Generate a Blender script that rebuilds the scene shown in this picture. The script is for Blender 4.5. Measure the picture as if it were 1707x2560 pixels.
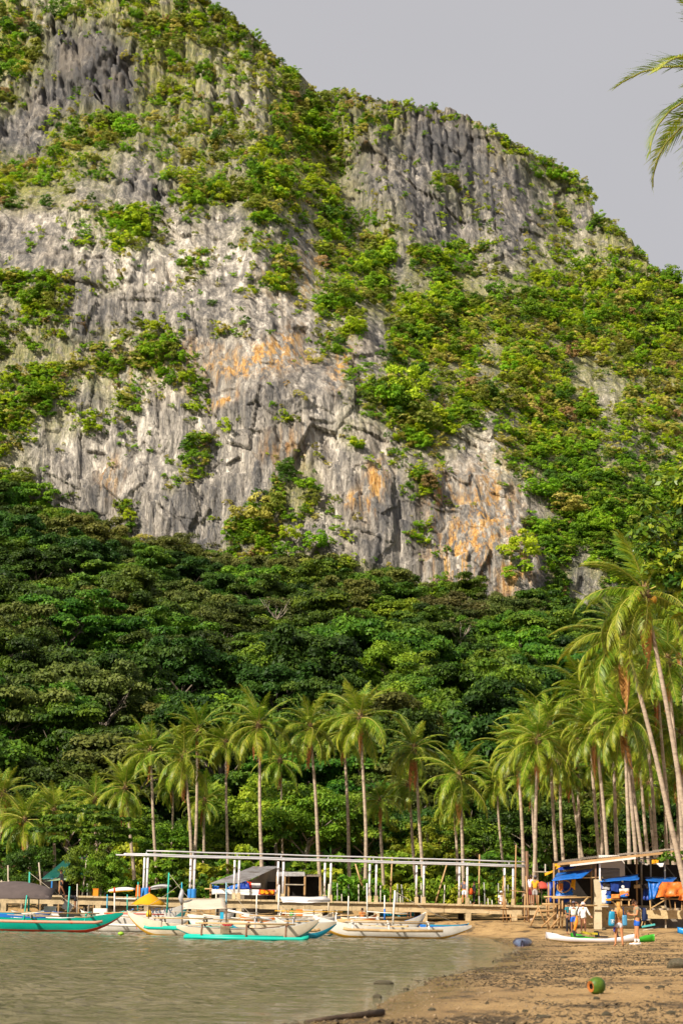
import bpy, bmesh, math, random
import numpy as np
from mathutils import Vector, Matrix, Euler

for o in list(bpy.data.objects):
    bpy.data.objects.remove(o)
SC = bpy.context.scene
COL = SC.collection
R = math.radians

# ------------------------------------------------------------------ camera
W0, H0, FP = 1707.0, 2560.0, 5000.0            # photograph size and focal length in its pixels
PITCH, ROLL, CAMZ = math.atan(1000.0 / 5000.0), R(1.0), 1.3
CAM = np.array([0.0, 0.0, CAMZ])
_F = np.array([0, math.cos(PITCH), math.sin(PITCH)])
_R0 = np.array([1.0, 0, 0])
_U0 = np.array([0, -math.sin(PITCH), math.cos(PITCH)])
_RR = math.cos(ROLL) * _R0 + math.sin(ROLL) * _U0
_UU = -math.sin(ROLL) * _R0 + math.cos(ROLL) * _U0
cd = bpy.data.cameras.new('camera')
cam = bpy.data.objects.new('camera', cd)
COL.objects.link(cam)
cam.matrix_world = Matrix(((_RR[0], _UU[0], -_F[0], 0), (_RR[1], _UU[1], -_F[1], 0),
                           (_RR[2], _UU[2], -_F[2], CAMZ), (0, 0, 0, 1)))
cd.sensor_fit = 'VERTICAL'
cd.sensor_height = 36.0
cd.lens = 36.0 * FP / H0
cd.clip_start, cd.clip_end = 0.5, 6000.0
cd.dof.use_dof = True
cd.dof.focus_distance = 125.0
cd.dof.aperture_fstop = 3.2
SC.camera = cam

# ------------------------------------------------------------------ sky, sun, exposure
SUN_EL, SUN_AZ = R(36), R(-137)                 # azimuth from +Y, clockwise: behind the camera, to its left
world = bpy.data.worlds.new('World')
SC.world = world
world.use_nodes = True
wn, wl = world.node_tree.nodes, world.node_tree.links
wn.clear()
wo = wn.new('ShaderNodeOutputWorld')
bg = wn.new('ShaderNodeBackground')
bg.inputs['Strength'].default_value = 0.0665
sky = wn.new('ShaderNodeTexSky')
sky.sky_type = 'NISHITA'
sky.sun_disc = False
sky.sun_elevation = SUN_EL
sky.sun_rotation = SUN_AZ
cl = wn.new('ShaderNodeTexNoise')
cl.inputs['Scale'].default_value = 2.2
cl.inputs['Detail'].default_value = 4
ramp = wn.new('ShaderNodeMix')
ramp.data_type = 'RGBA'
ramp.inputs[6].default_value = (4.75, 4.68, 4.95, 1)
ramp.inputs[7].default_value = (6.3, 6.15, 6.25, 1)
mx = wn.new('ShaderNodeMix')
mx.data_type = 'RGBA'
mx.inputs[0].default_value = 0.93
wl.new(cl.outputs['Fac'], ramp.inputs[0])
wl.new(sky.outputs['Color'], mx.inputs[6])
wl.new(ramp.outputs[2], mx.inputs[7])
wl.new(mx.outputs[2], bg.inputs['Color'])
wl.new(bg.outputs[0], wo.inputs['Surface'])
sd = bpy.data.lights.new('sun', 'SUN')
sd.energy = 5.0
sd.angle = R(0.6)
sd.color = (1.0, 0.90, 0.75)
sun = bpy.data.objects.new('sun', sd)
COL.objects.link(sun)
SUN_DIR = Vector((math.sin(SUN_AZ) * math.cos(SUN_EL), math.cos(SUN_AZ) * math.cos(SUN_EL), math.sin(SUN_EL)))
sun.rotation_euler = SUN_DIR.to_track_quat('Z', 'Y').to_euler()
sun.location = (0, -30, 80)
SC.view_settings.view_transform = 'Standard'
SC.view_settings.look = 'None'
SC.view_settings.exposure = 0.60
SC.view_settings.gamma = 1.0
SC.view_settings.use_curve_mapping = False
SC.cycles.max_bounces = 5
SC.cycles.diffuse_bounces = 2
SC.cycles.transmission_bounces = 3
SC.cycles.use_adaptive_sampling = True
SC.cycles.adaptive_threshold = 0.03
SC.cycles.transparent_max_bounces = 8
SC.cycles.use_denoising = True
SC.cycles.sample_clamp_indirect = 4.0


def at(px, py, d):
    """world point of photograph pixel (px, py) at distance d along Y"""
    v = _F * FP + _RR * (px - W0 / 2) + _UU * (H0 / 2 - py)
    return CAM + v * (d / v[1])


def at_np(px, py, d):
    v = _F[None] * FP + _RR[None] * (px - W0 / 2)[:, None] + _UU[None] * (H0 / 2 - py)[:, None]
    return CAM[None] + v * (d / v[:, 1])[:, None]


def V3(p):
    return Vector((float(p[0]), float(p[1]), float(p[2])))


# ------------------------------------------------------------------ noise (numpy)
def _hash(ix, iy, seed):
    h = (ix.astype(np.int64) * 374761393 + iy.astype(np.int64) * 668265263 + seed * 974634777) & 0xFFFFFFFF
    h = ((h ^ (h >> 13)) * 1274126177) & 0xFFFFFFFF
    h = (h ^ (h >> 16)) & 0xFFFFFFFF
    return h.astype(np.float64) / 4294967295.0


def vnoise(x, y, seed=0):
    x, y = np.asarray(x, float), np.asarray(y, float)
    ix, iy = np.floor(x), np.floor(y)
    fx, fy = x - ix, y - iy
    fx, fy = fx * fx * fx * (fx * (fx * 6 - 15) + 10), fy * fy * fy * (fy * (fy * 6 - 15) + 10)
    a, b = _hash(ix, iy, seed), _hash(ix + 1, iy, seed)
    c, d = _hash(ix, iy + 1, seed), _hash(ix + 1, iy + 1, seed)
    return (a + (b - a) * fx) * (1 - fy) + (c + (d - c) * fx) * fy


def fbm(x, y, seed=0, oct=4, gain=0.5):
    s, a, t = 0, 1.0, 0
    for i in range(oct):
        s = s + a * vnoise(x * 2 ** i + 17.3 * i, y * 2 ** i - 9.1 * i, seed + i)
        t += a
        a *= gain
    return s / t                                 # 0..1


def ridged(x, y, seed=0, oct=3):
    s, a, t = 0, 1.0, 0
    for i in range(oct):
        s = s + a * (1 - np.abs(2 * vnoise(x * 2 ** i + 5.7 * i, y * 2 ** i, seed + i) - 1))
        t += a
        a *= 0.5
    return s / t


def cellular(x, y, seed=0):
    """piecewise-constant cells with uneven borders: value of nearest jittered point"""
    x, y = np.asarray(x, float), np.asarray(y, float)
    ix, iy = np.floor(x), np.floor(y)
    best = np.full(x.shape, 1e9)
    val = np.zeros(x.shape)
    for dx in (-1, 0, 1):
        for dy in (-1, 0, 1):
            cx, cy = ix + dx, iy + dy
            jx, jy = cx + _hash(cx, cy, seed), cy + _hash(cx, cy, seed + 7)
            d = (jx - x) ** 2 + (jy - y) ** 2
            m = d < best
            best = np.where(m, d, best)
            val = np.where(m, _hash(cx, cy, seed + 13), val)
    return val


# ------------------------------------------------------------------ mesh helpers
def np_mesh(name, verts, quads, attrs=None, smooth=False, mats=(), midx=None):
    verts, quads = np.asarray(verts, np.float32), np.asarray(quads, np.int32)
    n = quads.shape[1]
    me = bpy.data.meshes.new(name)
    me.vertices.add(len(verts))
    me.vertices.foreach_set('co', verts.ravel())
    me.loops.add(quads.size)
    me.loops.foreach_set('vertex_index', quads.ravel())
    me.polygons.add(len(quads))
    me.polygons.foreach_set('loop_start', np.arange(0, quads.size, n, dtype=np.int32))
    for m in mats:
        me.materials.append(m)
    if midx is not None:
        me.polygons.foreach_set('material_index', np.asarray(midx, np.int32))
    me.update(calc_edges=True)
    for k, (dom, a) in (attrs or {}).items():
        at_ = me.attributes.new(k, 'FLOAT', dom)
        at_.data.foreach_set('value', np.asarray(a, np.float32).ravel())
    if smooth:
        me.polygons.foreach_set('use_smooth', np.ones(len(quads), bool))
    me.update()
    return me


def link(name, me, parent=None):
    o = bpy.data.objects.new(name, me)
    COL.objects.link(o)
    if parent is not None:
        o.parent = parent
    return o


def tag(o, label=None, cat=None, group=None, kind=None):
    if label:
        o['label'] = label
    if cat:
        o['category'] = cat
    if group:
        o['group'] = group
    if kind:
        o['kind'] = kind
    return o


def empty(name, loc=(0, 0, 0), rz=0, label=None, cat=None, group=None):
    o = bpy.data.objects.new(name, None)
    COL.objects.link(o)
    o.location = loc
    o.rotation_euler = (0, 0, rz)
    o.empty_display_size = 0.2
    return tag(o, label, cat, group)


class MB:
    """collects boxes, tubes and sheets; build() links them as one mesh object"""

    def __init__(self):
        self.v, self.f, self.m = [], [], []

    def add(self, vs, fs, mi=0):
        b = len(self.v)
        self.v += [tuple(p) for p in vs]
        self.f += [tuple(i + b for i in f) for f in fs]
        self.m += [mi] * len(fs)
        return self

    def box(self, c, s, rot=None, mi=0, taper=1.0):
        hx, hy, hz = s[0] / 2, s[1] / 2, s[2] / 2
        vs = []
        for z, t in ((-hz, 1.0), (hz, taper)):
            for x, y in ((-hx, -hy), (hx, -hy), (hx, hy), (-hx, hy)):
                vs.append(Vector((x * t, y * t, z)))
        if rot is not None:
            m = rot if isinstance(rot, Matrix) else Euler(rot).to_matrix()
            vs = [m @ v for v in vs]
        c = Vector(c)
        return self.add([v + c for v in vs], [(3, 2, 1, 0), (4, 5, 6, 7), (0, 1, 5, 4), (1, 2, 6, 5), (2, 3, 7, 6), (3, 0, 4, 7)], mi)

    def bar(self, a, b, w, h=None, mi=0):
        a, b = V3(a), V3(b)
        d = b - a
        q = d.to_track_quat('Z', 'Y').to_matrix()
        return self.box((a + b) / 2, (w, h or w, d.length), q, mi)

    def tube(self, pts, rad, n=8, mi=0, cap=True):
        pts = [V3(p) for p in pts]
        k = len(pts)
        if not hasattr(rad, '__len__'):
            rad = [rad] * k
        vs, fs = [], []
        up = None
        for i, p in enumerate(pts):
            t = (pts[min(i + 1, k - 1)] - pts[max(i - 1, 0)])
            if t.length < 1e-9:
                t = Vector((0, 0, 1))
            t.normalize()
            if up is None:
                up = Vector((1, 0, 0)) if abs(t.x) < 0.9 else Vector((0, 1, 0))
            a = (up - t * up.dot(t))
            if a.length < 1e-6:
                a = t.orthogonal()
            a.normalize()
            up = a
            b = t.cross(a)
            for j in range(n):
                th = 2 * math.pi * j / n
                vs.append(p + (a * math.cos(th) + b * math.sin(th)) * rad[i])
        for i in range(k - 1):
            for j in range(n):
                j2 = (j + 1) % n
                fs.append((i * n + j, i * n + j2, (i + 1) * n + j2, (i + 1) * n + j))
        if cap:
            fs.append(tuple(range(n - 1, -1, -1)))
            fs.append(tuple(range((k - 1) * n, k * n)))
        return self.add(vs, fs, mi)

    def sheet(self, grid, th=0.01, mi=0, mfun=None):
        """grid[i][j] of points -> a thin closed sheet"""
        g = [[V3(p) for p in row] for row in grid]
        n, m = len(g), len(g[0])
        nor = []
        for i in range(n):
            for j in range(m):
                du = g[min(i + 1, n - 1)][j] - g[max(i - 1, 0)][j]
                dv = g[i][min(j + 1, m - 1)] - g[i][max(j - 1, 0)]
                c = du.cross(dv)
                nor.append(c.normalized() if c.length > 1e-12 else Vector((0, 0, 1)))
        top = [g[i][j] + nor[i * m + j] * th / 2 for i in range(n) for j in range(m)]
        bot = [g[i][j] - nor[i * m + j] * th / 2 for i in range(n) for j in range(m)]
        N = n * m
        b0 = len(self.v)
        self.v += [tuple(p) for p in top + bot]
        for i in range(n - 1):
            for j in range(m - 1):
                a, b, c, d = i * m + j, (i + 1) * m + j, (i + 1) * m + j + 1, i * m + j + 1
                k = mfun(i, j) if mfun else mi
                self.f += [tuple(b0 + q for q in (a, b, c, d)), tuple(b0 + N + q for q in (d, c, b, a))]
                self.m += [k, k]
        for i in range(n - 1):
            for j, s in ((0, 1), (m - 1, -1)):
                a, b = i * m + j, (i + 1) * m + j
                q = (a, a + N, b + N, b) if s > 0 else (b, b + N, a + N, a)
                self.f.append(tuple(b0 + x for x in q))
                self.m.append(mi)
        for j in range(m - 1):
            for i, s in ((0, 1), (n - 1, -1)):
                a, b = i * m + j, i * m + j + 1
                q = (b, b + N, a + N, a) if s > 0 else (a, a + N, b + N, b)
                self.f.append(tuple(b0 + x for x in q))
                self.m.append(mi)
        return self

    def lathe(self, prof, n=12, c=(0, 0, 0), mi=0):
        """prof: list of (r, z)"""
        c = Vector(c)
        vs, fs = [], []
        for r, z in prof:
            for j in range(n):
                th = 2 * math.pi * j / n
                vs.append(c + Vector((r * math.cos(th), r * math.sin(th), z)))
        for i in range(len(prof) - 1):
            for j in range(n):
                j2 = (j + 1) % n
                fs.append((i * n + j, i * n + j2, (i + 1) * n + j2, (i + 1) * n + j))
        fs.append(tuple(range(n - 1, -1, -1)))
        fs.append(tuple(range((len(prof) - 1) * n, len(prof) * n)))
        return self.add(vs, fs, mi)

    def mesh(self, name, mats, smooth=False):
        me = bpy.data.meshes.new(name)
        me.from_pydata(self.v, [], self.f)
        for m in (mats if isinstance(mats, (list, tuple)) else [mats]):
            me.materials.append(m)
        me.polygons.foreach_set('material_index', np.array(self.m, np.int32))
        if smooth:
            me.polygons.foreach_set('use_smooth', np.ones(len(self.f), bool))
        me.update()
        return me

    def build(self, name, mats, parent=None, smooth=False):
        return link(name, self.mesh(name, mats, smooth), parent)


# ------------------------------------------------------------------ materials
MATS = {}


def _nt(name):
    m = bpy.data.materials.new(name)
    m.use_nodes = True
    return m, m.node_tree.nodes, m.node_tree.links, m.node_tree.nodes['Principled BSDF']


def mat(name, col, rough=0.7, var=0.25, scale=3.0, bump=0.0, bscale=None, spec=0.3, metal=0.0, stretch=None, dirt=None, trans=0.0):
    """painted / natural surface: noise-varied base colour, optional dirt blotches and relief"""
    if name in MATS:
        return MATS[name]
    m, n, l, b = _nt(name)
    b.inputs['Roughness'].default_value = rough
    b.inputs['Specular IOR Level'].default_value = spec
    b.inputs['Metallic'].default_value = metal
    tc = n.new('ShaderNodeTexCoord')
    mp = n.new('ShaderNodeMapping')
    if stretch:
        mp.inputs['Scale'].default_value = stretch
    l.new(tc.outputs['Object'], mp.inputs[0])
    no = n.new('ShaderNodeTexNoise')
    no.inputs['Scale'].default_value = scale
    no.inputs['Detail'].default_value = 6
    no.inputs['Roughness'].default_value = 0.65
    l.new(mp.outputs[0], no.inputs['Vector'])
    cr = n.new('ShaderNodeValToRGB')
    cr.color_ramp.elements[0].position = 0.3
    cr.color_ramp.elements[1].position = 0.72
    cr.color_ramp.elements[0].color = tuple(max(0, c * (1 - var)) for c in col) + (1,)
    cr.color_ramp.elements[1].color = tuple(min(1, c * (1 + var * 0.7)) for c in col) + (1,)
    l.new(no.outputs['Fac'], cr.inputs[0])
    out = cr.outputs[0]
    if dirt:
        n2 = n.new('ShaderNodeTexNoise')
        n2.inputs['Scale'].default_value = dirt[1]
        n2.inputs['Detail'].default_value = 8
        n2.inputs['Roughness'].default_value = 0.7
        l.new(mp.outputs[0], n2.inputs['Vector'])
        r2 = n.new('ShaderNodeValToRGB')
        r2.color_ramp.elements[0].position = 0.5
        r2.color_ramp.elements[1].position = 0.68
        l.new(n2.outputs['Fac'], r2.inputs[0])
        mu = n.new('ShaderNodeMath')
        mu.operation = 'MULTIPLY'
        mu.inputs[1].default_value = dirt[2]
        l.new(r2.outputs[0], mu.inputs[0])
        mi = n.new('ShaderNodeMix')
        mi.data_type = 'RGBA'
        l.new(mu.outputs[0], mi.inputs[0])
        l.new(out, mi.inputs[6])
        mi.inputs[7].default_value = tuple(dirt[0]) + (1,)
        out = mi.outputs[2]
    l.new(out, b.inputs['Base Color'])
    if bump:
        nb = n.new('ShaderNodeTexNoise')
        nb.inputs['Scale'].default_value = bscale or scale * 4
        nb.inputs['Detail'].default_value = 5
        l.new(mp.outputs[0], nb.inputs['Vector'])
        bp = n.new('ShaderNodeBump')
        bp.inputs['Strength'].default_value = bump
        bp.inputs['Distance'].default_value = 0.05
        l.new(nb.outputs['Fac'], bp.inputs['Height'])
        l.new(bp.outputs[0], b.inputs['Normal'])
    if trans:
        tr = n.new('ShaderNodeBsdfTranslucent')
        l.new(out, tr.inputs['Color'])
        ms = n.new('ShaderNodeMixShader')
        ms.inputs[0].default_value = trans
        l.new(b.outputs[0], ms.inputs[1])
        l.new(tr.outputs[0], ms.inputs[2])
        l.new(ms.outputs[0], n['Material Output'].inputs['Surface'])
    MATS[name] = m
    return m


def leaf_mat(name, c1, c2, c3, trans=0.25, rough=0.55, spec=0.25, objvar=0.22):
    """foliage: leaf colour between three tones by the per-leaf attribute v, each plant a little different"""
    if name in MATS:
        return MATS[name]
    m, n, l, b = _nt(name)
    a = n.new('ShaderNodeAttribute')
    a.attribute_name = 'v'
    cr = n.new('ShaderNodeValToRGB')
    cr.color_ramp.elements[0].color = tuple(c1) + (1,)
    cr.color_ramp.elements[0].position = 0.05
    cr.color_ramp.elements[1].color = tuple(c3) + (1,)
    cr.color_ramp.elements[1].position = 0.95
    e = cr.color_ramp.elements.new(0.5)
    e.color = tuple(c2) + (1,)
    l.new(a.outputs['Fac'], cr.inputs[0])
    oi = n.new('ShaderNodeObjectInfo')
    hs = n.new('ShaderNodeHueSaturation')
    mr = n.new('ShaderNodeMapRange')
    mr.inputs[3].default_value = 1 - objvar
    mr.inputs[4].default_value = 1 + objvar * 1.3
    l.new(oi.outputs['Random'], mr.inputs[0])
    l.new(mr.outputs[0], hs.inputs['Value'])
    mh = n.new('ShaderNodeMath')
    mh.operation = 'MULTIPLY'
    mh.inputs[1].default_value = 7.31
    fr = n.new('ShaderNodeMath')
    fr.operation = 'FRACT'
    l.new(oi.outputs['Random'], mh.inputs[0])
    l.new(mh.outputs[0], fr.inputs[0])
    m2 = n.new('ShaderNodeMapRange')
    m2.inputs[3].default_value = 0.5 - objvar * 0.13
    m2.inputs[4].default_value = 0.5 + objvar * 0.10
    l.new(fr.outputs[0], m2.inputs[0])
    l.new(m2.outputs[0], hs.inputs['Hue'])
    l.new(cr.outputs[0], hs.inputs['Color'])
    l.new(hs.outputs[0], b.inputs['Base Color'])
    b.inputs['Roughness'].default_value = rough
    b.inputs['Specular IOR Level'].default_value = spec
    tr = n.new('ShaderNodeBsdfTranslucent')
    l.new(hs.outputs[0], tr.inputs['Color'])
    ms = n.new('ShaderNodeMixShader')
    ms.inputs[0].default_value = trans
    l.new(b.outputs[0], ms.inputs[1])
    l.new(tr.outputs[0], ms.inputs[2])
    l.new(ms.outputs[0], n['Material Output'].inputs['Surface'])
    MATS[name] = m
    return m

# ================================================================== TERRAIN
_SD = np.array([-60, 0, 15, 22, 27, 33, 42, 54, 70, 90, 110, 122, 130, 136, 141, 145, 200])
_SX = np.array([-6, -4.0, -1.8, -0.55, 0.35, 1.1, 2.05, 4.3, 6.1, 7.7, 8.6, 8.0, 5.5, 2.0, -12, -70, -260])


def beach_z(x, y):
    x, y = np.asarray(x, float), np.asarray(y, float)
    xs = np.interp(y, _SD, _SX)
    s = x - xs + 0.5 * (fbm(x * 0.35, y * 0.18, 3, 3) - 0.5)
    up = 0.30 * (1 - np.exp(-np.maximum(s, 0) * 0.16)) + 0.008 * np.maximum(s, 0)
    dn = np.maximum(np.minimum(s, 0) * 0.055, -1.6)
    h = up + dn
    h = h + np.clip((y - 104) * 0.022, 0, 0.7) * np.clip(s / 4, 0, 1)
    h = h + np.clip((y - 150) * 0.03, 0, 1.2) * np.clip(s / 4, 0, 1)
    h = h + 0.05 * (fbm(x * 0.6, y * 0.25, 11, 4) - 0.5) * np.clip(s + 0.5, 0, 1)
    return h


def bz(x, y):
    return float(beach_z(np.array([x]), np.array([y]))[0])


def ground_at(px, py):
    """where the ray through a photograph pixel meets the beach"""
    d = 20.0
    for d in np.arange(14, 190, 0.25):
        p = at(px, py, d)
        if p[2] <= max(0.0, bz(p[0], p[1])):
            break
    return V3((p[0], p[1], max(0.0, bz(p[0], p[1]))))


def hill_z(x, y):
    x, y = np.asarray(x, float), np.asarray(y, float)
    zb = np.interp(x, [-120, -73, -30, 21, 74, 140], [92, 83, 70, 60, 57, 54])
    t = np.clip((y - 172) / 258.0, 0, 2)
    zb = zb * 0.94
    z = 1.6 + zb * (0.86 * t + 0.14 * t * t)
    z = z + 5.0 * (fbm(x / 45.0, y / 45.0, 21, 3) - 0.5) * np.clip(t * 6, 0, 1)
    return z


def hz(x, y):
    return float(hill_z(np.array([x]), np.array([y]))[0])


# --- materials of the setting
def sand_material():
    m, n, l, b = _nt('sand')
    tc = n.new('ShaderNodeNewGeometry')
    sx = n.new('ShaderNodeSeparateXYZ')
    l.new(tc.outputs['Position'], sx.inputs[0])
    n1 = n.new('ShaderNodeTexNoise')
    n1.inputs['Scale'].default_value = 0.9
    n1.inputs['Detail'].default_value = 10
    n1.inputs['Roughness'].default_value = 0.72
    mp = n.new('ShaderNodeMapping')
    mp.inputs['Scale'].default_value = (1.0, 0.35, 1.0)
    l.new(tc.outputs['Position'], mp.inputs[0])
    l.new(mp.outputs[0], n1.inputs['Vector'])
    cr = n.new('ShaderNodeValToRGB')
    els = cr.color_ramp.elements
    els[0].position, els[0].color = 0.39, (0.11, 0.075, 0.038, 1)
    els[1].position, els[1].color = 0.66, (0.56, 0.385, 0.18, 1)
    e = els.new(0.47)
    e.color = (0.41, 0.265, 0.115, 1)
    l.new(n1.outputs['Fac'], cr.inputs[0])
    n2 = n.new('ShaderNodeTexNoise')
    n2.inputs['Scale'].default_value = 22
    n2.inputs['Detail'].default_value = 6
    n2.inputs['Roughness'].default_value = 0.8
    l.new(tc.outputs['Position'], n2.inputs['Vector'])
    c2 = n.new('ShaderNodeValToRGB')
    c2.color_ramp.elements[0].position, c2.color_ramp.elements[0].color = 0.36, (0.30, 0.27, 0.24, 1)
    c2.color_ramp.elements[1].position, c2.color_ramp.elements[1].color = 0.56, (1.1, 1.06, 1.0, 1)
    l.new(n2.outputs['Fac'], c2.inputs[0])
    mu = n.new('ShaderNodeMix')
    mu.data_type = 'RGBA'
    mu.blend_type = 'MULTIPLY'
    mu.inputs[0].default_value = 0.85
    l.new(cr.outputs[0], mu.inputs[6])
    l.new(c2.outputs[0], mu.inputs[7])
    # wet band by height above the water
    wet = n.new('ShaderNodeMapRange')
    wet.inputs[1].default_value = 0.11
    wet.inputs[2].default_value = 0.03
    wet.inputs[3].default_value = 0.0
    wet.inputs[4].default_value = 1.0
    l.new(sx.outputs['Z'], wet.inputs[0])
    wm = n.new('ShaderNodeMix')
    wm.data_type = 'RGBA'
    wm.blend_type = 'MULTIPLY'
    l.new(wet.outputs[0], wm.inputs[0])
    l.new(mu.outputs[2], wm.inputs[6])
    wm.inputs[7].default_value = (0.62, 0.60, 0.58, 1)
    l.new(wm.outputs[2], b.inputs['Base Color'])
    rr = n.new('ShaderNodeMapRange')
    rr.inputs[3].default_value = 0.92
    rr.inputs[4].default_value = 0.16
    l.new(wet.outputs[0], rr.inputs[0])
    l.new(rr.outputs[0], b.inputs['Roughness'])
    b.inputs['Specular IOR Level'].default_value = 0.35
    bp = n.new('ShaderNodeBump')
    bp.inputs['Strength'].default_value = 0.75
    bp.inputs['Distance'].default_value = 0.05
    ad = n.new('ShaderNodeMath')
    ad.operation = 'ADD'
    l.new(n1.outputs['Fac'], ad.inputs[0])
    l.new(n2.outputs['Fac'], ad.inputs[1])
    l.new(ad.outputs[0], bp.inputs['Height'])
    l.new(bp.outputs[0], b.inputs['Normal'])
    return m


def water_material():
    m, n, l, b = _nt('sea_water')
    b.inputs['Base Color'].default_value = (0.115, 0.098, 0.052, 1)
    b.inputs['Roughness'].default_value = 0.07
    b.inputs['IOR'].default_value = 1.33
    tc = n.new('ShaderNodeNewGeometry')
    mp = n.new('ShaderNodeMapping')
    mp.inputs['Scale'].default_value = (1.2, 2.2, 1.0)
    l.new(tc.outputs['Position'], mp.inputs[0])
    n1 = n.new('ShaderNodeTexNoise')
    n1.inputs['Scale'].default_value = 1.6
    n1.inputs['Detail'].default_value = 5
    n1.inputs['Roughness'].default_value = 0.6
    l.new(mp.outputs[0], n1.inputs['Vector'])
    bp = n.new('ShaderNodeBump')
    bp.inputs['Strength'].default_value = 1.0
    bp.inputs['Distance'].default_value = 0.26
    l.new(n1.outputs['Fac'], bp.inputs['Height'])
    l.new(bp.outputs[0], b.inputs['Normal'])
    # silt stirred up in clouds
    n2 = n.new('ShaderNodeTexNoise')
    n2.inputs['Scale'].default_value = 0.12
    n2.inputs['Detail'].default_value = 3
    l.new(tc.outputs['Position'], n2.inputs['Vector'])
    cr = n.new('ShaderNodeValToRGB')
    cr.color_ramp.elements[0].color = (0.112, 0.104, 0.056, 1)
    cr.color_ramp.elements[1].color = (0.190, 0.160, 0.090, 1)
    l.new(n2.outputs['Fac'], cr.inputs[0])
    l.new(cr.outputs[0], b.inputs['Base Color'])
    return m


def grid_mesh(name, xs, ys, zf, mats, smooth=True):
    X, Y = np.meshgrid(xs, ys)
    Z = zf(X.ravel(), Y.ravel())
    v = np.stack([X.ravel(), Y.ravel(), Z], 1)
    nx, ny = len(xs), len(ys)
    i = np.arange(ny - 1)[:, None] * nx + np.arange(nx - 1)[None]
    q = np.stack([i, i + 1, i + nx + 1, i + nx], -1).reshape(-1, 4)
    return np_mesh(name, v, q, smooth=smooth, mats=mats)


# beach: fine near the camera's strip, coarse away from it
_xs = np.concatenate([np.linspace(-260, -30, 40)[:-1], np.linspace(-30, -4, 60)[:-1], np.linspace(-4, 16, 210)[:-1], np.linspace(16, 40, 60)[:-1], np.linspace(40, 260, 40)])
_ys = np.concatenate([np.linspace(-60, 12, 40)[:-1], np.geomspace(12, 175, 330)])
me = grid_mesh('beach', _xs, _ys, beach_z, [sand_material()])
tag(link('beach', me), kind='structure')


def wave_z(x, y):
    a = np.clip((y - 8) / 10, 0, 1)
    sh = np.clip(-(beach_z(x, y)) * 6.0, 0.05, 1.0)
    w = 0.10 * (fbm(x * 0.55 + 0.25 * y, y * 0.95, 31, 2) - 0.5) + 0.085 * (ridged(x * 0.9 - 0.2 * y, y * 1.9, 37, 2) - 0.6)
    w = w + 0.040 * (ridged(x * 2.6, y * 4.2, 41, 2) - 0.6)
    return w * sh * a


_xs = np.concatenate([np.linspace(-3000, -40, 30)[:-1], np.linspace(-40, -24, 60)[:-1], np.linspace(-24, 11, 300)[:-1], np.linspace(11, 3000, 25)])
_ys = np.concatenate([np.linspace(-3000, 16, 40)[:-1], np.geomspace(16, 150, 470)])
me = grid_mesh('sea', _xs, _ys, wave_z, [water_material()])
tag(link('sea', me), kind='structure')

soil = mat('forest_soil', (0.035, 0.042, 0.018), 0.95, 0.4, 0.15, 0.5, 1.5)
_xs = np.linspace(-420, 420, 190)
_ys = np.concatenate([np.linspace(160, 460, 110), np.linspace(465, 900, 20)])
me = grid_mesh('hillside', _xs, _ys, lambda x, y: np.where(y < 175, np.minimum(hill_z(x, y), beach_z(x, y) - 0.1 + (y - 160) * 0.09), hill_z(x, y)), [soil])
tag(link('hillside', me), kind='structure')

# ------------------------------------------------------------------ the limestone cliff
VEG = [
 "745676746600000000000000000000",
 "752325777676500000000000000000",
 "852112675665400000000000000000",
 "432211566555753300000000000000",
 "511322555434786435200000000000",
 "105676656554887454113500000000",
 "327764455666687533111266000000",
 "776452255547776322212225760000",
 "665232127758765422152213350000",
 "112457523225547443123212515500",
 "121336422234326564211313435660",
 "212212214212525772765324555567",
 "655232122123535674476456666678",
 "364111111111127555887667777778",
 "354243431331113517877666777778",
 "555454641110014216677566566666",
 "465453343000011335554477655556",
 "564235213000111367547657763555",
 "635422101211312347865347664565",
 "423102114201112413753257663345",
 "431011024111241113231356665554",
 "721100031001551001500124677667",
 "941114000234553000121001577778",
 "986210001066211201400015667778",
 "999986653444332201120001636777",
 "999999888877777654200000625677",
 "999999999999888888760000624667",
 "999999999999999999999888777777",
]
CELL = 56.9


def veg_at(px, py):
    A = np.array([[int(c) for c in r] for r in VEG], float)
    gx, gy = np.clip(px / CELL - 0.5, 0, 28.99), np.clip(py / CELL - 0.5, 0, len(VEG) - 1.01)
    ix, iy = gx.astype(int), gy.astype(int)
    fx, fy = gx - ix, gy - iy
    return (A[iy, ix] * (1 - fx) + A[iy, ix + 1] * fx) * (1 - fy) + (A[iy + 1, ix] * (1 - fx) + A[iy + 1, ix + 1] * fx) * fy


_CX = np.array([-600, -60, 200, 350, 480, 495, 566, 610, 675, 708, 762, 789, 860, 925, 1012, 1089, 1176, 1230, 1306, 1383, 1426, 1466, 1476, 1484, 1524, 1579, 1611, 1707, 1900, 2300], float)
_CY = np.array([-60, -330, -300, -150, -15, 5, 49, 82, 120, 152, 190, 223, 223, 256, 267, 288, 305, 337, 376, 408, 435, 470, 500, 540, 561, 610, 653, 724, 860, 1130], float)
_CX = np.maximum.accumulate(_CX + np.arange(len(_CX)) * 1e-3)
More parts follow.
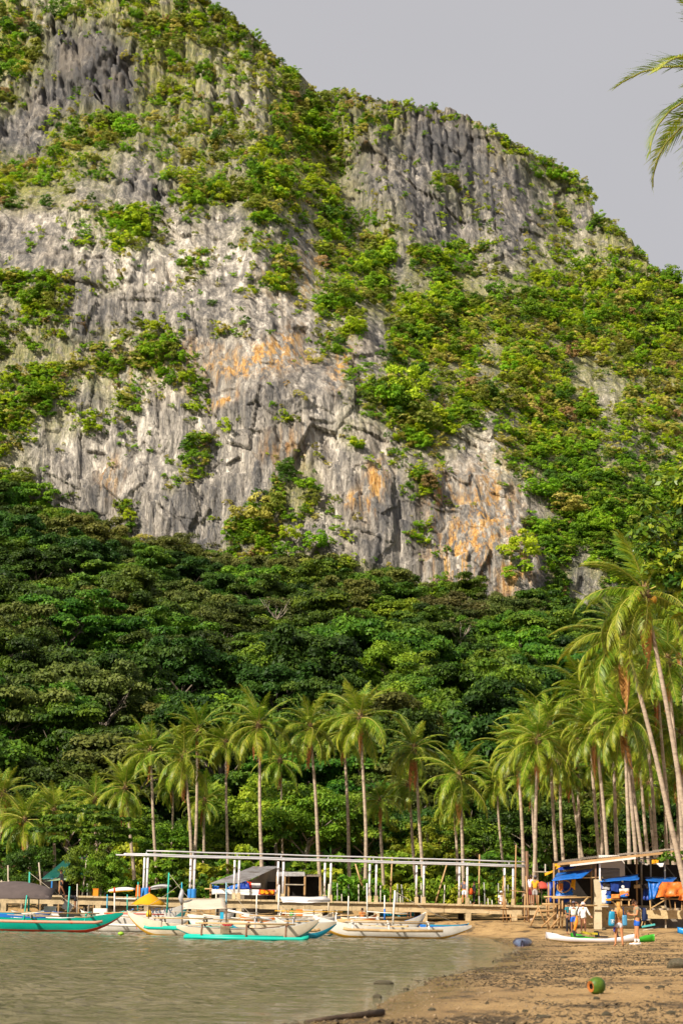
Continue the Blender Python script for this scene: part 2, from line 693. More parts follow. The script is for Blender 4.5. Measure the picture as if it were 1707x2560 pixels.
# distance of the rock face, at photograph columns x rows
_DX = np.array([-600, 0, 300, 600, 900, 1200, 1500, 1750, 2300], float)
_DY = np.array([-400, 0, 120, 250, 400, 520, 650, 800, 1000, 1200, 1400, 1700], float)
_DD = np.array([
 [640, 640, 640, 640, 640, 640, 640, 640, 640],
 [575, 565, 560, 565, 600, 610, 620, 630, 640],
 [560, 548, 545, 552, 585, 600, 615, 625, 640],
 [545, 530, 525, 530, 566, 590, 605, 620, 640],
 [520, 500, 492, 500, 548, 566, 592, 612, 640],
 [478, 468, 466, 478, 525, 552, 578, 602, 640],
 [462, 455, 452, 462, 498, 536, 562, 585, 625],
 [452, 446, 444, 448, 468, 506, 532, 556, 600],
 [444, 438, 437, 438, 446, 466, 494, 512, 560],
 [438, 433, 432, 432, 435, 443, 462, 478, 520],
 [432, 429, 428, 428, 430, 432, 440, 452, 480],
 [428, 426, 425, 425, 426, 428, 430, 434, 450]], float)


def depth_at(px, py):
    gx = np.interp(px, _DX, np.arange(len(_DX)))
    gy = np.interp(py, _DY, np.arange(len(_DY)))
    gx, gy = np.clip(gx, 0, len(_DX) - 1.001), np.clip(gy, 0, len(_DY) - 1.001)
    ix, iy = gx.astype(int), gy.astype(int)
    fx, fy = gx - ix, gy - iy
    fx = fx * fx * (3 - 2 * fx)
    A = _DD
    return (A[iy, ix] * (1 - fx) + A[iy, ix + 1] * fx) * (1 - fy) + (A[iy + 1, ix] * (1 - fx) + A[iy + 1, ix + 1] * fx) * fy


def blob(px, py, cx, cy, rx, ry, rot=0.0):
    c, s = math.cos(R(rot)), math.sin(R(rot))
    dx, dy = px - cx, py - cy
    u, v = (dx * c + dy * s) / rx, (-dx * s + dy * c) / ry
    return np.exp(-(u * u + v * v))


NCX, NCY, NBACK = 790, 560, 14
_px = np.concatenate([np.linspace(-600, -40, 70)[:-1], np.linspace(-40, 1750, NCX - 140), np.linspace(1750, 2300, 72)[1:]])
NCX = len(_px)
_t = np.linspace(0, 1, NCY)
PX = np.repeat(_px[None], NCY, 0)
crest = np.interp(_px, _CX, _CY)
crest = crest - 16 * (ridged(_px / 38.0, _px * 0, 61, 3) - 0.6) - 8 * (vnoise(_px / 9.0, _px * 0, 62) - 0.5)
PY = 1680 + (crest[None] - 1680) * _t[:, None]
D = depth_at(PX.ravel(), PY.ravel()).reshape(PX.shape)
# a few smoothing passes so the bands of the depth table do not show
for _ in range(14):
    D[1:-1] = (D[:-2] + 2 * D[1:-1] + D[2:]) / 4
    D[:, 1:-1] = (D[:, :-2] + 2 * D[:, 1:-1] + D[:, 2:]) / 4
P = at_np(PX.ravel(), PY.ravel(), D.ravel())
X, Z = P[:, 0], P[:, 2]
veg = veg_at(PX.ravel(), PY.ravel()) / 9.0
wx = X + 0.12 * Z + 4 * (fbm(X / 40, Z / 60, 71, 2) - 0.5)
wz = Z + 6 * (fbm(X / 25, Z / 25, 73, 3) - 0.5)
bare = np.clip(1.15 - veg, 0.3, 1.0)
upper = np.clip((700 - PY.ravel()) / 400, 0, 1)
disp = 13 * (fbm(X / 55, Z / 70, 81, 3) - 0.5)
disp += (4.0 + 5 * upper) * (fbm(wx / 15, wz / 36, 83, 4) - 0.5)
disp += bare * 2.4 * (cellular(wx / 8.0, wz / 15.0, 85) - 0.5)
disp += bare * 1.1 * (cellular((wx + 0.4 * Z) / 4.0, (wz - 0.3 * X) / 6.0, 86) - 0.5)


def pillars(w, p, A, Bq, seed, jit):
    # fluted pillars: each column bulges, swells upwards and breaks back at its own height
    u = X / w + jit * fbm(X / (w * 3), Z / (w * 9), seed, 2) + 0.02 * Z / w
    ci = np.floor(u)
    fx = u - ci
    ph = _hash(ci, ci * 0, seed + 5)
    v_ = Z / (p * (0.7 + 0.7 * _hash(ci, ci * 0 + 1, seed + 6))) + 5 * ph + 0.5 * fbm(X / 6, Z / 9, seed + 7, 2)
    q_ = v_ - np.floor(v_)
    amp = 0.35 + 1.1 * _hash(ci, np.floor(v_), seed + 8)
    return A * amp * q_ ** 1.4 + Bq * (1 - np.abs(2 * fx - 1) ** 2.2)


keep_ = np.clip(1.25 - 0.8 * veg, 0.45, 1.0)
patch_ = np.clip((fbm(X / 28, Z / 34, 450, 2) - 0.36) / 0.25, 0.15, 1.15)      # some of the lower face is smooth slab
keep_ = keep_ * np.maximum(patch_, upper)
disp += keep_ * pillars(4.6, 19.0, 0.75 + 3.6 * upper, 0.34 + 1.2 * upper, 410, 1.2)
disp += keep_ * pillars(1.9, 10.0, 0.22 + 1.2 * upper, 0.10 + 0.5 * upper, 430, 1.0)
disp += bare * 0.5 * (cellular(wx / 1.4, wz / 6.5, 88) - 0.5)
disp += bare * 1.0 * (ridged(wx / 5.6, Z / 90.0, 89, 2) - 0.6)
disp += bare * (0.2 + 0.35 * upper) * (ridged(wx / 1.9, Z / 45.0, 91, 2) - 0.6)
disp += 0.45 * (fbm(wx / 1.6, wz / 4.0, 93, 3) - 0.5)
lz = (wz + 0.3 * X) / 23.0 + 1.6 * (fbm(X / 30, Z / 40, 95, 3))
disp += 2.6 * (1 - (lz - np.floor(lz))) * np.clip(2.4 * (fbm(X / 22, Z / 30, 97, 2) - 0.52), 0, 1)   # undercut ledges
# the big gully between the two faces and the dark overhang crack
gx = np.interp(PY.ravel(), [150, 350, 600, 800, 1000], [735, 800, 930, 985, 1010])
disp -= 9.0 * np.exp(-((PX.ravel() - gx) / 60.0) ** 2) * np.clip((1000 - PY.ravel()) / 300, 0, 1)
disp += 5.0 * blob(PX.ravel(), PY.ravel(), 700, 950, 240, 130, 20)
P2 = P.copy()
P2[:, 1] -= disp
P2[:, 0] -= 0.12 * disp
P2[:, 2] += 0.6 * (fbm(X / 3, Z / 3, 99, 2) - 0.5)
CL = P2.reshape(NCY, NCX, 3)
# back of the mountain, falling away behind the crest
last = CL[-1]
back = []
for k in range(1, NBACK + 1):
    q = last.copy()
    q[:, 1] += 6 * k + 2.2 * k * k
    q[:, 2] -= 0.6 * k * k
    back.append(q)
CLB = np.concatenate([CL, np.array(back)], 0)
nr = CLB.shape[0]
i = np.arange(nr - 1)[:, None] * NCX + np.arange(NCX - 1)[None]
quads = np.stack([i, i + 1, i + NCX + 1, i + NCX], -1).reshape(-1, 4)
pxr, pyr = PX.ravel(), PY.ravel()
och = (1.0 * blob(pxr, pyr, 655, 915, 115, 30, -8) + 1.0 * blob(pxr, pyr, 700, 870, 60, 25, -35) + 1.1 * blob(pxr, pyr, 560, 1000, 40, 12, -20)
       + 0.9 * blob(pxr, pyr, 860, 920, 22, 60, 12) + 1.1 * blob(pxr, pyr, 940, 1225, 26, 62, 14) + 0.9 * blob(pxr, pyr, 890, 1262, 30, 18, 0)
       + 0.9 * blob(pxr, pyr, 1215, 1290, 60, 120, 14) + 0.8 * blob(pxr, pyr, 1140, 1400, 60, 90, 12) + 0.75 * blob(pxr, pyr, 1290, 1420, 45, 90, 14)
       + 0.6 * blob(pxr, pyr, 1100, 1230, 50, 50) + 0.5 * blob(pxr, pyr, 270, 1180, 30, 50) + 0.5 * blob(pxr, pyr, 740, 700, 80, 60) + 0.45 * blob(pxr, pyr, 420, 900, 200, 50)
       + 0.5 * blob(pxr, pyr, 720, 1130, 60, 40))
dark = (0.9 * blob(pxr, pyr, 270, 230, 150, 110) + 0.7 * blob(pxr, pyr, 90, 130, 160, 80) + 0.6 * blob(pxr, pyr, 60, 370, 120, 90) + 0.6 * blob(pxr, pyr, 780, 240, 120, 70)
        + 0.5 * blob(pxr, pyr, 1180, 480, 260, 120) + 0.45 * blob(pxr, pyr, 480, 1330, 240, 70) + 0.4 * blob(pxr, pyr, 1000, 350, 200, 100) + 0.45 * blob(pxr, pyr, 560, 940, 90, 40)
        + 0.5 * blob(pxr, pyr, 960, 1300, 90, 90) + 0.5 * blob(pxr, pyr, 1380, 1400, 80, 120) + 0.35 * blob(pxr, pyr, 690, 1010, 160, 40))
pale = (0.8 * blob(pxr, pyr, 200, 560, 160, 110) + 0.7 * blob(pxr, pyr, 60, 740, 90, 130) + 0.6 * blob(pxr, pyr, 480, 640, 240, 90) + 0.7 * blob(pxr, pyr, 720, 800, 130, 90)
        + 0.6 * blob(pxr, pyr, 350, 980, 160, 120) + 0.5 * blob(pxr, pyr, 130, 1080, 100, 110) + 0.7 * blob(pxr, pyr, 1290, 1250, 60, 80) + 0.6 * blob(pxr, pyr, 820, 1060, 90, 90) + 0.4 * blob(pxr, pyr, 620, 1330, 200, 50))
z0 = np.zeros(NBACK * NCX)
attrs = {'ochre': ('POINT', np.concatenate([np.clip(och, 0, 1), z0])), 'dark': ('POINT', np.concatenate([np.clip(dark, 0, 1), z0])),
         'pale': ('POINT', np.concatenate([np.clip(pale, 0, 1), z0])), 'soil': ('POINT', np.concatenate([np.clip(veg * 1.7 - 0.35, 0, 1), z0 + 0.6]))}


def rock_material():
    m, n, l, b = _nt('limestone')
    g = n.new('ShaderNodeNewGeometry')

    def noise(scale, st, detail=8, rough=0.65):
        mp = n.new('ShaderNodeMapping')
        mp.inputs['Scale'].default_value = st
        mp.inputs['Rotation'].default_value = (0, R(6), 0)
        l.new(g.outputs['Position'], mp.inputs[0])
        t = n.new('ShaderNodeTexNoise')
        t.inputs['Scale'].default_value = scale
        t.inputs['Detail'].default_value = detail
        t.inputs['Roughness'].default_value = rough
        l.new(mp.outputs[0], t.inputs['Vector'])
        return t

    def att(k):
        a = n.new('ShaderNodeAttribute')
        a.attribute_name = k
        return a.outputs['Fac']

    def math_(op, a, bb):
        k = n.new('ShaderNodeMath')
        k.operation = op
        for i_, q in enumerate((a, bb)):
            if isinstance(q, (int, float)):
                k.inputs[i_].default_value = q
            else:
                l.new(q, k.inputs[i_])
        return k.outputs[0]

    def mixc(f, a, c):
        k = n.new('ShaderNodeMix')
        k.data_type = 'RGBA'
        l.new(f, k.inputs[0])
        l.new(a, k.inputs[6])
        if isinstance(c, tuple):
            k.inputs[7].default_value = c + (1,)
        else:
            l.new(c, k.inputs[7])
        return k.outputs[2]

    def rng(f, a, bb, c=0.0, d=1.0):
        k = n.new('ShaderNodeMapRange')
        k.inputs[1].default_value, k.inputs[2].default_value = a, bb
        k.inputs[3].default_value, k.inputs[4].default_value = c, d
        l.new(f, k.inputs[0])
        return k.outputs[0]

    st = noise(1.0, (0.50, 0.50, 0.028), 5, 0.60)            # water streaks down the face
    fine = noise(1.0, (1.9, 1.9, 0.13), 5, 0.6)
    big = noise(0.028, (1, 1, 0.8), 5)
    s2 = math_('ADD', math_('MULTIPLY', st.outputs['Fac'], 0.64), math_('MULTIPLY', fine.outputs['Fac'], 0.36))
    s2 = math_('ADD', s2, math_('MULTIPLY', math_('SUBTRACT', big.outputs['Fac'], 0.5), 0.42))
    s2 = math_('ADD', s2, math_('MULTIPLY', att('pale'), 0.085))
    s2 = math_('SUBTRACT', s2, math_('MULTIPLY', att('dark'), 0.15))
    cr = n.new('ShaderNodeValToRGB')
    el = cr.color_ramp.elements
    el[0].position, el[0].color = 0.36, (0.095, 0.093, 0.096, 1)
    el[1].position, el[1].color = 0.66, (0.70, 0.645, 0.565, 1)
    for p_, c_ in ((0.44, (0.158, 0.150, 0.143)), (0.51, (0.262, 0.240, 0.214)), (0.58, (0.410, 0.374, 0.328))):
        e = el.new(p_)
        e.color = c_ + (1,)
    l.new(s2, cr.inputs[0])
    col = cr.outputs[0]
    # iron-stained ochre
    on = noise(1.0, (0.62, 0.62, 0.05), 6, 0.65)
    of = math_('MULTIPLY', att('ochre'), rng(on.outputs['Fac'], 0.46, 0.60))
    of2 = math_('MULTIPLY', math_('MINIMUM', math_('MULTIPLY', of, 1.6), 1.0), 0.9)
    oc = n.new('ShaderNodeValToRGB')
    oc.color_ramp.elements[0].color = (0.40, 0.175, 0.035, 1)
    oc.color_ramp.elements[0].position = 0.35
    oc.color_ramp.elements[1].color = (0.68, 0.43, 0.15, 1)
    oc.color_ramp.elements[1].position = 0.65
    l.new(fine.outputs['Fac'], oc.inputs[0])
    col = mixc(of2, col, oc.outputs[0])
    # faint warm tinge in patches
    wn_ = noise(0.05, (1, 1, 0.5), 6)
    col = mixc(rng(wn_.outputs['Fac'], 0.52, 0.75, 0, 0.40), col, (0.42, 0.34, 0.235))
    # dry litter and moss between the plants
    mn = noise(0.45, (1, 1, 1), 5, 0.7)
    sf = math_('MULTIPLY', att('soil'), rng(mn.outputs['Fac'], 0.33, 0.50))
    mc = n.new('ShaderNodeValToRGB')
    mc.color_ramp.elements[0].color = (0.130, 0.165, 0.024, 1)
    mc.color_ramp.elements[0].position = 0.38
    mc.color_ramp.elements[1].color = (0.36, 0.33, 0.08, 1)
    mc.color_ramp.elements[1].position = 0.62
    l.new(fine.outputs['Fac'], mc.inputs[0])
    col = mixc(math_('MULTIPLY', sf, 0.9), col, mc.outputs[0])
    l.new(col, b.inputs['Base Color'])
    b.inputs['Roughness'].default_value = 0.9
    b.inputs['Specular IOR Level'].default_value = 0.15
    hb = math_('ADD', st.outputs['Fac'], math_('MULTIPLY', fine.outputs['Fac'], 0.8))
    vo = n.new('ShaderNodeTexVoronoi')
    vo.feature = 'DISTANCE_TO_EDGE'
    mpv = n.new('ShaderNodeMapping')
    mpv.inputs['Scale'].default_value = (0.50, 0.50, 0.13)
    l.new(g.outputs['Position'], mpv.inputs[0])
    l.new(mpv.outputs[0], vo.inputs['Vector'])
    hb = math_('ADD', hb, math_('MULTIPLY', rng(vo.outputs['Distance'], 0.0, 0.06), 0.55))
    bp = n.new('ShaderNodeBump')
    bp.inputs['Strength'].default_value = 0.8
    bp.inputs['Distance'].default_value = 0.55
    l.new(hb, bp.inputs['Height'])
    l.new(bp.outputs[0], b.inputs['Normal'])
    return m


me = np_mesh('limestone_cliff', CLB.reshape(-1, 3), quads, attrs, smooth=False, mats=[rock_material()])
o = link('limestone_cliff', me)
tag(o, 'grey limestone mountain face streaked with ochre above the forest', kind='structure')

# ================================================================== FOLIAGE
def leaf_quads(c, nrm, size, rng, aspect=0.55, fold=0.0):
    """diamond leaves at centres c, facing roughly nrm"""
    n = len(c)
    nrm = nrm / np.maximum(np.linalg.norm(nrm, axis=1, keepdims=True), 1e-9)
    r = rng.normal(size=(n, 3))
    a = np.cross(nrm, r)
    a /= np.maximum(np.linalg.norm(a, axis=1, keepdims=True), 1e-9)
    b = np.cross(nrm, a)
    s = np.asarray(size).reshape(-1, 1) * np.ones((n, 1))
    v = np.stack([c + a * s, c + b * s * aspect - nrm * s * fold, c - a * s, c - b * s * aspect - nrm * s * fold], 1)
    q = np.arange(4 * n).reshape(n, 4)
    return v.reshape(-1, 3), q


def crown_leaves(rng, rx, ry, rz, nclump, per, size, low=-0.35, flat=0.6, clump_r=0.30, layered=False):
    """leaf centres, facing and tone for a crown of clumps round an uneven ellipsoid"""
    cs, ns, vs = [], [], []
    for k in range(nclump):
        while True:
            d = rng.normal(size=3)
            d /= np.linalg.norm(d)
            if d[2] > low:
                break
        rad = rng.uniform(0.55, 1.0) ** 0.6
        lump = 1 + 0.28 * math.sin(3.1 * d[0] + 1.7 * d[1] + rx) + 0.18 * math.sin(5.3 * d[1] - 2.2 * d[2])
        cen = d * np.array([rx, ry, rz]) * rad * lump
        if layered:
            cen[2] = round(cen[2] / (rz * 0.42)) * rz * 0.42 + rng.normal() * 0.05 * rz
        cr = clump_r * (rx + rz) / 2 * rng.uniform(0.7, 1.3)
        e = rng.normal(size=(per, 3))
        e /= np.linalg.norm(e, axis=1, keepdims=True)
        e[:, 2] = np.where(e[:, 2] < -0.3, -e[:, 2] * 0.7, e[:, 2])
        rr = rng.uniform(0.35, 1.0, (per, 1)) ** 0.5
        p = cen + e * rr * cr * np.array([1, 1, flat])
        cs.append(p)
        nn = e + np.array([0, 0, 0.7]) + 0.55 * rng.normal(size=(per, 3))
        ns.append(nn)
        tone = np.clip(rng.normal(0.5 + 0.22 * rng.normal(), 0.17, per), 0, 1)
        vs.append(tone)
    return np.concatenate(cs), np.concatenate(ns), np.concatenate(vs)


def crown_mesh(name, seed, rx, ry, rz, nclump, per, size, m, aspect=0.6, **k):
    rng = np.random.default_rng(seed)
    c, n, t = crown_leaves(rng, rx, ry, rz, nclump, per, size, **k)
    v, q = leaf_quads(c, n, size * rng.uniform(0.6, 1.25, len(c)), rng, aspect, 0.12)
    return np_mesh(name, v, q, {'v': ('FACE', t)}, mats=[m])


def trunk_mesh(name, seed, h, r, spread, m, limbs=6, base=0.0):
    rnd = random.Random(seed)
    b = MB()
    lean = rnd.uniform(-0.6, 0.6), rnd.uniform(-0.6, 0.6)
    pts = [(0, 0, base - 1.0), (0, 0, base + 0.3), (lean[0] * 0.4, lean[1] * 0.4, h * 0.35), (lean[0], lean[1], h * 0.62)]
    b.tube(pts, [r * 1.5, r * 1.15, r * 0.9, r * 0.7], 7)
    for i in range(limbs):
        a = 2 * math.pi * (i + rnd.random() * 0.7) / limbs
        L = spread * rnd.uniform(0.6, 1.0)
        z0 = h * rnd.uniform(0.42, 0.62)
        s = (lean[0] * 0.8, lean[1] * 0.8, z0)
        mid = (s[0] + math.cos(a) * L * 0.5, s[1] + math.sin(a) * L * 0.5, z0 + h * 0.16)
        e = (s[0] + math.cos(a) * L, s[1] + math.sin(a) * L, z0 + h * rnd.uniform(0.2, 0.36))
        b.tube([s, mid, e], [r * 0.5, r * 0.32, r * 0.12], 5, cap=False)
        a2 = a + rnd.uniform(-0.9, 0.9)
        b.tube([mid, (mid[0] + math.cos(a2) * L * 0.4, mid[1] + math.sin(a2) * L * 0.4, mid[2] + h * 0.15)], [r * 0.26, r * 0.08], 4, cap=False)
    return b.mesh(name, m, True)


# leaf colours; forest greens are darkened to stand for cloud shadow
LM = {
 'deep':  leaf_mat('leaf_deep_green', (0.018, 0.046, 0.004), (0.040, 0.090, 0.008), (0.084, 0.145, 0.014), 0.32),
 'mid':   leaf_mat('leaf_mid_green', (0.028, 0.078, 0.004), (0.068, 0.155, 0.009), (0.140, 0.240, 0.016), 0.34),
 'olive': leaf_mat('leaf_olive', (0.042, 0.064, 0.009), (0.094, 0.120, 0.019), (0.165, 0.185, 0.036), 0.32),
 'brown': leaf_mat('leaf_brownish', (0.052, 0.062, 0.012), (0.100, 0.108, 0.024), (0.165, 0.160, 0.040), 0.3),
 'bright': leaf_mat('leaf_bright_green', (0.052, 0.120, 0.005), (0.130, 0.250, 0.011), (0.245, 0.370, 0.023), 0.38),
 'fresh': leaf_mat('leaf_fresh_green', (0.090, 0.150, 0.008), (0.220, 0.305, 0.014), (0.385, 0.450, 0.030), 0.40),
}
bark = mat('tree_bark', (0.155, 0.125, 0.095), 0.9, 0.45, 2.0, 0.6, 6.0)
bark_pale = mat('tree_bark_pale', (0.30, 0.25, 0.20), 0.9, 0.4, 2.0, 0.5, 6.0)

# ---- forest trees: six kinds, then copies over the hillside
KINDS = []
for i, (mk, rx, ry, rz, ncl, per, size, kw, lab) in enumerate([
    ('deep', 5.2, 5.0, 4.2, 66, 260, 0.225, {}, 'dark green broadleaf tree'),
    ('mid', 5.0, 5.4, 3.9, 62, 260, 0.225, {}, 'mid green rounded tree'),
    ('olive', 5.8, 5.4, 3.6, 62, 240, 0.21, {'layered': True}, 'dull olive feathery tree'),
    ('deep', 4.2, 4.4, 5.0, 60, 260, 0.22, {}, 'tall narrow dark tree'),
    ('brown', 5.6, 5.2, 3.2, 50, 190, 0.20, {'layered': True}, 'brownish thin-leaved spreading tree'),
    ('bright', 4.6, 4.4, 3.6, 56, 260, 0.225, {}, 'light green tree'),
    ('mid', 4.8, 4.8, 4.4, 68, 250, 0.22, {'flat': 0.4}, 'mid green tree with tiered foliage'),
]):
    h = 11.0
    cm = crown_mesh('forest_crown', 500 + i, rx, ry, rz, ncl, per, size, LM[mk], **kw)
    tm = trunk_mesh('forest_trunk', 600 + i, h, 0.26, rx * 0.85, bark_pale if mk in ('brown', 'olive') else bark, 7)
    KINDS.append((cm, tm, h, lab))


def plant_tree(name, kind, x, y, z, s, rz, label, cat, group, sz=None):
    cm, tm, h, _ = kind
    e = empty(name, (x, y, z), rz, label, cat, group)
    e.scale = (s, s, sz or s)
    c = link('crown', cm, e)
    c.location = (0, 0, h * 0.72)
    link('trunk', tm, e)
    return e


def where(x, y):
    u = x / (0.172 * y)
    side = ', by the left edge' if u < -0.62 else ', left of centre' if u < -0.2 else ', in the middle' if u < 0.2 else ', right of centre' if u < 0.62 else ', by the right edge'
    return side + (' low behind the palms' if y < 235 else ' halfway up the slope' if y < 330 else ' high on the slope' if y < 395 else ' right under the rock')


rnd = random.Random(77)
nf = 0
y = 186.0
row = 0
while y < 436:
    half = 0.172 * y + 5
    step = 9.2 + 2.6 * (y - 186) / 250
    x = -half + (row % 2) * step / 2
    while x < half + 1:
        xx, yy = x + rnd.uniform(-2.8, 2.8), y + rnd.uniform(-2.5, 2.5)
        w = fbm(np.array([xx / 40.0]), np.array([yy / 40.0]), 5, 2)[0]
        k = rnd.choices(range(7), [4.2, 3.8, 2.2, 2.6, 0.45, 0.9, 3.6])[0]
        if w > 0.56 and rnd.random() < 0.5:
            k = 1 if rnd.random() < 0.6 else 6
        if yy > 405:
            k = rnd.choice([0, 1, 2, 4, 6, 1, 2, 5])
        s = rnd.uniform(0.82, 1.28) * (0.92 if yy < 260 else 1.0)
        z = hz(xx, yy)
        plant_tree('forest_tree', KINDS[k], xx, yy, z - 0.3, s, rnd.uniform(0, 6.28), KINDS[k][3] + where(xx, yy), 'tree', 'forest trees below the cliff', s * rnd.uniform(0.85, 1.25))
        nf += 1
        x += step * rnd.uniform(0.85, 1.15)
    y += step * 0.80
    row += 1
print('forest trees', nf)
# the pale bare tree in the middle of the wood, bleached limbs
def bare_tree(px, py, d, h, label):
    p = at(px, py, d)
    e = empty('bare_tree', (p[0], p[1], p[2]), 0.3, label, 'tree')
    b = MB()
    r2 = random.Random(int(px))
    b.tube([(0, 0, -4), (0.1, 0, h * 0.4), (0.0, 0, h * 0.55)], [0.2, 0.16, 0.12], 6)
    for k in range(7):
        a = k * 0.9
        L = h * r2.uniform(0.25, 0.45)
        z0 = h * r2.uniform(0.35, 0.55)
        e1 = (math.cos(a) * L * 0.6, math.sin(a) * L * 0.3, z0 + L * 0.6)
        e2 = (math.cos(a) * L, math.sin(a) * L * 0.5, z0 + L * 1.15)
        b.tube([(0, 0, z0), e1, e2], [0.10, 0.07, 0.03], 5, cap=False)
        b.tube([e1, (e1[0] * 1.1 + 0.3, e1[1], e1[2] + L * 0.5)], [0.05, 0.02], 4, cap=False)
    b.build('trunk', bark_pale, e, True)
    cm = crown_mesh('thin_crown', int(px), h * 0.35, h * 0.35, h * 0.25, 16, 22, 0.22, LM['brown'])
    c = link('crown', cm, e)
    c.location = (0, 0, h * 0.75)


bare_tree(540, 1770, 262, 6.5, 'bleached bare-limbed tree in the middle of the forest')
bare_tree(205, 1405, 402, 9.0, 'thin tree with pale forked trunk at the left foot of the cliff')
bare_tree(395, 1830, 250, 6.0, 'sparse tree with pale limbs above the left palms')

for px, py, d, h, lab in [(95, 1480, 372, 8, 'grey bare tree high at the left of the forest'), (330, 1560, 340, 7, 'bare forked tree left of the forest middle'), 
                          (690, 1600, 325, 7, 'bare tree in the dark middle of the forest'), (845, 1690, 292, 6.5, 'thin bleached tree above the tallest palm'), 
                          (1150, 1650, 310, 7, 'grey forked tree above the jetty couple'), (1260, 1740, 280, 6.5, 'dead tree above the tall pole'), (140, 1690, 295, 6.5, 'bare tree above the left palms')]:
    bare_tree(px, py, d, h, lab)

# ---- understorey: one mass of leaves that closes the ground between the trunks
rng = np.random.default_rng(9)
N = 60000
yy = rng.uniform(172, 432, N)
xx = rng.uniform(-1, 1, N) * (0.175 * yy + 8)
zz = hill_z(xx, yy) + rng.uniform(0.0, 1, N) ** 1.5 * 3.6
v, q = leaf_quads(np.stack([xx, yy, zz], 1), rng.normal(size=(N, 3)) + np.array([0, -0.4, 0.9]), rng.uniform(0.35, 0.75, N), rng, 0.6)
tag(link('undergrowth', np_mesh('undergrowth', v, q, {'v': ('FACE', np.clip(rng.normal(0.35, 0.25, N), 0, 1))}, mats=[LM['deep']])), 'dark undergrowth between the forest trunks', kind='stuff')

# ---- shrubs on the cliff
cl_nrm = np.zeros_like(CL)
du = np.zeros_like(CL)
dv = np.zeros_like(CL)
du[:, 1:-1] = CL[:, 2:] - CL[:, :-2]
dv[1:-1] = CL[2:] - CL[:-2]
cl_nrm = np.cross(du, dv)


def cliff_point(px, py):
    j = int(np.clip(np.searchsorted(_px, px), 1, NCX - 2))
    t = (1680 - py) / (1680 - crest[j])
    i_ = int(np.clip(round(t * (NCY - 1)), 1, NCY - 1))
    return CL[i_, j], (i_, j), t


rng = np.random.default_rng(2024)
SHK = ['bright', 'mid', 'fresh', 'dry', 'olive', 'rust', 'deep']
cand = []
NR = len(VEG)
for r_ in range(NR):
    for c_ in range(-1, 31):
        dens = int(VEG[r_][min(max(c_, 0), 29)])
        if dens == 0:
            k = 1 if rng.random() < 0.2 else 0
        else:
            k = int(dens * 1.1 + 0.30 * dens * dens + rng.random())
        if r_ < 8 and c_ < 15:
            k = int(k * 0.62 + rng.random())
        for _ in range(k * 3):
            px, py = (c_ + rng.random()) * CELL, (r_ + rng.random()) * CELL
            if py > 1560:
                continue
            p, (ii, jj), t = cliff_point(px, py)
            if t >= 1.0:
                continue
            clump = fbm(np.array([p[0] / 9.0]), np.array([p[2] / 9.0]), 301, 3)[0]
            lone = dens <= 4 and rng.random() < 0.16
            if clump < 0.65 - 0.058 * dens and not lone:
                continue
            s = rng.uniform(0.35, 1.1) if lone else rng.gamma(2.6, 0.29) * (0.62 + 0.075 * dens)
            cand.append((px, py, p, min(max(s, 0.3), 3.4), dens, t))
# skyline fringe
for px in np.arange(-20, 1730, 11.0):
    if rng.random() < 0.75:
        py = np.interp(px, _px, crest) + rng.uniform(2, 26)
        p, _, t = cliff_point(px, py)
        cand.append((px, py, p, rng.uniform(0.5, 1.5), 6, t))
# named bushes one can pick out in the photograph
for px, py, s in ((345, 565, 3.0), (320, 545, 2.4), (510, 195, 2.9), (640, 1310, 4.2), (690, 1290, 3.0), (218, 1060, 1.8), (795, 850, 1.6), (790, 920, 2.2), (560, 1075, 2.0),
                  (380, 880, 4.0), (420, 895, 2.6), (1075, 1235, 2.4), (1000, 1000, 4.5), (960, 1015, 3.6), (1060, 1080, 4.0), (1180, 1060, 3.0), (760, 290, 4.5), (800, 330, 4.0),
                  (80, 870, 2.2), (60, 850, 2.0), (100, 735, 2.6), (180, 340, 3.4), (300, 330, 3.6), (960, 630, 3.4), (925, 700, 3.0), (60, 140, 4.2), (20, 190, 3.8), (720, 1190, 2.6), (770, 1230, 2.6),
                  (470, 950, 1.9), (500, 985, 1.6), (1340, 1240, 4.0), (1420, 1290, 4.2), (1300, 1400, 4.0), (1290, 1450, 3.6), (310, 985, 1.9), (1120, 480, 2.6), (1490, 1330, 4.4)):
    p, _, t = cliff_point(px, py)
    cand.append((px, py, p, s, 7, t))


def kind_for(px, py, s):
    w = {'bright': 4.4, 'mid': 2.2, 'fresh': 4.2, 'dry': 1.6, 'olive': 2.2, 'rust': 0.2, 'deep': 0.9}
    if px > 1080 and 790 + 0.12 * (px - 1100) < py < 980 + 0.2 * (px - 1100) and rng.random() < 0.8:
        w.update(dry=7, rust=0.5, fresh=6, olive=4, bright=1.5, mid=0.8, deep=0.3)
    if py < 420 and px < 900:
        w.update(dry=3.0, rust=0.35, olive=3.6, mid=2.0, fresh=3.0)
    if px < 330 and py < 520:
        w.update(deep=2.4, rust=0.5)
    if s < 1.1:
        w.update(dry=2.4, rust=0.3, fresh=4.2)
    if s > 2.4:
        w.update(dry=0.5, rust=0.15, deep=2.2, mid=4)
    if py > 1150 and px > 1150:
        w.update(mid=6, deep=5, dry=0.6, rust=0.2, fresh=0.7)
    tot = sum(w.values())
    r0 = rng.random() * tot
    for k, q_ in w.items():
        r0 -= q_
        if r0 <= 0:
            return k
    return 'mid'


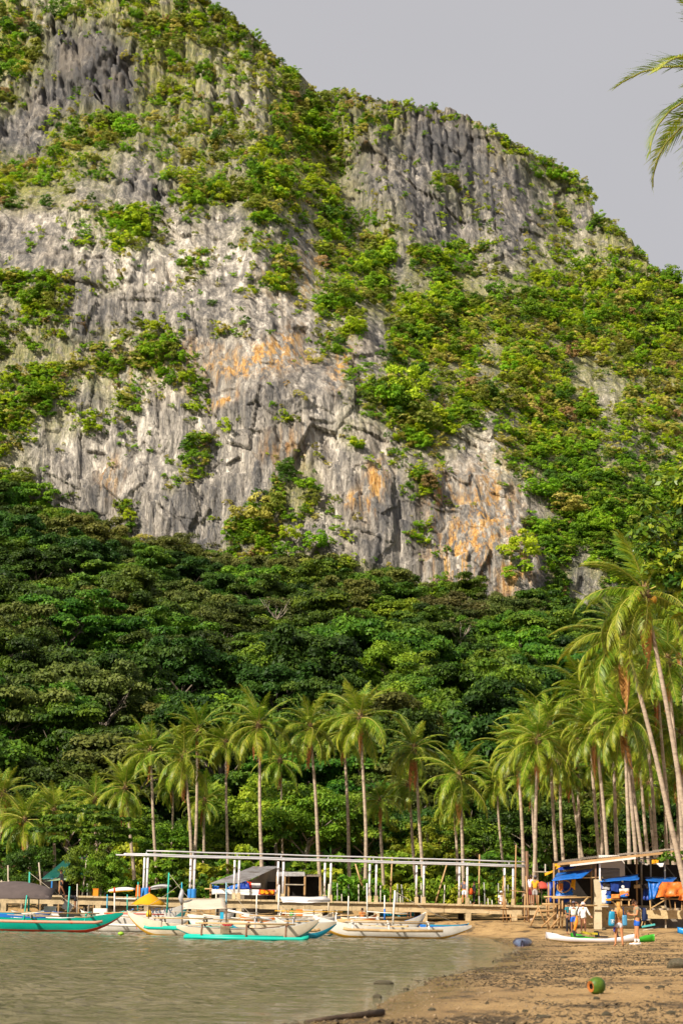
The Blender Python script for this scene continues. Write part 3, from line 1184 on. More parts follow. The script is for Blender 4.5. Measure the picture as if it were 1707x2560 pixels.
# sunlit cliff plants are paler and drier than the forest's
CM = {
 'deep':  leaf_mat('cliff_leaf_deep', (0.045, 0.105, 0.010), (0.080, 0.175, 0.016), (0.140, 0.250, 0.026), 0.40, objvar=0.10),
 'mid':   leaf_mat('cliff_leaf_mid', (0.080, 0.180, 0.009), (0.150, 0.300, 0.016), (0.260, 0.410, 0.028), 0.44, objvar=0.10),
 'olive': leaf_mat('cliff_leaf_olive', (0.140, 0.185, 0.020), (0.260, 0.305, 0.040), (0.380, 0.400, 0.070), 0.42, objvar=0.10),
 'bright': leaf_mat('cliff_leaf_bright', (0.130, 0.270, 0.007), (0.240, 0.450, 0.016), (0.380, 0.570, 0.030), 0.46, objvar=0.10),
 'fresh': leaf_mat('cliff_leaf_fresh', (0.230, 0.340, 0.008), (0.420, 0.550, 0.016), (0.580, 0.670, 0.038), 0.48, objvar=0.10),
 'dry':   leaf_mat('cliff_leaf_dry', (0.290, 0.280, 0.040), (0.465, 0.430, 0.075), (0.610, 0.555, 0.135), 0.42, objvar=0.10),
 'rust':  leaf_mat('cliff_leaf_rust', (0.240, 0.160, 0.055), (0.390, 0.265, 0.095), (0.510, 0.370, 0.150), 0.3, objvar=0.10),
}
SHRUB_MESH, SHRUB_SMALL = {}, {}
for mk in SHK:
    SHRUB_SMALL[mk] = [crown_mesh('tuft_' + mk, 950 + 10 * SHK.index(mk) + k, 1.0, 1.0, 0.85, 12, 34, 0.13, CM[mk], low=-0.5, clump_r=0.40) for k in range(2)]
    SHRUB_MESH[mk] = [crown_mesh('shrub_' + mk, 900 + 10 * SHK.index(mk) + k, 1.0, 1.0, 0.85, 22, 62, 0.085, CM[mk], low=-0.5, clump_r=0.36) for k in range(2)]
SHLAB = {'bright': 'bright green shrub rooted in the rock', 'mid': 'mid green shrub rooted in the rock', 'fresh': 'yellow-green shrub rooted in the rock',
         'dry': 'dry yellow shrub clinging to the rock', 'olive': 'dull olive shrub clinging to the rock', 'rust': 'rust-brown withered shrub on the rock',
         'deep': 'dark green bush growing from the rock'}
def zone(px, py):
    c = ['at the left edge', 'left of centre', 'in the middle', 'right of centre', 'at the right'][int(min(max(px / 342, 0), 4))]
    r = ['near the summit', 'high up', 'at mid height', 'low down', 'at the foot'][int(min(max(py / 290, 0), 4))]
    return ', %s %s' % (c, r)


order = sorted(range(len(cand)), key=lambda k: -cand[k][3])
vis = [k for k in order if -20 < cand[k][0] < 1727 and -30 < cand[k][1] < 1420]
big = set(vis[:290])
GP, GS, GR, GI = [], [], [], []
for k, (px, py, p, s, dens, t) in enumerate(cand):
    mk = kind_for(px, py, s)
    sc3 = (s * rng.uniform(0.85, 1.3), s, s * rng.uniform(0.8, 1.3))
    if k in big:
        o = link('cliff_shrub', SHRUB_MESH[mk][k % 2])
        o.location = (p[0], p[1] - 0.45 * s, p[2] + 0.25 * s)
        o.scale = sc3
        o.rotation_euler = (0, 0, rng.uniform(0, 6.28))
        tag(o, SHLAB[mk] + zone(px, py), 'shrub', 'shrubs on the cliff')
    else:
        GP.append((p[0], p[1] - 0.35 * s, p[2] + 0.2 * s))
        GS.append(sc3)
        GR.append((rng.uniform(-0.4, 0.4), rng.uniform(-0.4, 0.4), rng.uniform(0, 6.28)))
        GI.append(SHK.index(mk) * 2 + k % 2 + (14 if s > 1.2 else 0))
src = bpy.data.collections.new('shrub_sources')
for i_, mk in enumerate(SHK):
    for j_ in range(2):
        src.objects.link(bpy.data.objects.new('shrub_source_%02d' % (2 * i_ + j_), SHRUB_SMALL[mk][j_]))
        src.objects.link(bpy.data.objects.new('shrub_source_%02d' % (14 + 2 * i_ + j_), SHRUB_MESH[mk][j_]))
me = bpy.data.meshes.new('cliff_vegetation')
me.vertices.add(len(GP))
me.vertices.foreach_set('co', np.array(GP, np.float32).ravel())
for nm_, ty_, arr in (('sc', 'FLOAT_VECTOR', GS), ('rot', 'FLOAT_VECTOR', GR)):
    me.attributes.new(nm_, ty_, 'POINT').data.foreach_set('vector', np.array(arr, np.float32).ravel())
me.attributes.new('idx', 'INT', 'POINT').data.foreach_set('value', np.array(GI, np.int32))
vegob = link('cliff_vegetation', me)
tag(vegob, 'small shrubs and dry grass scattered over the limestone face', kind='stuff')
ng = bpy.data.node_groups.new('scatter_shrubs', 'GeometryNodeTree')
ng.interface.new_socket('Geometry', in_out='INPUT', socket_type='NodeSocketGeometry')
ng.interface.new_socket('Geometry', in_out='OUTPUT', socket_type='NodeSocketGeometry')
gi, go = ng.nodes.new('NodeGroupInput'), ng.nodes.new('NodeGroupOutput')
ip = ng.nodes.new('GeometryNodeInstanceOnPoints')
ci = ng.nodes.new('GeometryNodeCollectionInfo')
ci.inputs['Collection'].default_value = src
ci.inputs['Separate Children'].default_value = True
ci.inputs['Reset Children'].default_value = True


def named(nm_, ty_):
    k_ = ng.nodes.new('GeometryNodeInputNamedAttribute')
    k_.data_type = ty_
    k_.inputs['Name'].default_value = nm_
    return k_.outputs['Attribute']


ip.inputs['Pick Instance'].default_value = True
ng.links.new(gi.outputs[0], ip.inputs['Points'])
ng.links.new(ci.outputs[0], ip.inputs['Instance'])
ng.links.new(named('idx', 'INT'), ip.inputs['Instance Index'])
er = ng.nodes.new('FunctionNodeEulerToRotation')
ng.links.new(named('rot', 'FLOAT_VECTOR'), er.inputs[0])
ng.links.new(er.outputs[0], ip.inputs['Rotation'])
ng.links.new(named('sc', 'FLOAT_VECTOR'), ip.inputs['Scale'])
ng.links.new(ip.outputs[0], go.inputs[0])
vegob.modifiers.new('scatter', 'NODES').node_group = ng
print('cliff shrubs', len(cand), flush=True)

# ================================================================== PALMS
palm_leaf = leaf_mat('palm_leaflet', (0.040, 0.095, 0.004), (0.125, 0.215, 0.008), (0.340, 0.390, 0.026), 0.32, 0.42, 0.4, 0.18)
palm_dead = leaf_mat('palm_dead_leaf', (0.20, 0.085, 0.025), (0.42, 0.19, 0.06), (0.56, 0.29, 0.10), 0.2, 0.8, 0.1, 0.15)
palm_rib = mat('palm_rib', (0.33, 0.31, 0.055), 0.5, 0.2, 4)
dead_rib = mat('palm_dead_rib', (0.40, 0.22, 0.09), 0.8, 0.2, 4)
palm_bark = mat('palm_bark', (0.42, 0.33, 0.245), 0.9, 0.30, 2.0, 0.5, 9.0, stretch=(1, 1, 2.5), dirt=((0.15, 0.12, 0.09), 1.6, 0.7))
husk_green = mat('coconut_green', (0.20, 0.24, 0.03), 0.5, 0.3, 6)
husk_gold = mat('coconut_gold', (0.50, 0.26, 0.03), 0.5, 0.3, 6)
sheath = mat('palm_sheath', (0.17, 0.105, 0.05), 0.95, 0.4, 8)


def frond_mesh(name, seed, L, droop, npair, lw, dead=False, ll=0.20, vdrop=0.5):
    """one feather leaf along +X: a bending midrib with leaflets hanging on both sides"""
    rng = np.random.default_rng(seed)
    k = 16
    s = np.linspace(0, 1, k)
    ang = -droop * s ** 1.5
    dx, dz = np.cos(ang), np.sin(ang)
    xs = np.concatenate([[0], np.cumsum((dx[1:] + dx[:-1]) / 2)]) * L / (k - 1)
    zs = np.concatenate([[0], np.cumsum((dz[1:] + dz[:-1]) / 2)]) * L / (k - 1)
    b = MB()
    b.tube([(xs[i], 0, zs[i]) for i in range(0, k, 2)] + [(xs[-1], 0, zs[-1])], list(np.linspace(0.05, 0.012, 8 + 1) * L / 4), 4)
    rv, rf = np.array(b.v), b.f
    V, Q, T = [], [], []
    n0 = 0
    for i in range(npair):
        t = 0.14 + 0.86 * (i + 0.5) / npair
        px_, pz_, a = np.interp(t, s, xs), np.interp(t, s, zs), np.interp(t, s, ang)
        fw = np.array([math.cos(a), 0, math.sin(a)])
        up = np.array([-math.sin(a), 0, math.cos(a)])
        prof = (0.45 + 0.55 * math.sin(math.pi * min(1, (t + 0.12) ** 0.85))) * (1 - 0.55 * max(0, t - 0.75) / 0.25)
        for sd in (-1, 1):
            ln = L * ll * prof * rng.uniform(0.7, 1.15) * (0.35 if rng.random() < 0.06 else 1)
            sweep = 0.45 + 0.75 * t + rng.normal() * 0.08
            d1 = np.array([0, sd, 0]) * (1.0 if not dead else 0.35) + fw * sweep + up * (0.22 - vdrop * 0.4)
            d1 /= np.linalg.norm(d1)
            d2 = d1 + np.array([0, 0, -1.0]) * (vdrop + rng.uniform(0, 0.5)) * (1.0 if not dead else 2.0)
            d2 /= np.linalg.norm(d2)
            p0 = np.array([px_, 0, pz_])
            pm = p0 + d1 * ln * 0.5
            pt = pm + d2 * ln * 0.55
            wv = fw * lw * 0.5 * rng.uniform(0.8, 1.2)
            V += [p0 - wv * 0.5, p0 + wv * 0.5, pm + wv, pm - wv, pt + wv * 0.15, pt - wv * 0.15]
            Q += [(n0, n0 + 1, n0 + 2, n0 + 3), (n0 + 3, n0 + 2, n0 + 4, n0 + 5)]
            n0 += 6
            tn = np.clip(rng.normal(0.40 + 0.35 * t, 0.18), 0, 1)
            T += [tn, tn]
    V = np.array(V)
    quads = [f for f in rf if len(f) == 4]
    nb = len(rv)
    allv = np.concatenate([rv, V])
    allq = np.array(quads + [tuple(x + nb for x in f) for f in Q])
    mi = [1] * len(quads) + [0] * len(Q)
    tt = np.array([0.5] * len(quads) + T)
    return np_mesh(name, allv, allq, {'v': ('FACE', tt)}, mats=[palm_dead, dead_rib] if dead else [palm_leaf, palm_rib], midx=mi)


FR = [[frond_mesh('frond', 10 * k + j, 1.0 * 3.6, dr, 44, 0.068, vdrop=vd, ll=0.25) for j in range(2)] for k, (dr, vd) in enumerate([(0.6, 0.25), (1.1, 0.4), (1.5, 0.6), (1.8, 0.85), (1.2, 1.1)])]
FR_DEAD = [frond_mesh('dead_frond', 90 + j, 3.0, 0.5, 30, 0.13, dead=True, ll=0.20, vdrop=0.9) for j in range(2)]
b = MB()
_r = random.Random(4)
for k in range(9):
    a = _r.uniform(0, 6.28)
    q_ = _r.uniform(0.2, 0.42)
    b.lathe([(0.02, -0.14), (0.10, -0.07), (0.12, 0.02), (0.075, 0.11), (0.02, 0.14)], 7, (math.cos(a) * q_, math.sin(a) * q_, _r.uniform(-0.55, -0.15)))
NUTS_G, NUTS_Y = b.mesh('nuts', husk_green, True), b.mesh('nuts', husk_gold, True)
b = MB()
b.lathe([(0.14, -0.7), (0.24, -0.3), (0.26, 0.0), (0.16, 0.3), (0.05, 0.55)], 8)
HEART = b.mesh('crown_shaft', sheath, True)

PALM_N = [0]


def palm(cx, cy, bx, by, d, L=3.4, nfr=27, r=0.155, label='', group='coconut palms behind the jetty', bend=0.0, nuts=0, dead=3, ddepth=0.0, wind=0.38, gz=None, thin=1.0, fset=None):
    """a palm whose crown heart is seen at (cx, cy) and whose stem passes (bx, by)"""
    PALM_N[0] += 1
    rnd = random.Random(PALM_N[0] * 13 + 5)
    top = V3(at(cx, cy, d + ddepth))
    low = V3(at(bx, by, d))
    if gz is None:
        gz = min(max(bz(low.x, low.y), 0.0) if low.y < 172 else hz(low.x, low.y), low.z)
    # carry the stem on down to the ground
    base = Vector((low.x + (low.x - top.x) * 0.04, low.y, gz - 0.3))
    e = empty('coconut_palm', (base.x, base.y, gz), 0, label, 'palm tree', group)
    o_ = Vector((base.x, base.y, gz))
    n = 15
    ctrl = (base + top) / 2 + Vector((bend, 0, -0.12 * (top.z - base.z)))
    ctrl.x = low.x * 0.45 + base.x * 0.2 + top.x * 0.35 + bend
    pts, rad = [], []
    for i_ in range(n):
        t = i_ / (n - 1)
        p = base * (1 - t) ** 2 + ctrl * 2 * t * (1 - t) + top * t * t
        pts.append(p - o_ + Vector((0.03 * math.sin(9 * t + PALM_N[0]), 0, 0)))
        rad.append(r * (1.0 - 0.42 * t + 0.5 * math.exp(-t * 22)) * thin)
    # ringed bark: doubled stations with a small step
    P_, R_ = [], []
    for i_ in range(n - 1):
        for k in range(5):
            u = k / 5
            P_ += [pts[i_].lerp(pts[i_ + 1], u), pts[i_].lerp(pts[i_ + 1], u + 0.15)]
            rr = rad[i_] * (1 - u) + rad[i_ + 1] * u
            R_ += [rr * 1.045, rr * 0.985]
    P_.append(pts[-1])
    R_.append(rad[-1])
    MB().tube(P_, R_, 9).build('trunk', palm_bark, e, True)
    tp = top - o_
    h = link('crown_shaft', HEART, e)
    h.location = tp
    sc = L / 3.6
    h.scale = (sc, sc, sc)
    az0 = rnd.uniform(0, 6.28)
    for i_ in range(nfr):
        f = (i_ + rnd.random() * 0.5) / nfr               # 0 young and upright .. 1 old and hanging
        az = az0 + i_ * 2.399963 + rnd.uniform(-0.15, 0.15)
        el = R(78 - 118 * f ** 0.9 + rnd.uniform(-9, 9))
        kidx = 0 if f < 0.18 else 1 if f < 0.42 else 2 if f < 0.66 else 3 if f < 0.85 else 4
        # sea wind swings the leaves to the left
        dx_, dy_ = math.cos(az) - wind, math.sin(az)
        az = math.atan2(dy_, dx_)
        o = link('frond', (fset or FR)[kidx][rnd.randrange(2)], e)
        o.location = tp + Vector((0, 0, 0.22 * (1 - 2 * f))) * sc
        o.rotation_euler = (rnd.uniform(-0.35, 0.35), -el, az)
        s_ = sc * rnd.uniform(0.86, 1.1) * (0.82 if f < 0.1 else 1)
        o.scale = (s_, s_, s_)
    for i_ in range(dead):
        az = rnd.uniform(math.pi * 0.7, math.pi * 1.9)
        o = link('dead_frond', FR_DEAD[i_ % 2], e)
        o.location = tp + Vector((math.cos(az) * 0.15, math.sin(az) * 0.15, -0.25))
        o.rotation_euler = (rnd.uniform(-0.2, 0.2), R(rnd.uniform(74, 88)), az)
        s_ = sc * rnd.uniform(0.75, 1.15)
        o.scale = (s_, s_, s_)
    if nuts:
        o = link('coconut_bunch', NUTS_G if nuts == 1 else NUTS_Y, e)
        o.location = tp + Vector((-0.05, -0.15, -0.1))
        o.scale = (1.15 * sc,) * 3
    return e


MIDP = [  # crown x, y, stem x, y, distance, leaf length, options, label
 (10, 1985, -12, 2150, 158, 3.2, {}, 'coconut palm cut by the left edge behind the jetty'),
 (63, 2051, 88, 2180, 146, 3.0, {'nuts': 2, 'dead': 3}, 'short coconut palm with hanging brown leaves left of the green tarp'),
 (137, 2027, 138, 2190, 148, 3.0, {'nuts': 2}, 'straight coconut palm standing beside the green tarp'),
 (238, 1998, 250, 2120, 160, 2.9, {'dead': 1}, 'coconut palm rising behind the dark layered tree'),
 (314, 1970, 341, 2125, 152, 2.9, {'bend': 0.25}, 'slender coconut palm over the left end of the white frame'),
 (376, 1880, 398, 2100, 162, 3.3, {'nuts': 1, 'dead': 1}, 'coconut palm with a leafy crown, left of the crossing pair'),
 (433, 1950, 433, 2110, 166, 2.6, {'dead': 1, 'thin': 0.85}, 'coconut palm half hidden behind the crossing pair'),
 (461, 1892, 488, 2100, 152, 3.5, {'nuts': 2, 'bend': 0.2}, 'leaning coconut palm, left one of the crossing pair'),
 (496, 1827, 490, 2108, 158, 2.9, {'dead': 1}, 'taller coconut palm, right one of the crossing pair'),
 (512, 2002, 511, 2122, 164, 2.8, {'dead': 1}, 'low coconut palm at the foot of the crossing pair'),
 (565, 1857, 571, 2190, 156, 2.6, {'thin': 0.85, 'dead': 1}, 'thin straight coconut palm left of the tin-roofed house'),
 (647, 1814, 656, 2225, 143, 3.2, {'dead': 3}, 'tall coconut palm in front of the tin-roofed house'),
 (700, 1900, 712, 2160, 168, 2.9, {'dead': 2, 'thin': 0.8}, 'coconut palm behind, between the two tall palms over the house'),
 (775, 1818, 802, 2235, 145, 3.2, {'dead': 3, 'bend': 0.15}, 'tall coconut palm right of the tin-roofed house'),
 (861, 1830, 877, 2215, 150, 3.0, {'dead': 2}, 'tall coconut palm, left one of the close pair in the middle'),
 (900, 1794, 912, 2225, 143, 3.7, {'nuts': 1, 'dead': 2, 'bend': 0.35}, 'tallest coconut palm behind the jetty with a wide crown'),
 (949, 2002, 960, 2210, 150, 2.3, {'dead': 3, 'nuts': 2}, 'short coconut palm right of the tallest palm'),
 (1035, 1871, 1057, 2225, 147, 3.1, {'dead': 2, 'bend': 0.2}, 'tall coconut palm left of the couple on the jetty'),
 (1020, 1960, 1043, 2200, 156, 2.6, {'dead': 2}, 'coconut palm close behind the palm left of the couple'),
 (1147, 1941, 1163, 2220, 143, 3.4, {'nuts': 1, 'dead': 2, 'nfr': 28}, 'full-crowned coconut palm above the couple on the jetty'),
 (1135, 2010, 1147, 2195, 155, 2.3, {'dead': 1, 'thin': 0.9}, 'dark-stemmed coconut palm behind the full-crowned palm'),
]
for cx, cy, bx, by, d, L, kw, lab in MIDP:
    palm(cx, cy, bx, by, d, L, label=lab, **kw)
RIGHTP = [
 (1296, 1880, 1312, 2160, 138, 3.3, {'dead': 2}, 'coconut palm left of the tall pole at the end of the jetty'),
 (1345, 1850, 1330, 2130, 134, 3.4, {'dead': 3}, 'coconut palm beside the tall pole, leaning right'),
 (1372, 1815, 1394, 2140, 140, 3.6, {'dead': 2}, 'coconut palm over the left end of the stall roof'),
 (1420, 1935, 1475, 2125, 150, 2.8, {'nuts': 1, 'dead': 2}, 'lower coconut palm with drooping brown leaf behind the stall'),
 (1462, 1735, 1508, 2130, 140, 3.6, {'dead': 2}, 'coconut palm with a high crown over the middle of the stall'),
 (1488, 1822, 1530, 2130, 132, 3.4, {'nuts': 2, 'dead': 2}, 'coconut palm with golden nuts above the stall'),
 (1500, 1905, 1504, 2120, 148, 2.6, {'dead': 2}, 'small-crowned coconut palm behind the stall'),
 (1562, 1790, 1573, 2130, 128, 3.6, {'dead': 3}, 'coconut palm with a skirt of brown leaves over the stall'),
 (1566, 1830, 1618, 2130, 133, 3.2, {'dead': 2}, 'coconut palm leaning left behind the skirted palm'),
 (1594, 1885, 1631, 2125, 140, 3.0, {'dead': 2}, 'coconut palm leaning left at the right of the stall roof'),
 (1655, 1820, 1669, 2110, 142, 3.2, {'dead': 2}, 'straight coconut palm at the right end of the stall'),
 (1700, 1835, 1702, 2090, 136, 3.2, {'dead': 1}, 'coconut palm cut by the right edge above the stall'),
 (1540, 1990, 1543, 2120, 160, 2.5, {'dead': 1, 'thin': 0.8}, 'thin coconut palm deep behind the stall'),
 (1620, 1960, 1640, 2120, 156, 2.7, {'dead': 1}, 'shaded coconut palm deep behind the right end of the stall'),
 (1240, 1960, 1262, 2190, 158, 2.6, {'dead': 1, 'thin': 0.8}, 'coconut palm between the jetty couple and the tall pole'),
]
RIGHTP += [
 (1395, 1905, 1412, 2140, 146, 2.9, {'dead': 2}, 'coconut palm whose crown fills the gap left of the lower drooping one'),
 (1440, 1850, 1452, 2130, 150, 3.1, {'dead': 2}, 'coconut palm half hidden in the crowns above the stall middle'),
 (1525, 1745, 1545, 2120, 146, 3.3, {'dead': 2}, 'coconut palm standing between the golden-nut palm and the skirted one'),
 (1610, 1745, 1650, 2110, 138, 3.3, {'dead': 2}, 'coconut palm crowded against the big leaning one'),
 (1545, 1680, 1600, 2110, 132, 3.4, {'dead': 2}, 'coconut palm with its crown just under the big leaning one'),
 (1640, 1700, 1690, 2100, 134, 3.3, {'dead': 2}, 'coconut palm between the two leaning stems'),
 (1325, 1945, 1345, 2150, 152, 2.8, {'dead': 1, 'thin': 0.85}, 'slim coconut palm behind the tall rusty post'),
 (1690, 1930, 1696, 2090, 146, 2.9, {'dead': 1}, 'low coconut palm at the right edge behind the stall'),
]
for cx, cy, bx, by, d, L, kw, lab in RIGHTP:
    palm(cx, cy, bx, by, d, L, label=lab, group='coconut palms behind the stall', **kw)
LEAN = [
 (1559, 1595, 1720, 2040, 106, 4.0, {'nuts': 1, 'dead': 4, 'bend': 0.35, 'r': 0.165, 'nfr': 26, 'wind': 0.4}, 'big leaning coconut palm with green nuts and long brown leaves at the right'),
 (1612, 1482, 1740, 1820, 100, 4.0, {'nuts': 2, 'dead': 2, 'bend': 0.2, 'r': 0.16, 'nfr': 26, 'wind': 0.4}, 'highest leaning coconut palm at the right edge, golden nuts under its crown'),
 (1668, 1650, 1712, 2010, 122, 3.4, {'dead': 2, 'bend': 0.1}, 'coconut palm behind the leaning pair at the right edge'),
 (1690, 1560, 1760, 2000, 128, 3.4, {'dead': 1}, 'coconut palm crown showing at the right edge behind the highest palm'),
]
for cx, cy, bx, by, d, L, kw, lab in LEAN:
    palm(cx, cy, bx, by, d, L, label=lab, group='leaning coconut palms at the right', gz=0.9, **kw)
FRN = [[frond_mesh('frond', 300 + 10 * k + j, 3.6, dr, 62, 0.052, vdrop=vd * 0.3, ll=0.30) for j in range(2)] for k, (dr, vd) in enumerate([(0.7, 0.25), (1.3, 0.35), (1.7, 0.45), (1.9, 0.5), (1.3, 0.6)])]
palm(1895, 250, 2250, 1500, 60, 4.6, fset=FRN, nfr=38, r=0.17, label='very tall coconut palm whose leaves enter at the top right against the sky', group=None, gz=0.4, dead=0, nuts=1, wind=0.05)
palm(1775, 2140, 1800, 2240, 112, 2.2, nfr=16, r=0.12, label='small coconut palm whose leaf hangs in at the right by the stall', group=None, gz=0.8, dead=0, wind=0.2)

# ================================================================== NEAR TREES AND BUSHES
NEAR = []
for i, (mk, rx, rz, ncl, per, size, kw) in enumerate([
    ('mid', 3.0, 2.6, 72, 150, 0.12, {}), ('bright', 3.0, 2.4, 72, 150, 0.12, {}), ('deep', 3.2, 2.8, 72, 150, 0.125, {}),
    ('fresh', 2.6, 2.0, 62, 150, 0.11, {}), ('olive', 3.2, 2.2, 62, 130, 0.11, {'layered': True})]):
    cm = crown_mesh('near_crown', 700 + i, rx, rx, rz, ncl, per, size, LM[mk], **kw)
    tm = trunk_mesh('near_trunk', 720 + i, 5.5, 0.13, rx * 0.85, bark_pale, 7)
    NEAR.append((cm, tm, 5.5))
rnd = random.Random(12)
for (px, ytop, d, k, s, lab) in [
    (30, 2060, 172, 0, 1.2, 'green tree at the left edge behind the short palm'), (110, 2000, 178, 2, 1.2, 'dark tree behind the green tarp'),
    (190, 1965, 176, 0, 1.25, 'tree above the dark layered tree at the left'), (300, 2050, 170, 1, 1.0, 'bright tree left of the white frame'),
    (370, 2040, 174, 2, 1.2, 'dark tree behind the left columns of the white frame'), (420, 2080, 166, 1, 1.0, 'bright green tree above the left columns of the white frame'),
    (480, 2080, 168, 3, 0.9, 'yellow-green bushy tree under the crossing palms'), (560, 2030, 174, 0, 1.2, 'green tree behind the thin straight palm'),
    (620, 1960, 172, 1, 1.3, 'leafy bright tree behind the tall palm of the house'), (700, 1955, 170, 3, 1.35, 'large yellow-green tree above the tin-roofed house'),
    (760, 1990, 168, 1, 1.2, 'leafy bright tree right above the tin-roofed house'), (830, 1960, 172, 1, 1.3, 'bright tree between the tall palms of the middle'),
    (900, 2010, 170, 0, 1.2, 'green tree behind the tallest palm'), (980, 2020, 172, 2, 1.2, 'dark tree right of the short palm'),
    (1060, 2060, 168, 3, 1.0, 'yellow-green tree low behind the palm left of the couple'), (1100, 2030, 176, 0, 1.2, 'green tree behind the full-crowned palm'),
    (1190, 2080, 168, 0, 1.1, 'green tree behind the couple on the jetty'), (1250, 2010, 176, 2, 1.3, 'dark tree left of the tall pole'),
    (1330, 2030, 170, 2, 1.3, 'dark tree behind the tall pole'), (1400, 2000, 174, 2, 1.35, 'dark tree behind the left end of the stall roof'),
    (1470, 2040, 170, 0, 1.3, 'green tree behind the middle of the stall roof'), (1540, 2030, 172, 2, 1.3, 'dark tree right behind the stall roof'),
    (1610, 2010, 170, 0, 1.3, 'green tree behind the right end of the stall roof'), (1680, 2020, 168, 2, 1.3, 'dark tree at the right edge behind the stall')]:
    p = at(px, ytop, d)
    cm, tm, h = NEAR[k]
    ht = p[2] - 1.0
    sz = max(0.7, ht / 7.2)
    g = max(bz(p[0], d), 0.3) if d < 172 else hz(p[0], d)
    plant_tree('broadleaf_tree', (cm, tm, h, ''), p[0], d, g - 0.2, s, rnd.uniform(0, 6.28), lab, 'tree', 'broadleaf trees behind the palms', sz)

# the dark layered tree left of the frame
lay = crown_mesh('layered_crown', 760, 3.0, 2.6, 1.7, 64, 90, 0.16, LM['mid'], layered=True, flat=0.3, low=-0.6)
laytr = trunk_mesh('layered_trunk', 761, 4.4, 0.12, 2.4, bark, 8)
p = at(222, 2075, 141)
e = empty('layered_tree', (p[0], 141, 0.7), 0, 'dark green tree with flat tiers of leaves left of the white frame', 'tree')
c = link('crown', lay, e)
c.location = (0, 0, p[2] - 0.7)
t_ = link('trunk', laytr, e)
t_.scale = (1, 1, (p[2]) / 4.6)

# big-leaved tree reaching in at the right edge
sea_leaf = leaf_mat('broad_glossy_leaf', (0.030, 0.090, 0.008), (0.120, 0.220, 0.012), (0.380, 0.430, 0.025), 0.40, 0.35, 0.5, 0.0)
rng = np.random.default_rng(55)
p = at(1795, 1335, 60)
e = empty('almond_tree', (p[0] + 0.5, 60, 0.4), 0, 'large-leaved glossy tree reaching in from the right edge', 'tree')
c_, n_, t_ = crown_leaves(rng, 2.15, 2.2, 2.0, 130, 80, 0.13, low=-1.0, flat=0.8, clump_r=0.22)
v, q = leaf_quads(c_, n_, rng.uniform(0.09, 0.16, len(c_)), rng, 0.55, 0.15)
c = link('crown', np_mesh('crown', v, q, {'v': ('FACE', t_)}, mats=[sea_leaf]), e)
c.location = (-0.5, 0, p[2] - 0.4)
tm = trunk_mesh('trunk', 762, 14.6, 0.2, 1.7, bark, 8)
link('trunk', tm, e)

for px, py, d, k, s, lab in [(226, 2150, 138.2, 0, 1.0, 'bright tree hiding the right part of the green tarp'), (258, 2165, 138.0, 1, 0.85, 'leafy young tree right of the green tarp'), (60, 2150, 143, 2, 1.0, 'dark bushy tree left of the green tarp')]:
    p = at(px, py, d)
    cm, tm, h = NEAR[k]
    g = max(bz(p[0], d), 0.3)
    e = plant_tree('broadleaf_tree', (cm, tm, h, ''), p[0], d, g - 0.2, 0.55 * s, k, lab, 'tree', 'broadleaf trees behind the palms', max(0.35, (p[2] - g) / 5.2))

# bushes in front of the trees, behind the jetty rail
BU = []
for i, (mk, rx, rz, ncl, per, size) in enumerate([('bright', 1.2, 0.95, 26, 60, 0.13), ('mid', 1.2, 0.9, 26, 60, 0.13), ('fresh', 1.1, 0.9, 24, 60, 0.12)]):
    BU.append(crown_mesh('bush', 780 + i, rx, rx, rz, ncl, per, size, LM[mk], low=-0.2))
rnd = random.Random(31)
bushes = []
for px in range(-20, 1360, 42):
    bushes.append((px + rnd.uniform(-14, 14), rnd.uniform(2205, 2238) if px > 800 else rnd.uniform(2195, 2230), rnd.uniform(141, 152), rnd.choice([0, 0, 1, 2] if px > 780 else [0, 1, 1, 2]), rnd.uniform(0.9, 1.4)))
for px in range(230, 1360, 48):
    bushes.append((px + rnd.uniform(-14, 14), rnd.uniform(2140, 2185), rnd.uniform(155, 163), rnd.choice([0, 1, 0, 2]), rnd.uniform(1.3, 2.0)))
for px in range(830, 1330, 30):
    bushes.append((px + rnd.uniform(-10, 10), rnd.uniform(2222, 2246), rnd.uniform(137.5, 140), rnd.choice([0, 2, 0]), rnd.uniform(0.6, 0.9)))
for k, (px, py, d, kd, s) in enumerate(bushes):
    p = at(px, py, d)
    if 520 < px < 830 and d < 150:
        continue
    o = link('bush', BU[kd])
    g = max(bz(p[0], d), 0.2)
    o.location = (p[0], d, max(g, p[2] - 0.9 * s))
    o.scale = (s * 1.15, s, max(s, (p[2] - g) * 0.75))
    o.rotation_euler = (0, 0, rnd.uniform(0, 6.28))
    col = ['bright green', 'mid green', 'yellow-green'][kd]
    zone = 'at the left' if px < 520 else 'above the house' if px < 830 else 'in front of the palm stems'
    tag(o, '%s leafy bush behind the jetty %s' % (col, zone), 'bush', 'bushes behind the jetty')

# ================================================================== JETTY AND WHITE FRAME
concrete = mat('jetty_concrete', (0.52, 0.40, 0.235), 0.9, 0.28, 1.2, 0.5, 9, dirt=((0.20, 0.15, 0.09), 2.2, 0.65))
concrete_dark = mat('jetty_concrete_shaded', (0.10, 0.085, 0.06), 0.9, 0.4, 2.0, 0.5, 9)  # rear piers: the shade under the deck is put into the colour
white_pipe = mat('white_pipe', (0.78, 0.74, 0.76), 0.45, 0.08, 1.0, dirt=((0.50, 0.46, 0.44), 1.5, 0.5))
grey_pipe = mat('grey_pipe', (0.52, 0.51, 0.53), 0.4, 0.12, 1.0, metal=0.2)
blue_drum = mat('blue_plastic', (0.03, 0.20, 0.55), 0.45, 0.2, 3.0)
bamboo = mat('bamboo', (0.50, 0.33, 0.15), 0.6, 0.3, 2.5, 0.2, 10, dirt=((0.22, 0.13, 0.06), 3.0, 0.6))
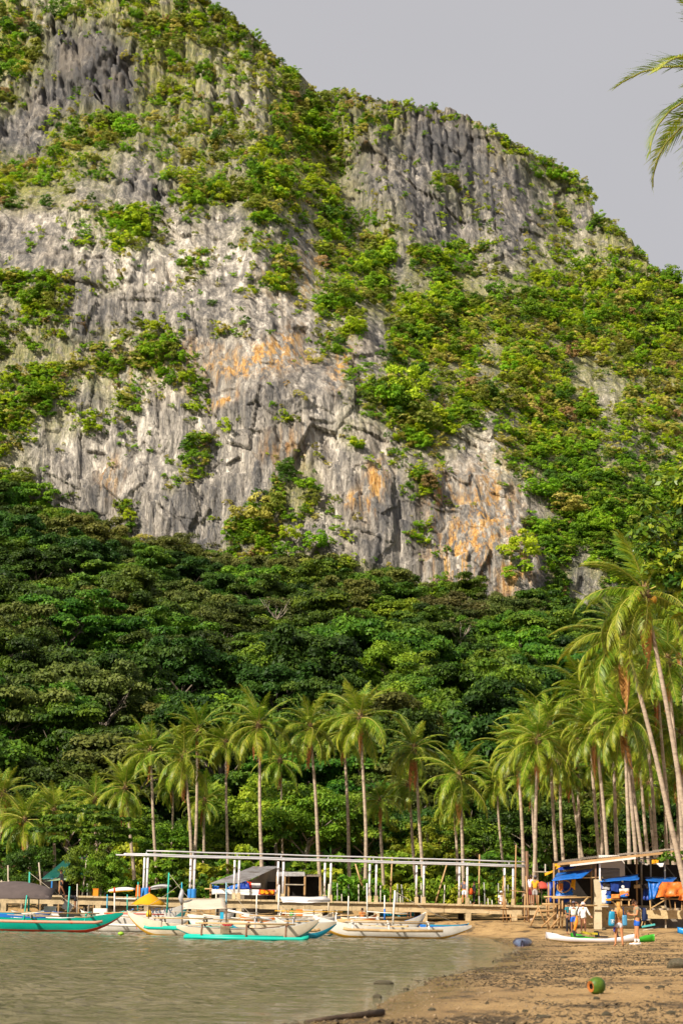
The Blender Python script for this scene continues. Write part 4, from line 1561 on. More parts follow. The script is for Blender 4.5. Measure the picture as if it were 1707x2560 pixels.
bamboo_grey = mat('weathered_bamboo', (0.40, 0.34, 0.26), 0.75, 0.3, 2.5, 0.2, 10)
timber = mat('raw_timber', (0.45, 0.27, 0.12), 0.8, 0.35, 2.0, 0.3, 12, dirt=((0.16, 0.09, 0.045), 2.0, 0.6))

JD = 133.6


def deck_z(x):
    za, zb = at(150, 2238, JD), at(1250, 2262, JD)
    return za[2] + (zb[2] - za[2]) * (x - za[0]) / (zb[0] - za[0])


jx0, jx1 = at(-60, 2240, JD)[0], at(1345, 2264, JD)[0]
jet = empty('jetty', (jx0, JD, 0.0), 0, 'long concrete jetty on square piers running behind the boats', 'jetty')
PAIRS = [4, 121, 240, 362, 480, 592, 703, 822, 936, 1055, 1164, 1279]
rnd = random.Random(5)
off = Vector((jx0, JD, 0))
xs_ = [at(p_, 2250, JD)[0] for p_ in PAIRS]
edges = [jx0] + [(xs_[i] + xs_[i + 1]) / 2 for i in range(len(xs_) - 1)] + [jx1]
for i in range(len(edges) - 1):
    a, c = edges[i] + 0.012, edges[i + 1] - 0.012
    z = deck_z((a + c) / 2) + rnd.uniform(-0.02, 0.02)
    tl = -math.atan2(deck_z(a) - deck_z(c), c - a) * -1
    MB().box(Vector(((a + c) / 2, JD + 0.15, z - 0.36)) - off, (c - a, 0.3, 0.46), (0, -math.atan2(deck_z(c) - deck_z(a), c - a), 0)).build('edge_beam', concrete, jet)
    MB().box(Vector(((a + c) / 2, JD + 2.45, z - 0.36)) - off, (c - a, 0.3, 0.46), (0, -math.atan2(deck_z(c) - deck_z(a), c - a), 0)).build('edge_beam', concrete, jet)
# deck slabs
x = jx0
while x < jx1 - 0.2:
    w = min(rnd.uniform(0.42, 0.62), jx1 - x)
    MB().box(Vector((x + w / 2, JD + 1.25 + rnd.uniform(-0.02, 0.02), deck_z(x + w / 2) - 0.06 + rnd.uniform(-0.008, 0.008))) - off, (w - 0.02, 2.9, 0.12)).build('deck_slab', concrete, jet)
    x += w
for i, x in enumerate(xs_):
    z = deck_z(x) - 0.59
    for y_, mt, dx_ in ((JD + 0.16, concrete, 0.16), (JD + 2.4, concrete_dark, -0.18)):
        zb_ = min(bz(x, y_), 0) - 0.6
        MB().box(Vector((x + dx_, y_, (z + zb_) / 2)) - off, (0.36, 0.33, z - zb_)).build('pier', mt, jet)
    zd = deck_z(x)
    if i >= 5:
        for y_, dx_ in ((JD + 0.22, 0.10), (JD + 2.2, -0.30)):
            MB().box(Vector((x + dx_, y_, zd + 0.20)) - off, (0.25, 0.25, 0.42)).build('pole_stub', concrete, jet)

fr = empty('pole_frame', (xs_[3], JD, deck_z(xs_[3])), 0, 'open frame of white pipe columns carrying long grey pipes along the jetty', 'pipe frame')
foff = Vector((xs_[3], JD, deck_z(xs_[3])))
tl_, tr_ = at(290, 2139, JD), at(1321, 2169, JD)


def top_z(x):
    return tl_[2] + (tr_[2] - tl_[2]) * (x - tl_[0]) / (tr_[0] - tl_[0])


for i, x in enumerate(xs_[3:]):
    zd = deck_z(x)
    for y_, dx_ in ((JD + 0.22, 0.10), (JD + 2.2, -0.30)):
        zb_ = zd + (0.42 if i >= 2 else 0.02)
        c = MB().tube([Vector((x + dx_, y_, zb_)) - foff, Vector((x + dx_, y_, top_z(x) - 0.02)) - foff], 0.072, 10).build('column', white_pipe, fr, True)
        for zz in (0.35, 0.7):
            MB().lathe([(0.079, -0.05), (0.079, 0.05)], 10, Vector((x + dx_, y_, zb_ + (top_z(x) - zb_) * zz)) - foff).build('coupling', grey_pipe, c)
        if i < 2:
            MB().lathe([(0.16, 0), (0.17, 0.05), (0.155, 0.3), (0.17, 0.55), (0.16, 0.6), (0.1, 0.6)], 12, Vector((x + dx_, y_, zd)) - foff).build('drum_footing', blue_drum, fr, True)
    MB().bar(Vector((x + 0.10, JD + 0.22, top_z(x) + 0.10)) - foff, Vector((x - 0.30, JD + 2.2, top_z(x) + 0.10)) - foff, 0.08, 0.10).build('cross_bar', grey_pipe, fr)
    MB().bar(Vector((x - 0.10, JD + 1.2, top_z(x) + 0.14)) - foff, Vector((x - 0.10, JD + 1.2, top_z(x) + 0.34)) - foff, 0.07).build('bracket', grey_pipe, fr)
for y_, dz, x0, x1 in ((JD + 0.08, 0.05, tl_[0], tr_[0]), (JD + 0.36, 0.15, tl_[0] + 0.6, tr_[0] + 0.05), (JD + 2.2, 0.18, tl_[0] + 0.3, tr_[0] + 0.2), (JD + 1.2, 0.40, tl_[0] + 1.9, tr_[0] - 0.15)):
    pts = [Vector((x0 + (x1 - x0) * k / 12, y_, top_z(x0 + (x1 - x0) * k / 12) + dz + 0.012 * math.sin(k * 2.1))) - foff for k in range(13)]
    MB().tube(pts, 0.05, 8).build('long_pipe', white_pipe if 0.16 < dz < 0.2 else grey_pipe, fr, True)
# rusty tall pole and the bare pole at the right end
rust_pole = mat('rusty_pole', (0.20, 0.11, 0.065), 0.85, 0.4, 3.0, 0.3, 12)
p0_, p1_ = at(1319, 2262, 132.6), at(1316, 2128, 132.6)
tag(MB().tube([p0_ - np.array([0, 0, 1.6]), p1_], [0.11, 0.10], 9).build('tall_post', rust_pole, None, True), 'thick rusty post rising at the right end of the jetty', 'post')
p0_, p1_ = at(1287, 2262, 133), at(1289, 2112, 133)
tag(MB().tube([p0_ - np.array([0, 0, 0.0]), p1_], [0.06, 0.045], 7).build('thin_post', timber, None, True), 'thin wooden pole standing taller than the frame near its right end', 'post')

# stakes and fence posts standing along the jetty
stake_w = mat('pale_stake', (0.55, 0.50, 0.42), 0.8, 0.25, 3.0)
stake_g = mat('grey_stake', (0.34, 0.33, 0.31), 0.8, 0.3, 3.0)
teal = mat('teal_paint', (0.02, 0.40, 0.32), 0.45, 0.15, 2.0, dirt=((0.35, 0.42, 0.36), 3.0, 0.35))
STK = [(843, 2208, 2240, 0), (871, 2210, 2242, 0), (896, 2211, 2250, 0), (925, 2213, 2248, 0), (950, 2214, 2250, 1), (993, 2210, 2240, 0), (1008, 2211, 2252, -5), (1052, 2207, 2255, 0),
       (1108, 2212, 2258, 3), (1175, 2238, 2262, 0), (1197, 2240, 2263, 0), (1212, 2206, 2262, -3), (1245, 2208, 2263, 0), (1229, 2250, 2262, 0), (1219, 2246, 2262, 0), (1261, 2243, 2263, 0), (1269, 2212, 2264, 0),
       (960, 2239, 2255, 0), (854, 2235, 2250, 0), (987, 2232, 2252, 2), (1000, 2240, 2252, 0), (1143, 2243, 2258, 2), (219, 2209, 2235, 0)]
for px, y0, y1, ln in STK:
    d = 136.9
    a, c = at(px, y1 + 8, d), at(px + ln, y0, d)
    a[2] = min(a[2], deck_z(a[0]) - 0.5)
    o = MB().tube([a, (a * 0.5 + c * 0.5) + np.array([0.02, 0, 0]), c], [0.045, 0.042, 0.036], 6).build('fence_stake', stake_w if (px % 3) else stake_g, None, True)
    tag(o, 'pale wooden stake standing behind the jetty' if (px % 3) else 'grey wooden stake standing behind the jetty', 'stake', 'stakes along the back of the jetty')
for px0, y0, px1, y1, lab in [(975, 2255, 980, 2142, 'tall thin bamboo pole leaning behind the jetty left of the middle frame columns'), (1085, 2258, 1116, 2162, 'leaning thick bamboo pole propped behind the jetty'),
                              (1196, 2262, 1198, 2136, 'tall thin brown pole beside the couple on the jetty'), (905, 2205, 888, 2160, 'short bamboo prop leaning between two palm stems'),
                              (22, 2245, 21, 2163, 'grey pole at the left edge behind the dark awning'), (105, 2218, 98, 2156, 'thick brown stump pole left of the green tarp'), (207, 2232, 217, 2150, 'slanting pale trunk pole right of the green tarp')]:
    a, c = at(px0, y0 + 10, 137.2), at(px1, y1, 137.2)
    tag(MB().tube([a, c], [0.075, 0.05], 7).build('bamboo_pole', bamboo if px0 > 300 else bamboo_grey, None, True), lab, 'pole', 'loose poles behind the jetty')

# ================================================================== BOATS
PAINT = {}


def paint(n, c, d=0.5):
    if n not in PAINT:
        PAINT[n] = mat('paint_' + n, c, 0.42, 0.12, 1.5, 0.08, 14, spec=0.4, dirt=((c[0] * 0.45 + 0.08, c[1] * 0.45 + 0.06, c[2] * 0.4 + 0.03), 2.2, d))
    return PAINT[n]


C_TEAL = paint('teal', (0.0, 0.44, 0.33), 0.25)
C_RED = paint('red', (0.62, 0.055, 0.02), 0.3)
C_WHITE = paint('white', (0.80, 0.76, 0.70), 0.3)
C_CREAM = paint('cream', (0.78, 0.68, 0.52), 0.3)
C_YELLOW = paint('yellow_ochre', (0.66, 0.36, 0.035), 0.4)
C_BLUE = paint('blue', (0.02, 0.17, 0.60), 0.25)
C_SKY = paint('sky_blue', (0.02, 0.36, 0.56), 0.25)
C_AQUA = paint('aqua', (0.08, 0.42, 0.42), 0.3)
C_ORANGE = paint('orange', (0.75, 0.19, 0.02), 0.3)
C_GREY = paint('grey', (0.42, 0.41, 0.42), 0.3)
C_NAVY = paint('navy', (0.015, 0.05, 0.12), 0.2)
C_INT = mat('boat_inside', (0.24, 0.19, 0.12), 0.8, 0.35, 3.0, 0.3)
canvas_brown = mat('canvas_brown', (0.105, 0.082, 0.078), 0.85, 0.2, 2.0, 0.15, 12, trans=0.08)
canvas_cream = mat('canvas_cream', (0.62, 0.54, 0.43), 0.85, 0.12, 2.0, 0.15, 12, trans=0.15)
canvas_white = mat('canvas_white', (0.74, 0.70, 0.68), 0.8, 0.12, 2.0, 0.15, 12, trans=0.12)


def boat(name, label, pa, pb, pw, d, cols, B=0.42, sheer=0.62, bow=1.05, stern=0.8, bowleft=False, yaw=0.0, z=0.0, group='outrigger boats moored by the jetty', bandu=(0.26, 0.93), sink=0.22):
    """outrigger hull between photograph columns pa (stern) and pb (bow); cols = main, bottom, rim, inside"""
    cx = (pa + pb) / 2
    p = at(cx, pw, d)
    L = abs(pb - pa) / FP * d / max(math.cos(yaw), 0.3)
    e = empty(name, (p[0], d, z), (math.pi if bowleft else 0) + yaw, label, 'boat', group)
    n, us = 30, [0, 0.12, 0.26, 0.45, 0.68, 0.93, 1.0]
    rows_o, rows_i = [], []
    for i in range(n + 1):
        t = -1 + 2 * i / n
        hb = B * max(0.0, 1 - abs(t) ** 2.4) ** 0.75 + 0.025
        sh = sheer + (bow - sheer) * max(0, t) ** 2.3 + (stern - sheer) * max(0, -t) ** 2.3
        kl = -sink + (sh - 0.16 + sink) * max(0, abs(t) - 0.55) ** 1.5 / 0.45 ** 1.5
        for s_ in (1,):
            rows_o.append([(t * L / 2, hb * (u ** 0.6), kl + (sh - kl) * u ** 1.25) for u in us])
        hi = max(hb - 0.035, 0.01)
        fl = min(kl + 0.16, sh - 0.03)
        rows_i.append([(t * L / 2, hi * (u ** 0.5), fl + (sh - fl) * u) for u in (0, 0.4, 0.8, 1.0)])
    mb = MB()

    def strip(rows, flip, mf, sgn):
        b0 = len(mb.v)
        m_ = len(rows[0])
        for r_ in rows:
            mb.v += [(q[0], q[1] * sgn, q[2]) for q in r_]
        for i in range(len(rows) - 1):
            for j in range(m_ - 1):
                f = (b0 + i * m_ + j, b0 + (i + 1) * m_ + j, b0 + (i + 1) * m_ + j + 1, b0 + i * m_ + j + 1)
                mb.f.append(f if flip else f[::-1])
                mb.m.append(mf(j))
    for sg in (1, -1):
        strip(rows_o, sg < 0, lambda j: 1 if us[j + 1] <= bandu[0] + 0.001 else (2 if us[j] >= bandu[1] - 0.001 else 0), sg)
        strip(rows_i, sg > 0, lambda j: 3, sg)
        cap = [[ro[-1], ri[-1]] for ro, ri in zip(rows_o, rows_i)]
        strip(cap, sg < 0, lambda j: 2, sg)
    h = mb.build('hull', [cols[0], cols[1], cols[2], cols[3] if len(cols) > 3 else C_INT], e, True)
    for k, t in enumerate((-0.5, -0.1, 0.35)):
        hb = B * (1 - abs(t) ** 2.4) ** 0.75
        MB().box((t * L / 2, 0, sheer - 0.1), (0.24, 2 * hb - 0.06, 0.035)).build('thwart', bamboo_grey, e)
    MB().tube([(0.47 * L, 0, bow - 0.12), (0.5 * L + 0.05, 0, bow + 0.03)], [0.05, 0.03], 6).build('stem_post', cols[2], e)
    return e, L


def outrigger(e, L, ts, W, fl, cols, arm=0.045, fr_=0.075, zf=0.1, zt=0.72, two=True, both=True):
    for k, t in enumerate(ts):
        x = t * L / 2
        sides = (1, -1) if both else (-1,)
        pts = [(x, -W, zf + 0.05), (x, -W * 0.9, zt * 0.55), (x, -W * 0.62, zt), (x, 0, zt + 0.08), (x, W * 0.62, zt), (x, W * 0.9, zt * 0.55), (x, W, zf + 0.05)]
        MB().tube(pts, arm, 6).build('outrigger_arm', cols[0], e, True)
        MB().tube([(x + 0.06, -W * 1.0, zt * 0.96), (x + 0.06, 0, zt + 0.12), (x + 0.06, W, zt * 0.96)], arm * 0.7, 5).build('outrigger_arm', cols[0], e, True)
    for s_ in (1, -1):
        pts = [(-fl / 2, s_ * W, zf + 0.02), (0, s_ * W, zf - 0.02), (fl / 2 * 0.9, s_ * W, zf), (fl / 2, s_ * W, zf + 0.06)]
        MB().tube(pts, fr_, 8).build('float', cols[1], e, True)
        if two:
            MB().tube([(-fl / 2 * 0.98, s_ * (W - 0.13), zf + 0.08), (fl / 2 * 0.6, s_ * (W - 0.13), zf + 0.06)], fr_ * 0.8, 8).build('float', cols[1], e, True)
    MB().tube([(ts[0] * L / 2 - 0.3, -W * 0.75, zt + 0.05), (ts[-1] * L / 2 + 0.4, -W * 0.75, zt + 0.05)], 0.035, 6).build('side_pole', cols[2] if len(cols) > 2 else bamboo, e, True)
    MB().tube([(ts[0] * L / 2 - 0.3, W * 0.75, zt + 0.05), (ts[-1] * L / 2 + 0.4, W * 0.75, zt + 0.05)], 0.035, 6).build('side_pole', cols[2] if len(cols) > 2 else bamboo, e, True)


def local(e, px, py, d):
    """photograph pixel at distance d, in the frame of thing e"""
    m = Matrix.LocRotScale(e.location, e.rotation_euler, (1, 1, 1)).inverted()
    return m @ V3(at(px, py, d))


def mast(e, px, y0, y1, d, m, r=0.035, name='mast', tip=None, px1=None):
    a, c = local(e, px, y0, d), local(e, px1 if px1 is not None else px, y1, d)
    o = MB().tube([a, c], [r, r * 0.85], 7).build(name, m, e, True)
    if tip:
        u = (c - a).normalized()
        MB().tube([c, c + u * 0.3], [r * 1.15, r * 1.1], 7).build('mast_tip', tip, o, True)
    return o


def canopy(e, pts4, d0, d1, m, sag=0.08, ridge=0.0, name='canopy', nu=9, nv=7):
    """cloth over four photograph corners: front-left, front-right at d0, back-left, back-right at d1"""
    fl, fr__, bl, br = [local(e, q[0], q[1], dd) for q, dd in zip(pts4, (d0, d0, d1, d1))]
    g = []
    for i in range(nu):
        u = i / (nu - 1)
        row = []
        for j in range(nv):
            v_ = j / (nv - 1)
            p = (fl * (1 - u) + fr__ * u) * (1 - v_) + (bl * (1 - u) + br * u) * v_
            p = p + Vector((0, 0, -sag * math.sin(math.pi * u) * (0.4 + 0.6 * math.sin(math.pi * v_)) + ridge * math.sin(math.pi * v_) + 0.02 * math.sin(9 * u + 5 * v_)))
            row.append(p)
        g.append(row)
    return MB().sheet(g, 0.015).build(name, m, e, True)


# 1 teal and red boat at the left, brown awning
e, L = boat('outrigger_boat', 'teal boat with a red waterline stripe and dark brown awning at the left', -140, 302, 2326, 108, (C_TEAL, C_RED, C_TEAL, C_TEAL), B=0.45, sheer=0.70, bow=1.12, stern=0.95, bandu=(0.26, 0.93), sink=0.02)
outrigger(e, L, (-0.75, -0.05, 0.62), 1.9, L * 0.82, (C_TEAL, mat('weathered_red_pole', (0.60, 0.30, 0.20), 0.7, 0.25, 2.0, dirt=((0.62, 0.10, 0.05), 2.0, 0.8)), bamboo), zf=0.55, zt=0.95, two=False)
canopy(e, [(-75, 2255), (128, 2250), (-60, 2225), (150, 2238)], 107, 110, canopy_m := canvas_brown, -0.35, 0.45, 'awning')
mast(e, 72, 2290, 2180, 108.5, teal, 0.05, px1=75)
mast(e, 170, 2300, 2216, 107.5, teal, 0.05, px1=175)
mast(e, 60, 2306, 2238, 107, teal, 0.045, 'awning_post', px1=68)
mast(e, 98, 2275, 2236, 109.5, stake_g, 0.035, 'awning_post')
# 2 white boat, red lines, masts with red tips
e, L = boat('outrigger_boat', 'white boat with thin red lines and red-tipped masts beside the teal bow', 470, 205, 2321, 114, (C_WHITE, C_WHITE, C_WHITE, C_GREY), B=0.45, sheer=0.75, bow=1.15, stern=0.9, bowleft=True, sink=0.05)
outrigger(e, L, (-0.4, 0.4), 1.6, L * 0.7, (C_WHITE, C_WHITE, C_RED), zf=0.4, zt=0.95, two=False)
mast(e, 287, 2300, 2232, 113, C_WHITE, 0.045, tip=C_RED)
mast(e, 319, 2282, 2236, 114, teal, 0.04)
mast(e, 418, 2282, 2182, 114, teal, 0.05, px1=423)
MB().bar(local(e, 290, 2246, 113), local(e, 340, 2247, 113), 0.06).build('cross_pole', C_WHITE, e)
MB().box(local(e, 252, 2281, 114.5), (0.75, 0.6, 0.45)).build('engine_box', C_WHITE, e)
for px in (249, 342):
    a, c = local(e, px, 2322, 113.35), local(e, px + 3, 2308, 113.35)
    MB().bar(a, c, 0.05, 0.03).build('red_mark', C_RED, e)
# 3 cream boat, bow to the left, between
e, L = boat('outrigger_boat', 'cream boat with its bow to the left and weedy waterline beside the yellow umbrella', 640, 322, 2332, 104, (C_CREAM, C_YELLOW, C_CREAM, C_CREAM), B=0.45, sheer=0.55, bow=1.15, stern=0.7, bowleft=True, sink=0.1)
outrigger(e, L, (-0.2, 0.45), 1.6, L * 0.7, (bamboo_grey, C_TEAL, bamboo), zf=0.35, zt=0.8)
canopy(e, [(458, 2273), (567, 2272), (460, 2250), (560, 2244)], 103.2, 105.0, canvas_cream, 0.03, 0.02, 'canopy')
for px, y0 in ((456, 2312), (566, 2310)):
    mast(e, px, y0, 2262, 103.3, rust_pole, 0.035, 'canopy_post')
mast(e, 566, 2300, 2206, 104.6, mat('pale_blue_paint', (0.20, 0.42, 0.55), 0.5, 0.2, 2.0), 0.04)
mast(e, 455, 2280, 2206, 104.6, C_SKY, 0.035)
# furled grey cloth on the mast
tag(MB().tube([at(455, 2262, 104.4), at(452, 2245, 104.3), at(456, 2228, 104.4), at(455, 2222, 104.5)], [0.05, 0.13, 0.10, 0.03], 7).build('furled_cloth', C_GREY, None, True), 'grey cloth tied round a mast beside the cream canopy', 'cloth')
# 4 front cream boat with teal floats
e, L = boat('outrigger_boat', 'cream boat in front with teal float poles and a pointed bow to the right', 445, 792, 2344, 92, (C_CREAM, C_AQUA, C_WHITE, C_SKY), B=0.42, sheer=0.52, bow=0.98, stern=0.6, sink=0.06)
outrigger(e, L, (-0.62, 0.0, 0.55), 1.45, L * 0.86, (rust_pole, C_TEAL, bamboo), zf=0.09, zt=0.66, fr_=0.085)
MB().box(local(e, 563, 2324, 91.58), (0.42, 0.05, 0.36)).build('side_hatch', mat('weathered_hatch', (0.25, 0.21, 0.13), 0.85, 0.4, 4.0), e)
MB().box(local(e, 555, 2289, 92), (0.16, 0.14, 0.30)).build('blue_jug', C_SKY, e)
for k in range(3):
    a, c = local(e, 470 + 60 * k, 2316 + k, 91.2), local(e, 700 + 10 * k, 2318 - k * 3, 91.2)
    MB().tube([a, (a + c) / 2 - Vector((0, 0, 0.12)), c], 0.012, 4).build('rope', rust_pole, e)
b_ = MB()
for k in range(7):
    b_.lathe([(0.02, -0.05), (0.1, 0), (0.02, 0.06)], 6, V3(at(560 + 3.2 * k, 2311 + (k % 2) * 2, 91.2)))
tag(b_.build('life_vest', mat('pink_red_cloth', (0.62, 0.06, 0.08), 0.8, 0.3, 8), None, True), 'red and pink folded cloth lying on the front cream boat', 'cloth')
# 5 boat with sky-blue lower hull behind
e, L = boat('outrigger_boat', 'white boat with a sky-blue lower hull behind the front cream boat', 575, 838, 2322, 101, (C_CREAM, C_SKY, C_WHITE, C_SKY), B=0.45, sheer=0.75, bow=0.85, stern=0.8, sink=0.05, bandu=(0.45, 0.93))
outrigger(e, L, (-0.5, 0.2), 1.5, L * 0.7, (C_GREY, bamboo, bamboo), zf=0.4, zt=1.0, two=False)
for px, py in ((600, 2274), (640, 2284)):
    a, c = local(e, px - 30, py + 2, 101.5), local(e, px + 40, py + 16, 101.5)
    MB().tube([a, c], 0.06, 6).build('white_beam', C_WHITE, e, True)
# 6 boat with white canopy
e, L = boat('outrigger_boat', 'white boat under a white canopy with a grey flap, crates on board', 690, 850, 2303, 120, (C_GREY, C_INT, C_WHITE, C_INT), B=0.6, sheer=0.95, bow=1.1, stern=1.05, z=0.0)
canopy(e, [(706, 2256), (822, 2256), (699, 2241), (816, 2241)], 119, 121.5, canvas_white, 0.04, 0.03, 'canopy')
canopy(e, [(768, 2254), (827, 2254), (770, 2250), (824, 2246)], 118.95, 118.9, C_GREY, 0.0, 0.0, 'canopy_flap', 4, 3)
mast(e, 696, 2290, 2212, 119, C_WHITE, 0.06, px1=698)
mast(e, 821, 2290, 2210, 119, C_CREAM, 0.05, px1=822)
outrigger(e, L, (-0.85, 0.85), 1.5, L * 0.9, (C_WHITE, bamboo, C_YELLOW), zf=0.5, zt=1.25, two=False)
for k, (px, w, m_, nm) in enumerate(((730, 0.3, mat('green_bottle', (0.10, 0.38, 0.08), 0.4, 0.3, 5), 'water_jug'), (748, 0.36, C_ORANGE, 'crate'), (770, 0.6, C_WHITE, 'cooler_box'), (796, 0.45, C_CREAM, 'cooler_box'))):
    p = at(px, 2283, 119.6)
    mb = MB()
    if nm == 'water_jug':
        mb.lathe([(0.02, -0.28), (0.14, -0.27), (0.15, 0.1), (0.05, 0.2), (0.05, 0.28)], 9, p)
    else:
        mb.box(p, (w, 0.4, 0.34), None, 0, 0.94)
        mb.box(p + np.array([0, 0, 0.19]), (w * 1.03, 0.43, 0.05))
    tag(mb.build(nm, m_, None), ['green and clear water jug standing in the canopied white boat', 'orange crate in the canopied white boat', 'white cooler box in the middle of the canopied boat', 'cream cooler box at the right end of the canopied boat'][k], ['jug', 'crate', 'cooler', 'cooler'][k])
# 7 long white boat with ochre bottom at the right
e, L = boat('outrigger_boat', 'long white boat with an ochre waterline and both ends raised, right of the middle', 1174, 786, 2337, 106, (C_WHITE, C_YELLOW, C_WHITE, C_CREAM), B=0.45, sheer=0.58, bow=1.12, stern=0.75, bowleft=True, sink=0.02, bandu=(0.26, 0.93))
outrigger(e, L, (-0.45, 0.05, 0.5), 1.6, L * 0.62, (C_WHITE, bamboo, bamboo_grey), zf=0.42, zt=0.78, two=False)
mast(e, 982, 2312, 2226, 105, C_WHITE, 0.055, px1=987)
for k in range(3):
    MB().tube([local(e, 840, 2299 + 2.5 * k, 106.5), local(e, 1085, 2306 + 2 * k, 106.5)], 0.035, 6).build('deck_pole', bamboo, e, True)
# 8 white boat behind it, blue inside, bow right
e, L = boat('outrigger_boat', 'white boat with bright blue inside, its bow pointing right under the jetty', 845, 1060, 2316, 121, (C_WHITE, C_BLUE, C_WHITE, C_BLUE), B=0.5, sheer=0.7, bow=1.35, stern=0.8, bandu=(0.26, 0.93), sink=0.05)
outrigger(e, L, (-0.6, -0.1), 1.6, L * 0.6, (C_WHITE, bamboo, C_WHITE), zf=0.5, zt=0.95, two=False)
mast(e, 918, 2295, 2208, 119, C_WHITE, 0.05, px1=917)
mast(e, 961, 2300, 2238, 119.5, C_WHITE, 0.045)
MB().tube([local(e, 961, 2300, 119.4), local(e, 961, 2272, 119.4)], 0.055, 7).build('mast_sleeve', C_BLUE, e, True)
# 9 blue boat on the sand under the jetty
e, L = boat('outrigger_boat', 'bright blue hull drawn up on the sand under the right part of the jetty', 1050, 1168, 2314, 128.5, (C_BLUE, C_BLUE, C_SKY, C_BLUE), B=0.4, sheer=0.5, bow=0.6, stern=0.55, z=0.12)
# 10 background hulls at the left
for pa, pb, pw, d, cols, lab, kw in [
    (-40, 130, 2292, 124, (C_BLUE, C_WHITE, C_SKY, C_BLUE), 'blue and white boat seen under the dark awning', {}),
    (30, 120, 2284, 129, (C_SKY, C_WHITE, C_WHITE, C_BLUE), 'pale blue boat deep behind the dark awning', {}),
    (130, 330, 2288, 126, (C_WHITE, C_BLUE, C_BLUE, C_BLUE), 'white boat with a blue rim under the jetty left of the yellow umbrella', {}),
    (210, 330, 2282, 129.5, (C_BLUE, C_WHITE, C_WHITE, C_BLUE), 'blue boat tucked behind a jetty pier at the left', {}),
    (600, 712, 2292, 127, (C_ORANGE, C_WHITE, C_WHITE, C_ORANGE), 'orange and white boat under the jetty by the tin-roofed house', {}),
    (940, 1040, 2280, 140.5, (C_SKY, C_ORANGE, C_SKY, C_BLUE), 'light blue boat with an orange lower edge behind the jetty', {'z': 0.35}),
    (470, 585, 2290, 128, (C_WHITE, C_AQUA, C_WHITE, C_ORANGE), 'white and aqua boat behind the cream canopy', {}),
    (720, 830, 2288, 129.5, (C_CREAM, C_BLUE, C_WHITE, C_BLUE), 'cream boat with a blue bottom tucked under the middle of the jetty', {}),
    (840, 940, 2288, 128.5, (C_ORANGE, C_WHITE, C_CREAM, C_CREAM), 'orange-sided boat under the jetty right of the white canopy', {})]:
    boat('outrigger_boat', lab, pa, pb, pw, d, cols, B=0.5, sheer=0.95, bow=1.25, stern=1.05, **kw)
e, L = boat('outrigger_boat', 'white boat with an aqua lower hull and painted name behind the yellow umbrella', 255, 470, 2300, 119, (C_WHITE, C_AQUA, C_WHITE, C_BLUE), B=0.55, sheer=1.15, bow=1.75, stern=0.9, bandu=(0.68, 0.93), z=0.0)
cu = bpy.data.curves.new('lettering', 'FONT')
cu.body = 'VELYN'
cu.size = 0.42
cu.extrude = 0.004
cu.shear = 0.25
tmp = bpy.data.objects.new('tmp_text', cu)
COL.objects.link(tmp)
bpy.context.view_layer.update()
tm_ = bpy.data.meshes.new_from_object(tmp.evaluated_get(bpy.context.evaluated_depsgraph_get()))
bpy.data.objects.remove(tmp)
tm_.materials.clear()
tm_.materials.append(C_NAVY)
o = link('hull_lettering', tm_, e)
o.location = local(e, 376, 2283, 118.41)
o.rotation_euler = (R(80), R(-2), 0)

# yellow umbrella on its pole
ye = mat('yellow_cloth', (0.78, 0.42, 0.01), 0.75, 0.12, 2.0, 0.1, 10, trans=0.3)
p = at(373, 2262, 111)
u_ = empty('umbrella', (p[0], 111, p[2] - 0.7), 0, 'yellow umbrella with a red-tipped pole over the white boats', 'umbrella')
zt_ = at(373, 2233, 111)[2] - p[2] + 0.7
zr_ = 0.7
mb = MB()
n = 8
rows = []
for k in range(6):
    f = k / 5
    row = []
    for j in range(17):
        a = 2 * math.pi * j / 16
        sc_ = 1 - 0.13 * f * (1 - abs(math.cos(a * n / 2)))
        row.append((1.0 * f * math.cos(a) * sc_ + 0.001, 0.95 * f * math.sin(a) * sc_, zt_ - (zt_ - zr_) * f ** 1.25 - 0.02 * f * math.cos(a * 8)))
    rows.append(row)
mb.sheet(rows, 0.012).build('umbrella_cloth', ye, u_, True)
MB().tube([(0, 0, -0.5), (0, 0, zt_ + 0.1)], 0.03, 7).build('umbrella_pole', bamboo, u_, True)
MB().tube([(0, 0, zt_ + 0.06), (0, 0, zt_ + 0.34)], [0.045, 0.04], 7).build('pole_tip', C_RED, u_, True)
for j in range(8):
    a = 2 * math.pi * (j + 0.5) / 8
    MB().tube([(0, 0, zr_ + 0.15), (0.55 * math.cos(a), 0.52 * math.sin(a), zr_ + 0.28)], 0.01, 4).build('rib', stake_g, u_)
tag(MB().lathe([(0.02, -0.2), (0.15, -0.18), (0.17, 0.0), (0.1, 0.14), (0.05, 0.2)], 9, at(373, 2284, 112.4)).build('yellow_jug', paint('jug_yellow', (0.75, 0.42, 0.02)), None, True), 'yellow jug hanging below the yellow umbrella', 'jug')
tag(MB().lathe([(0.01, -0.06), (0.12, -0.03), (0.16, 0.04), (0.10, 0.10), (0.01, 0.12)], 9, at(303, 2335.5, 97.0)).build('green_float', paint('lime', (0.30, 0.55, 0.03)), None, True), 'small lime green float drifting in front of the teal boat', 'float')

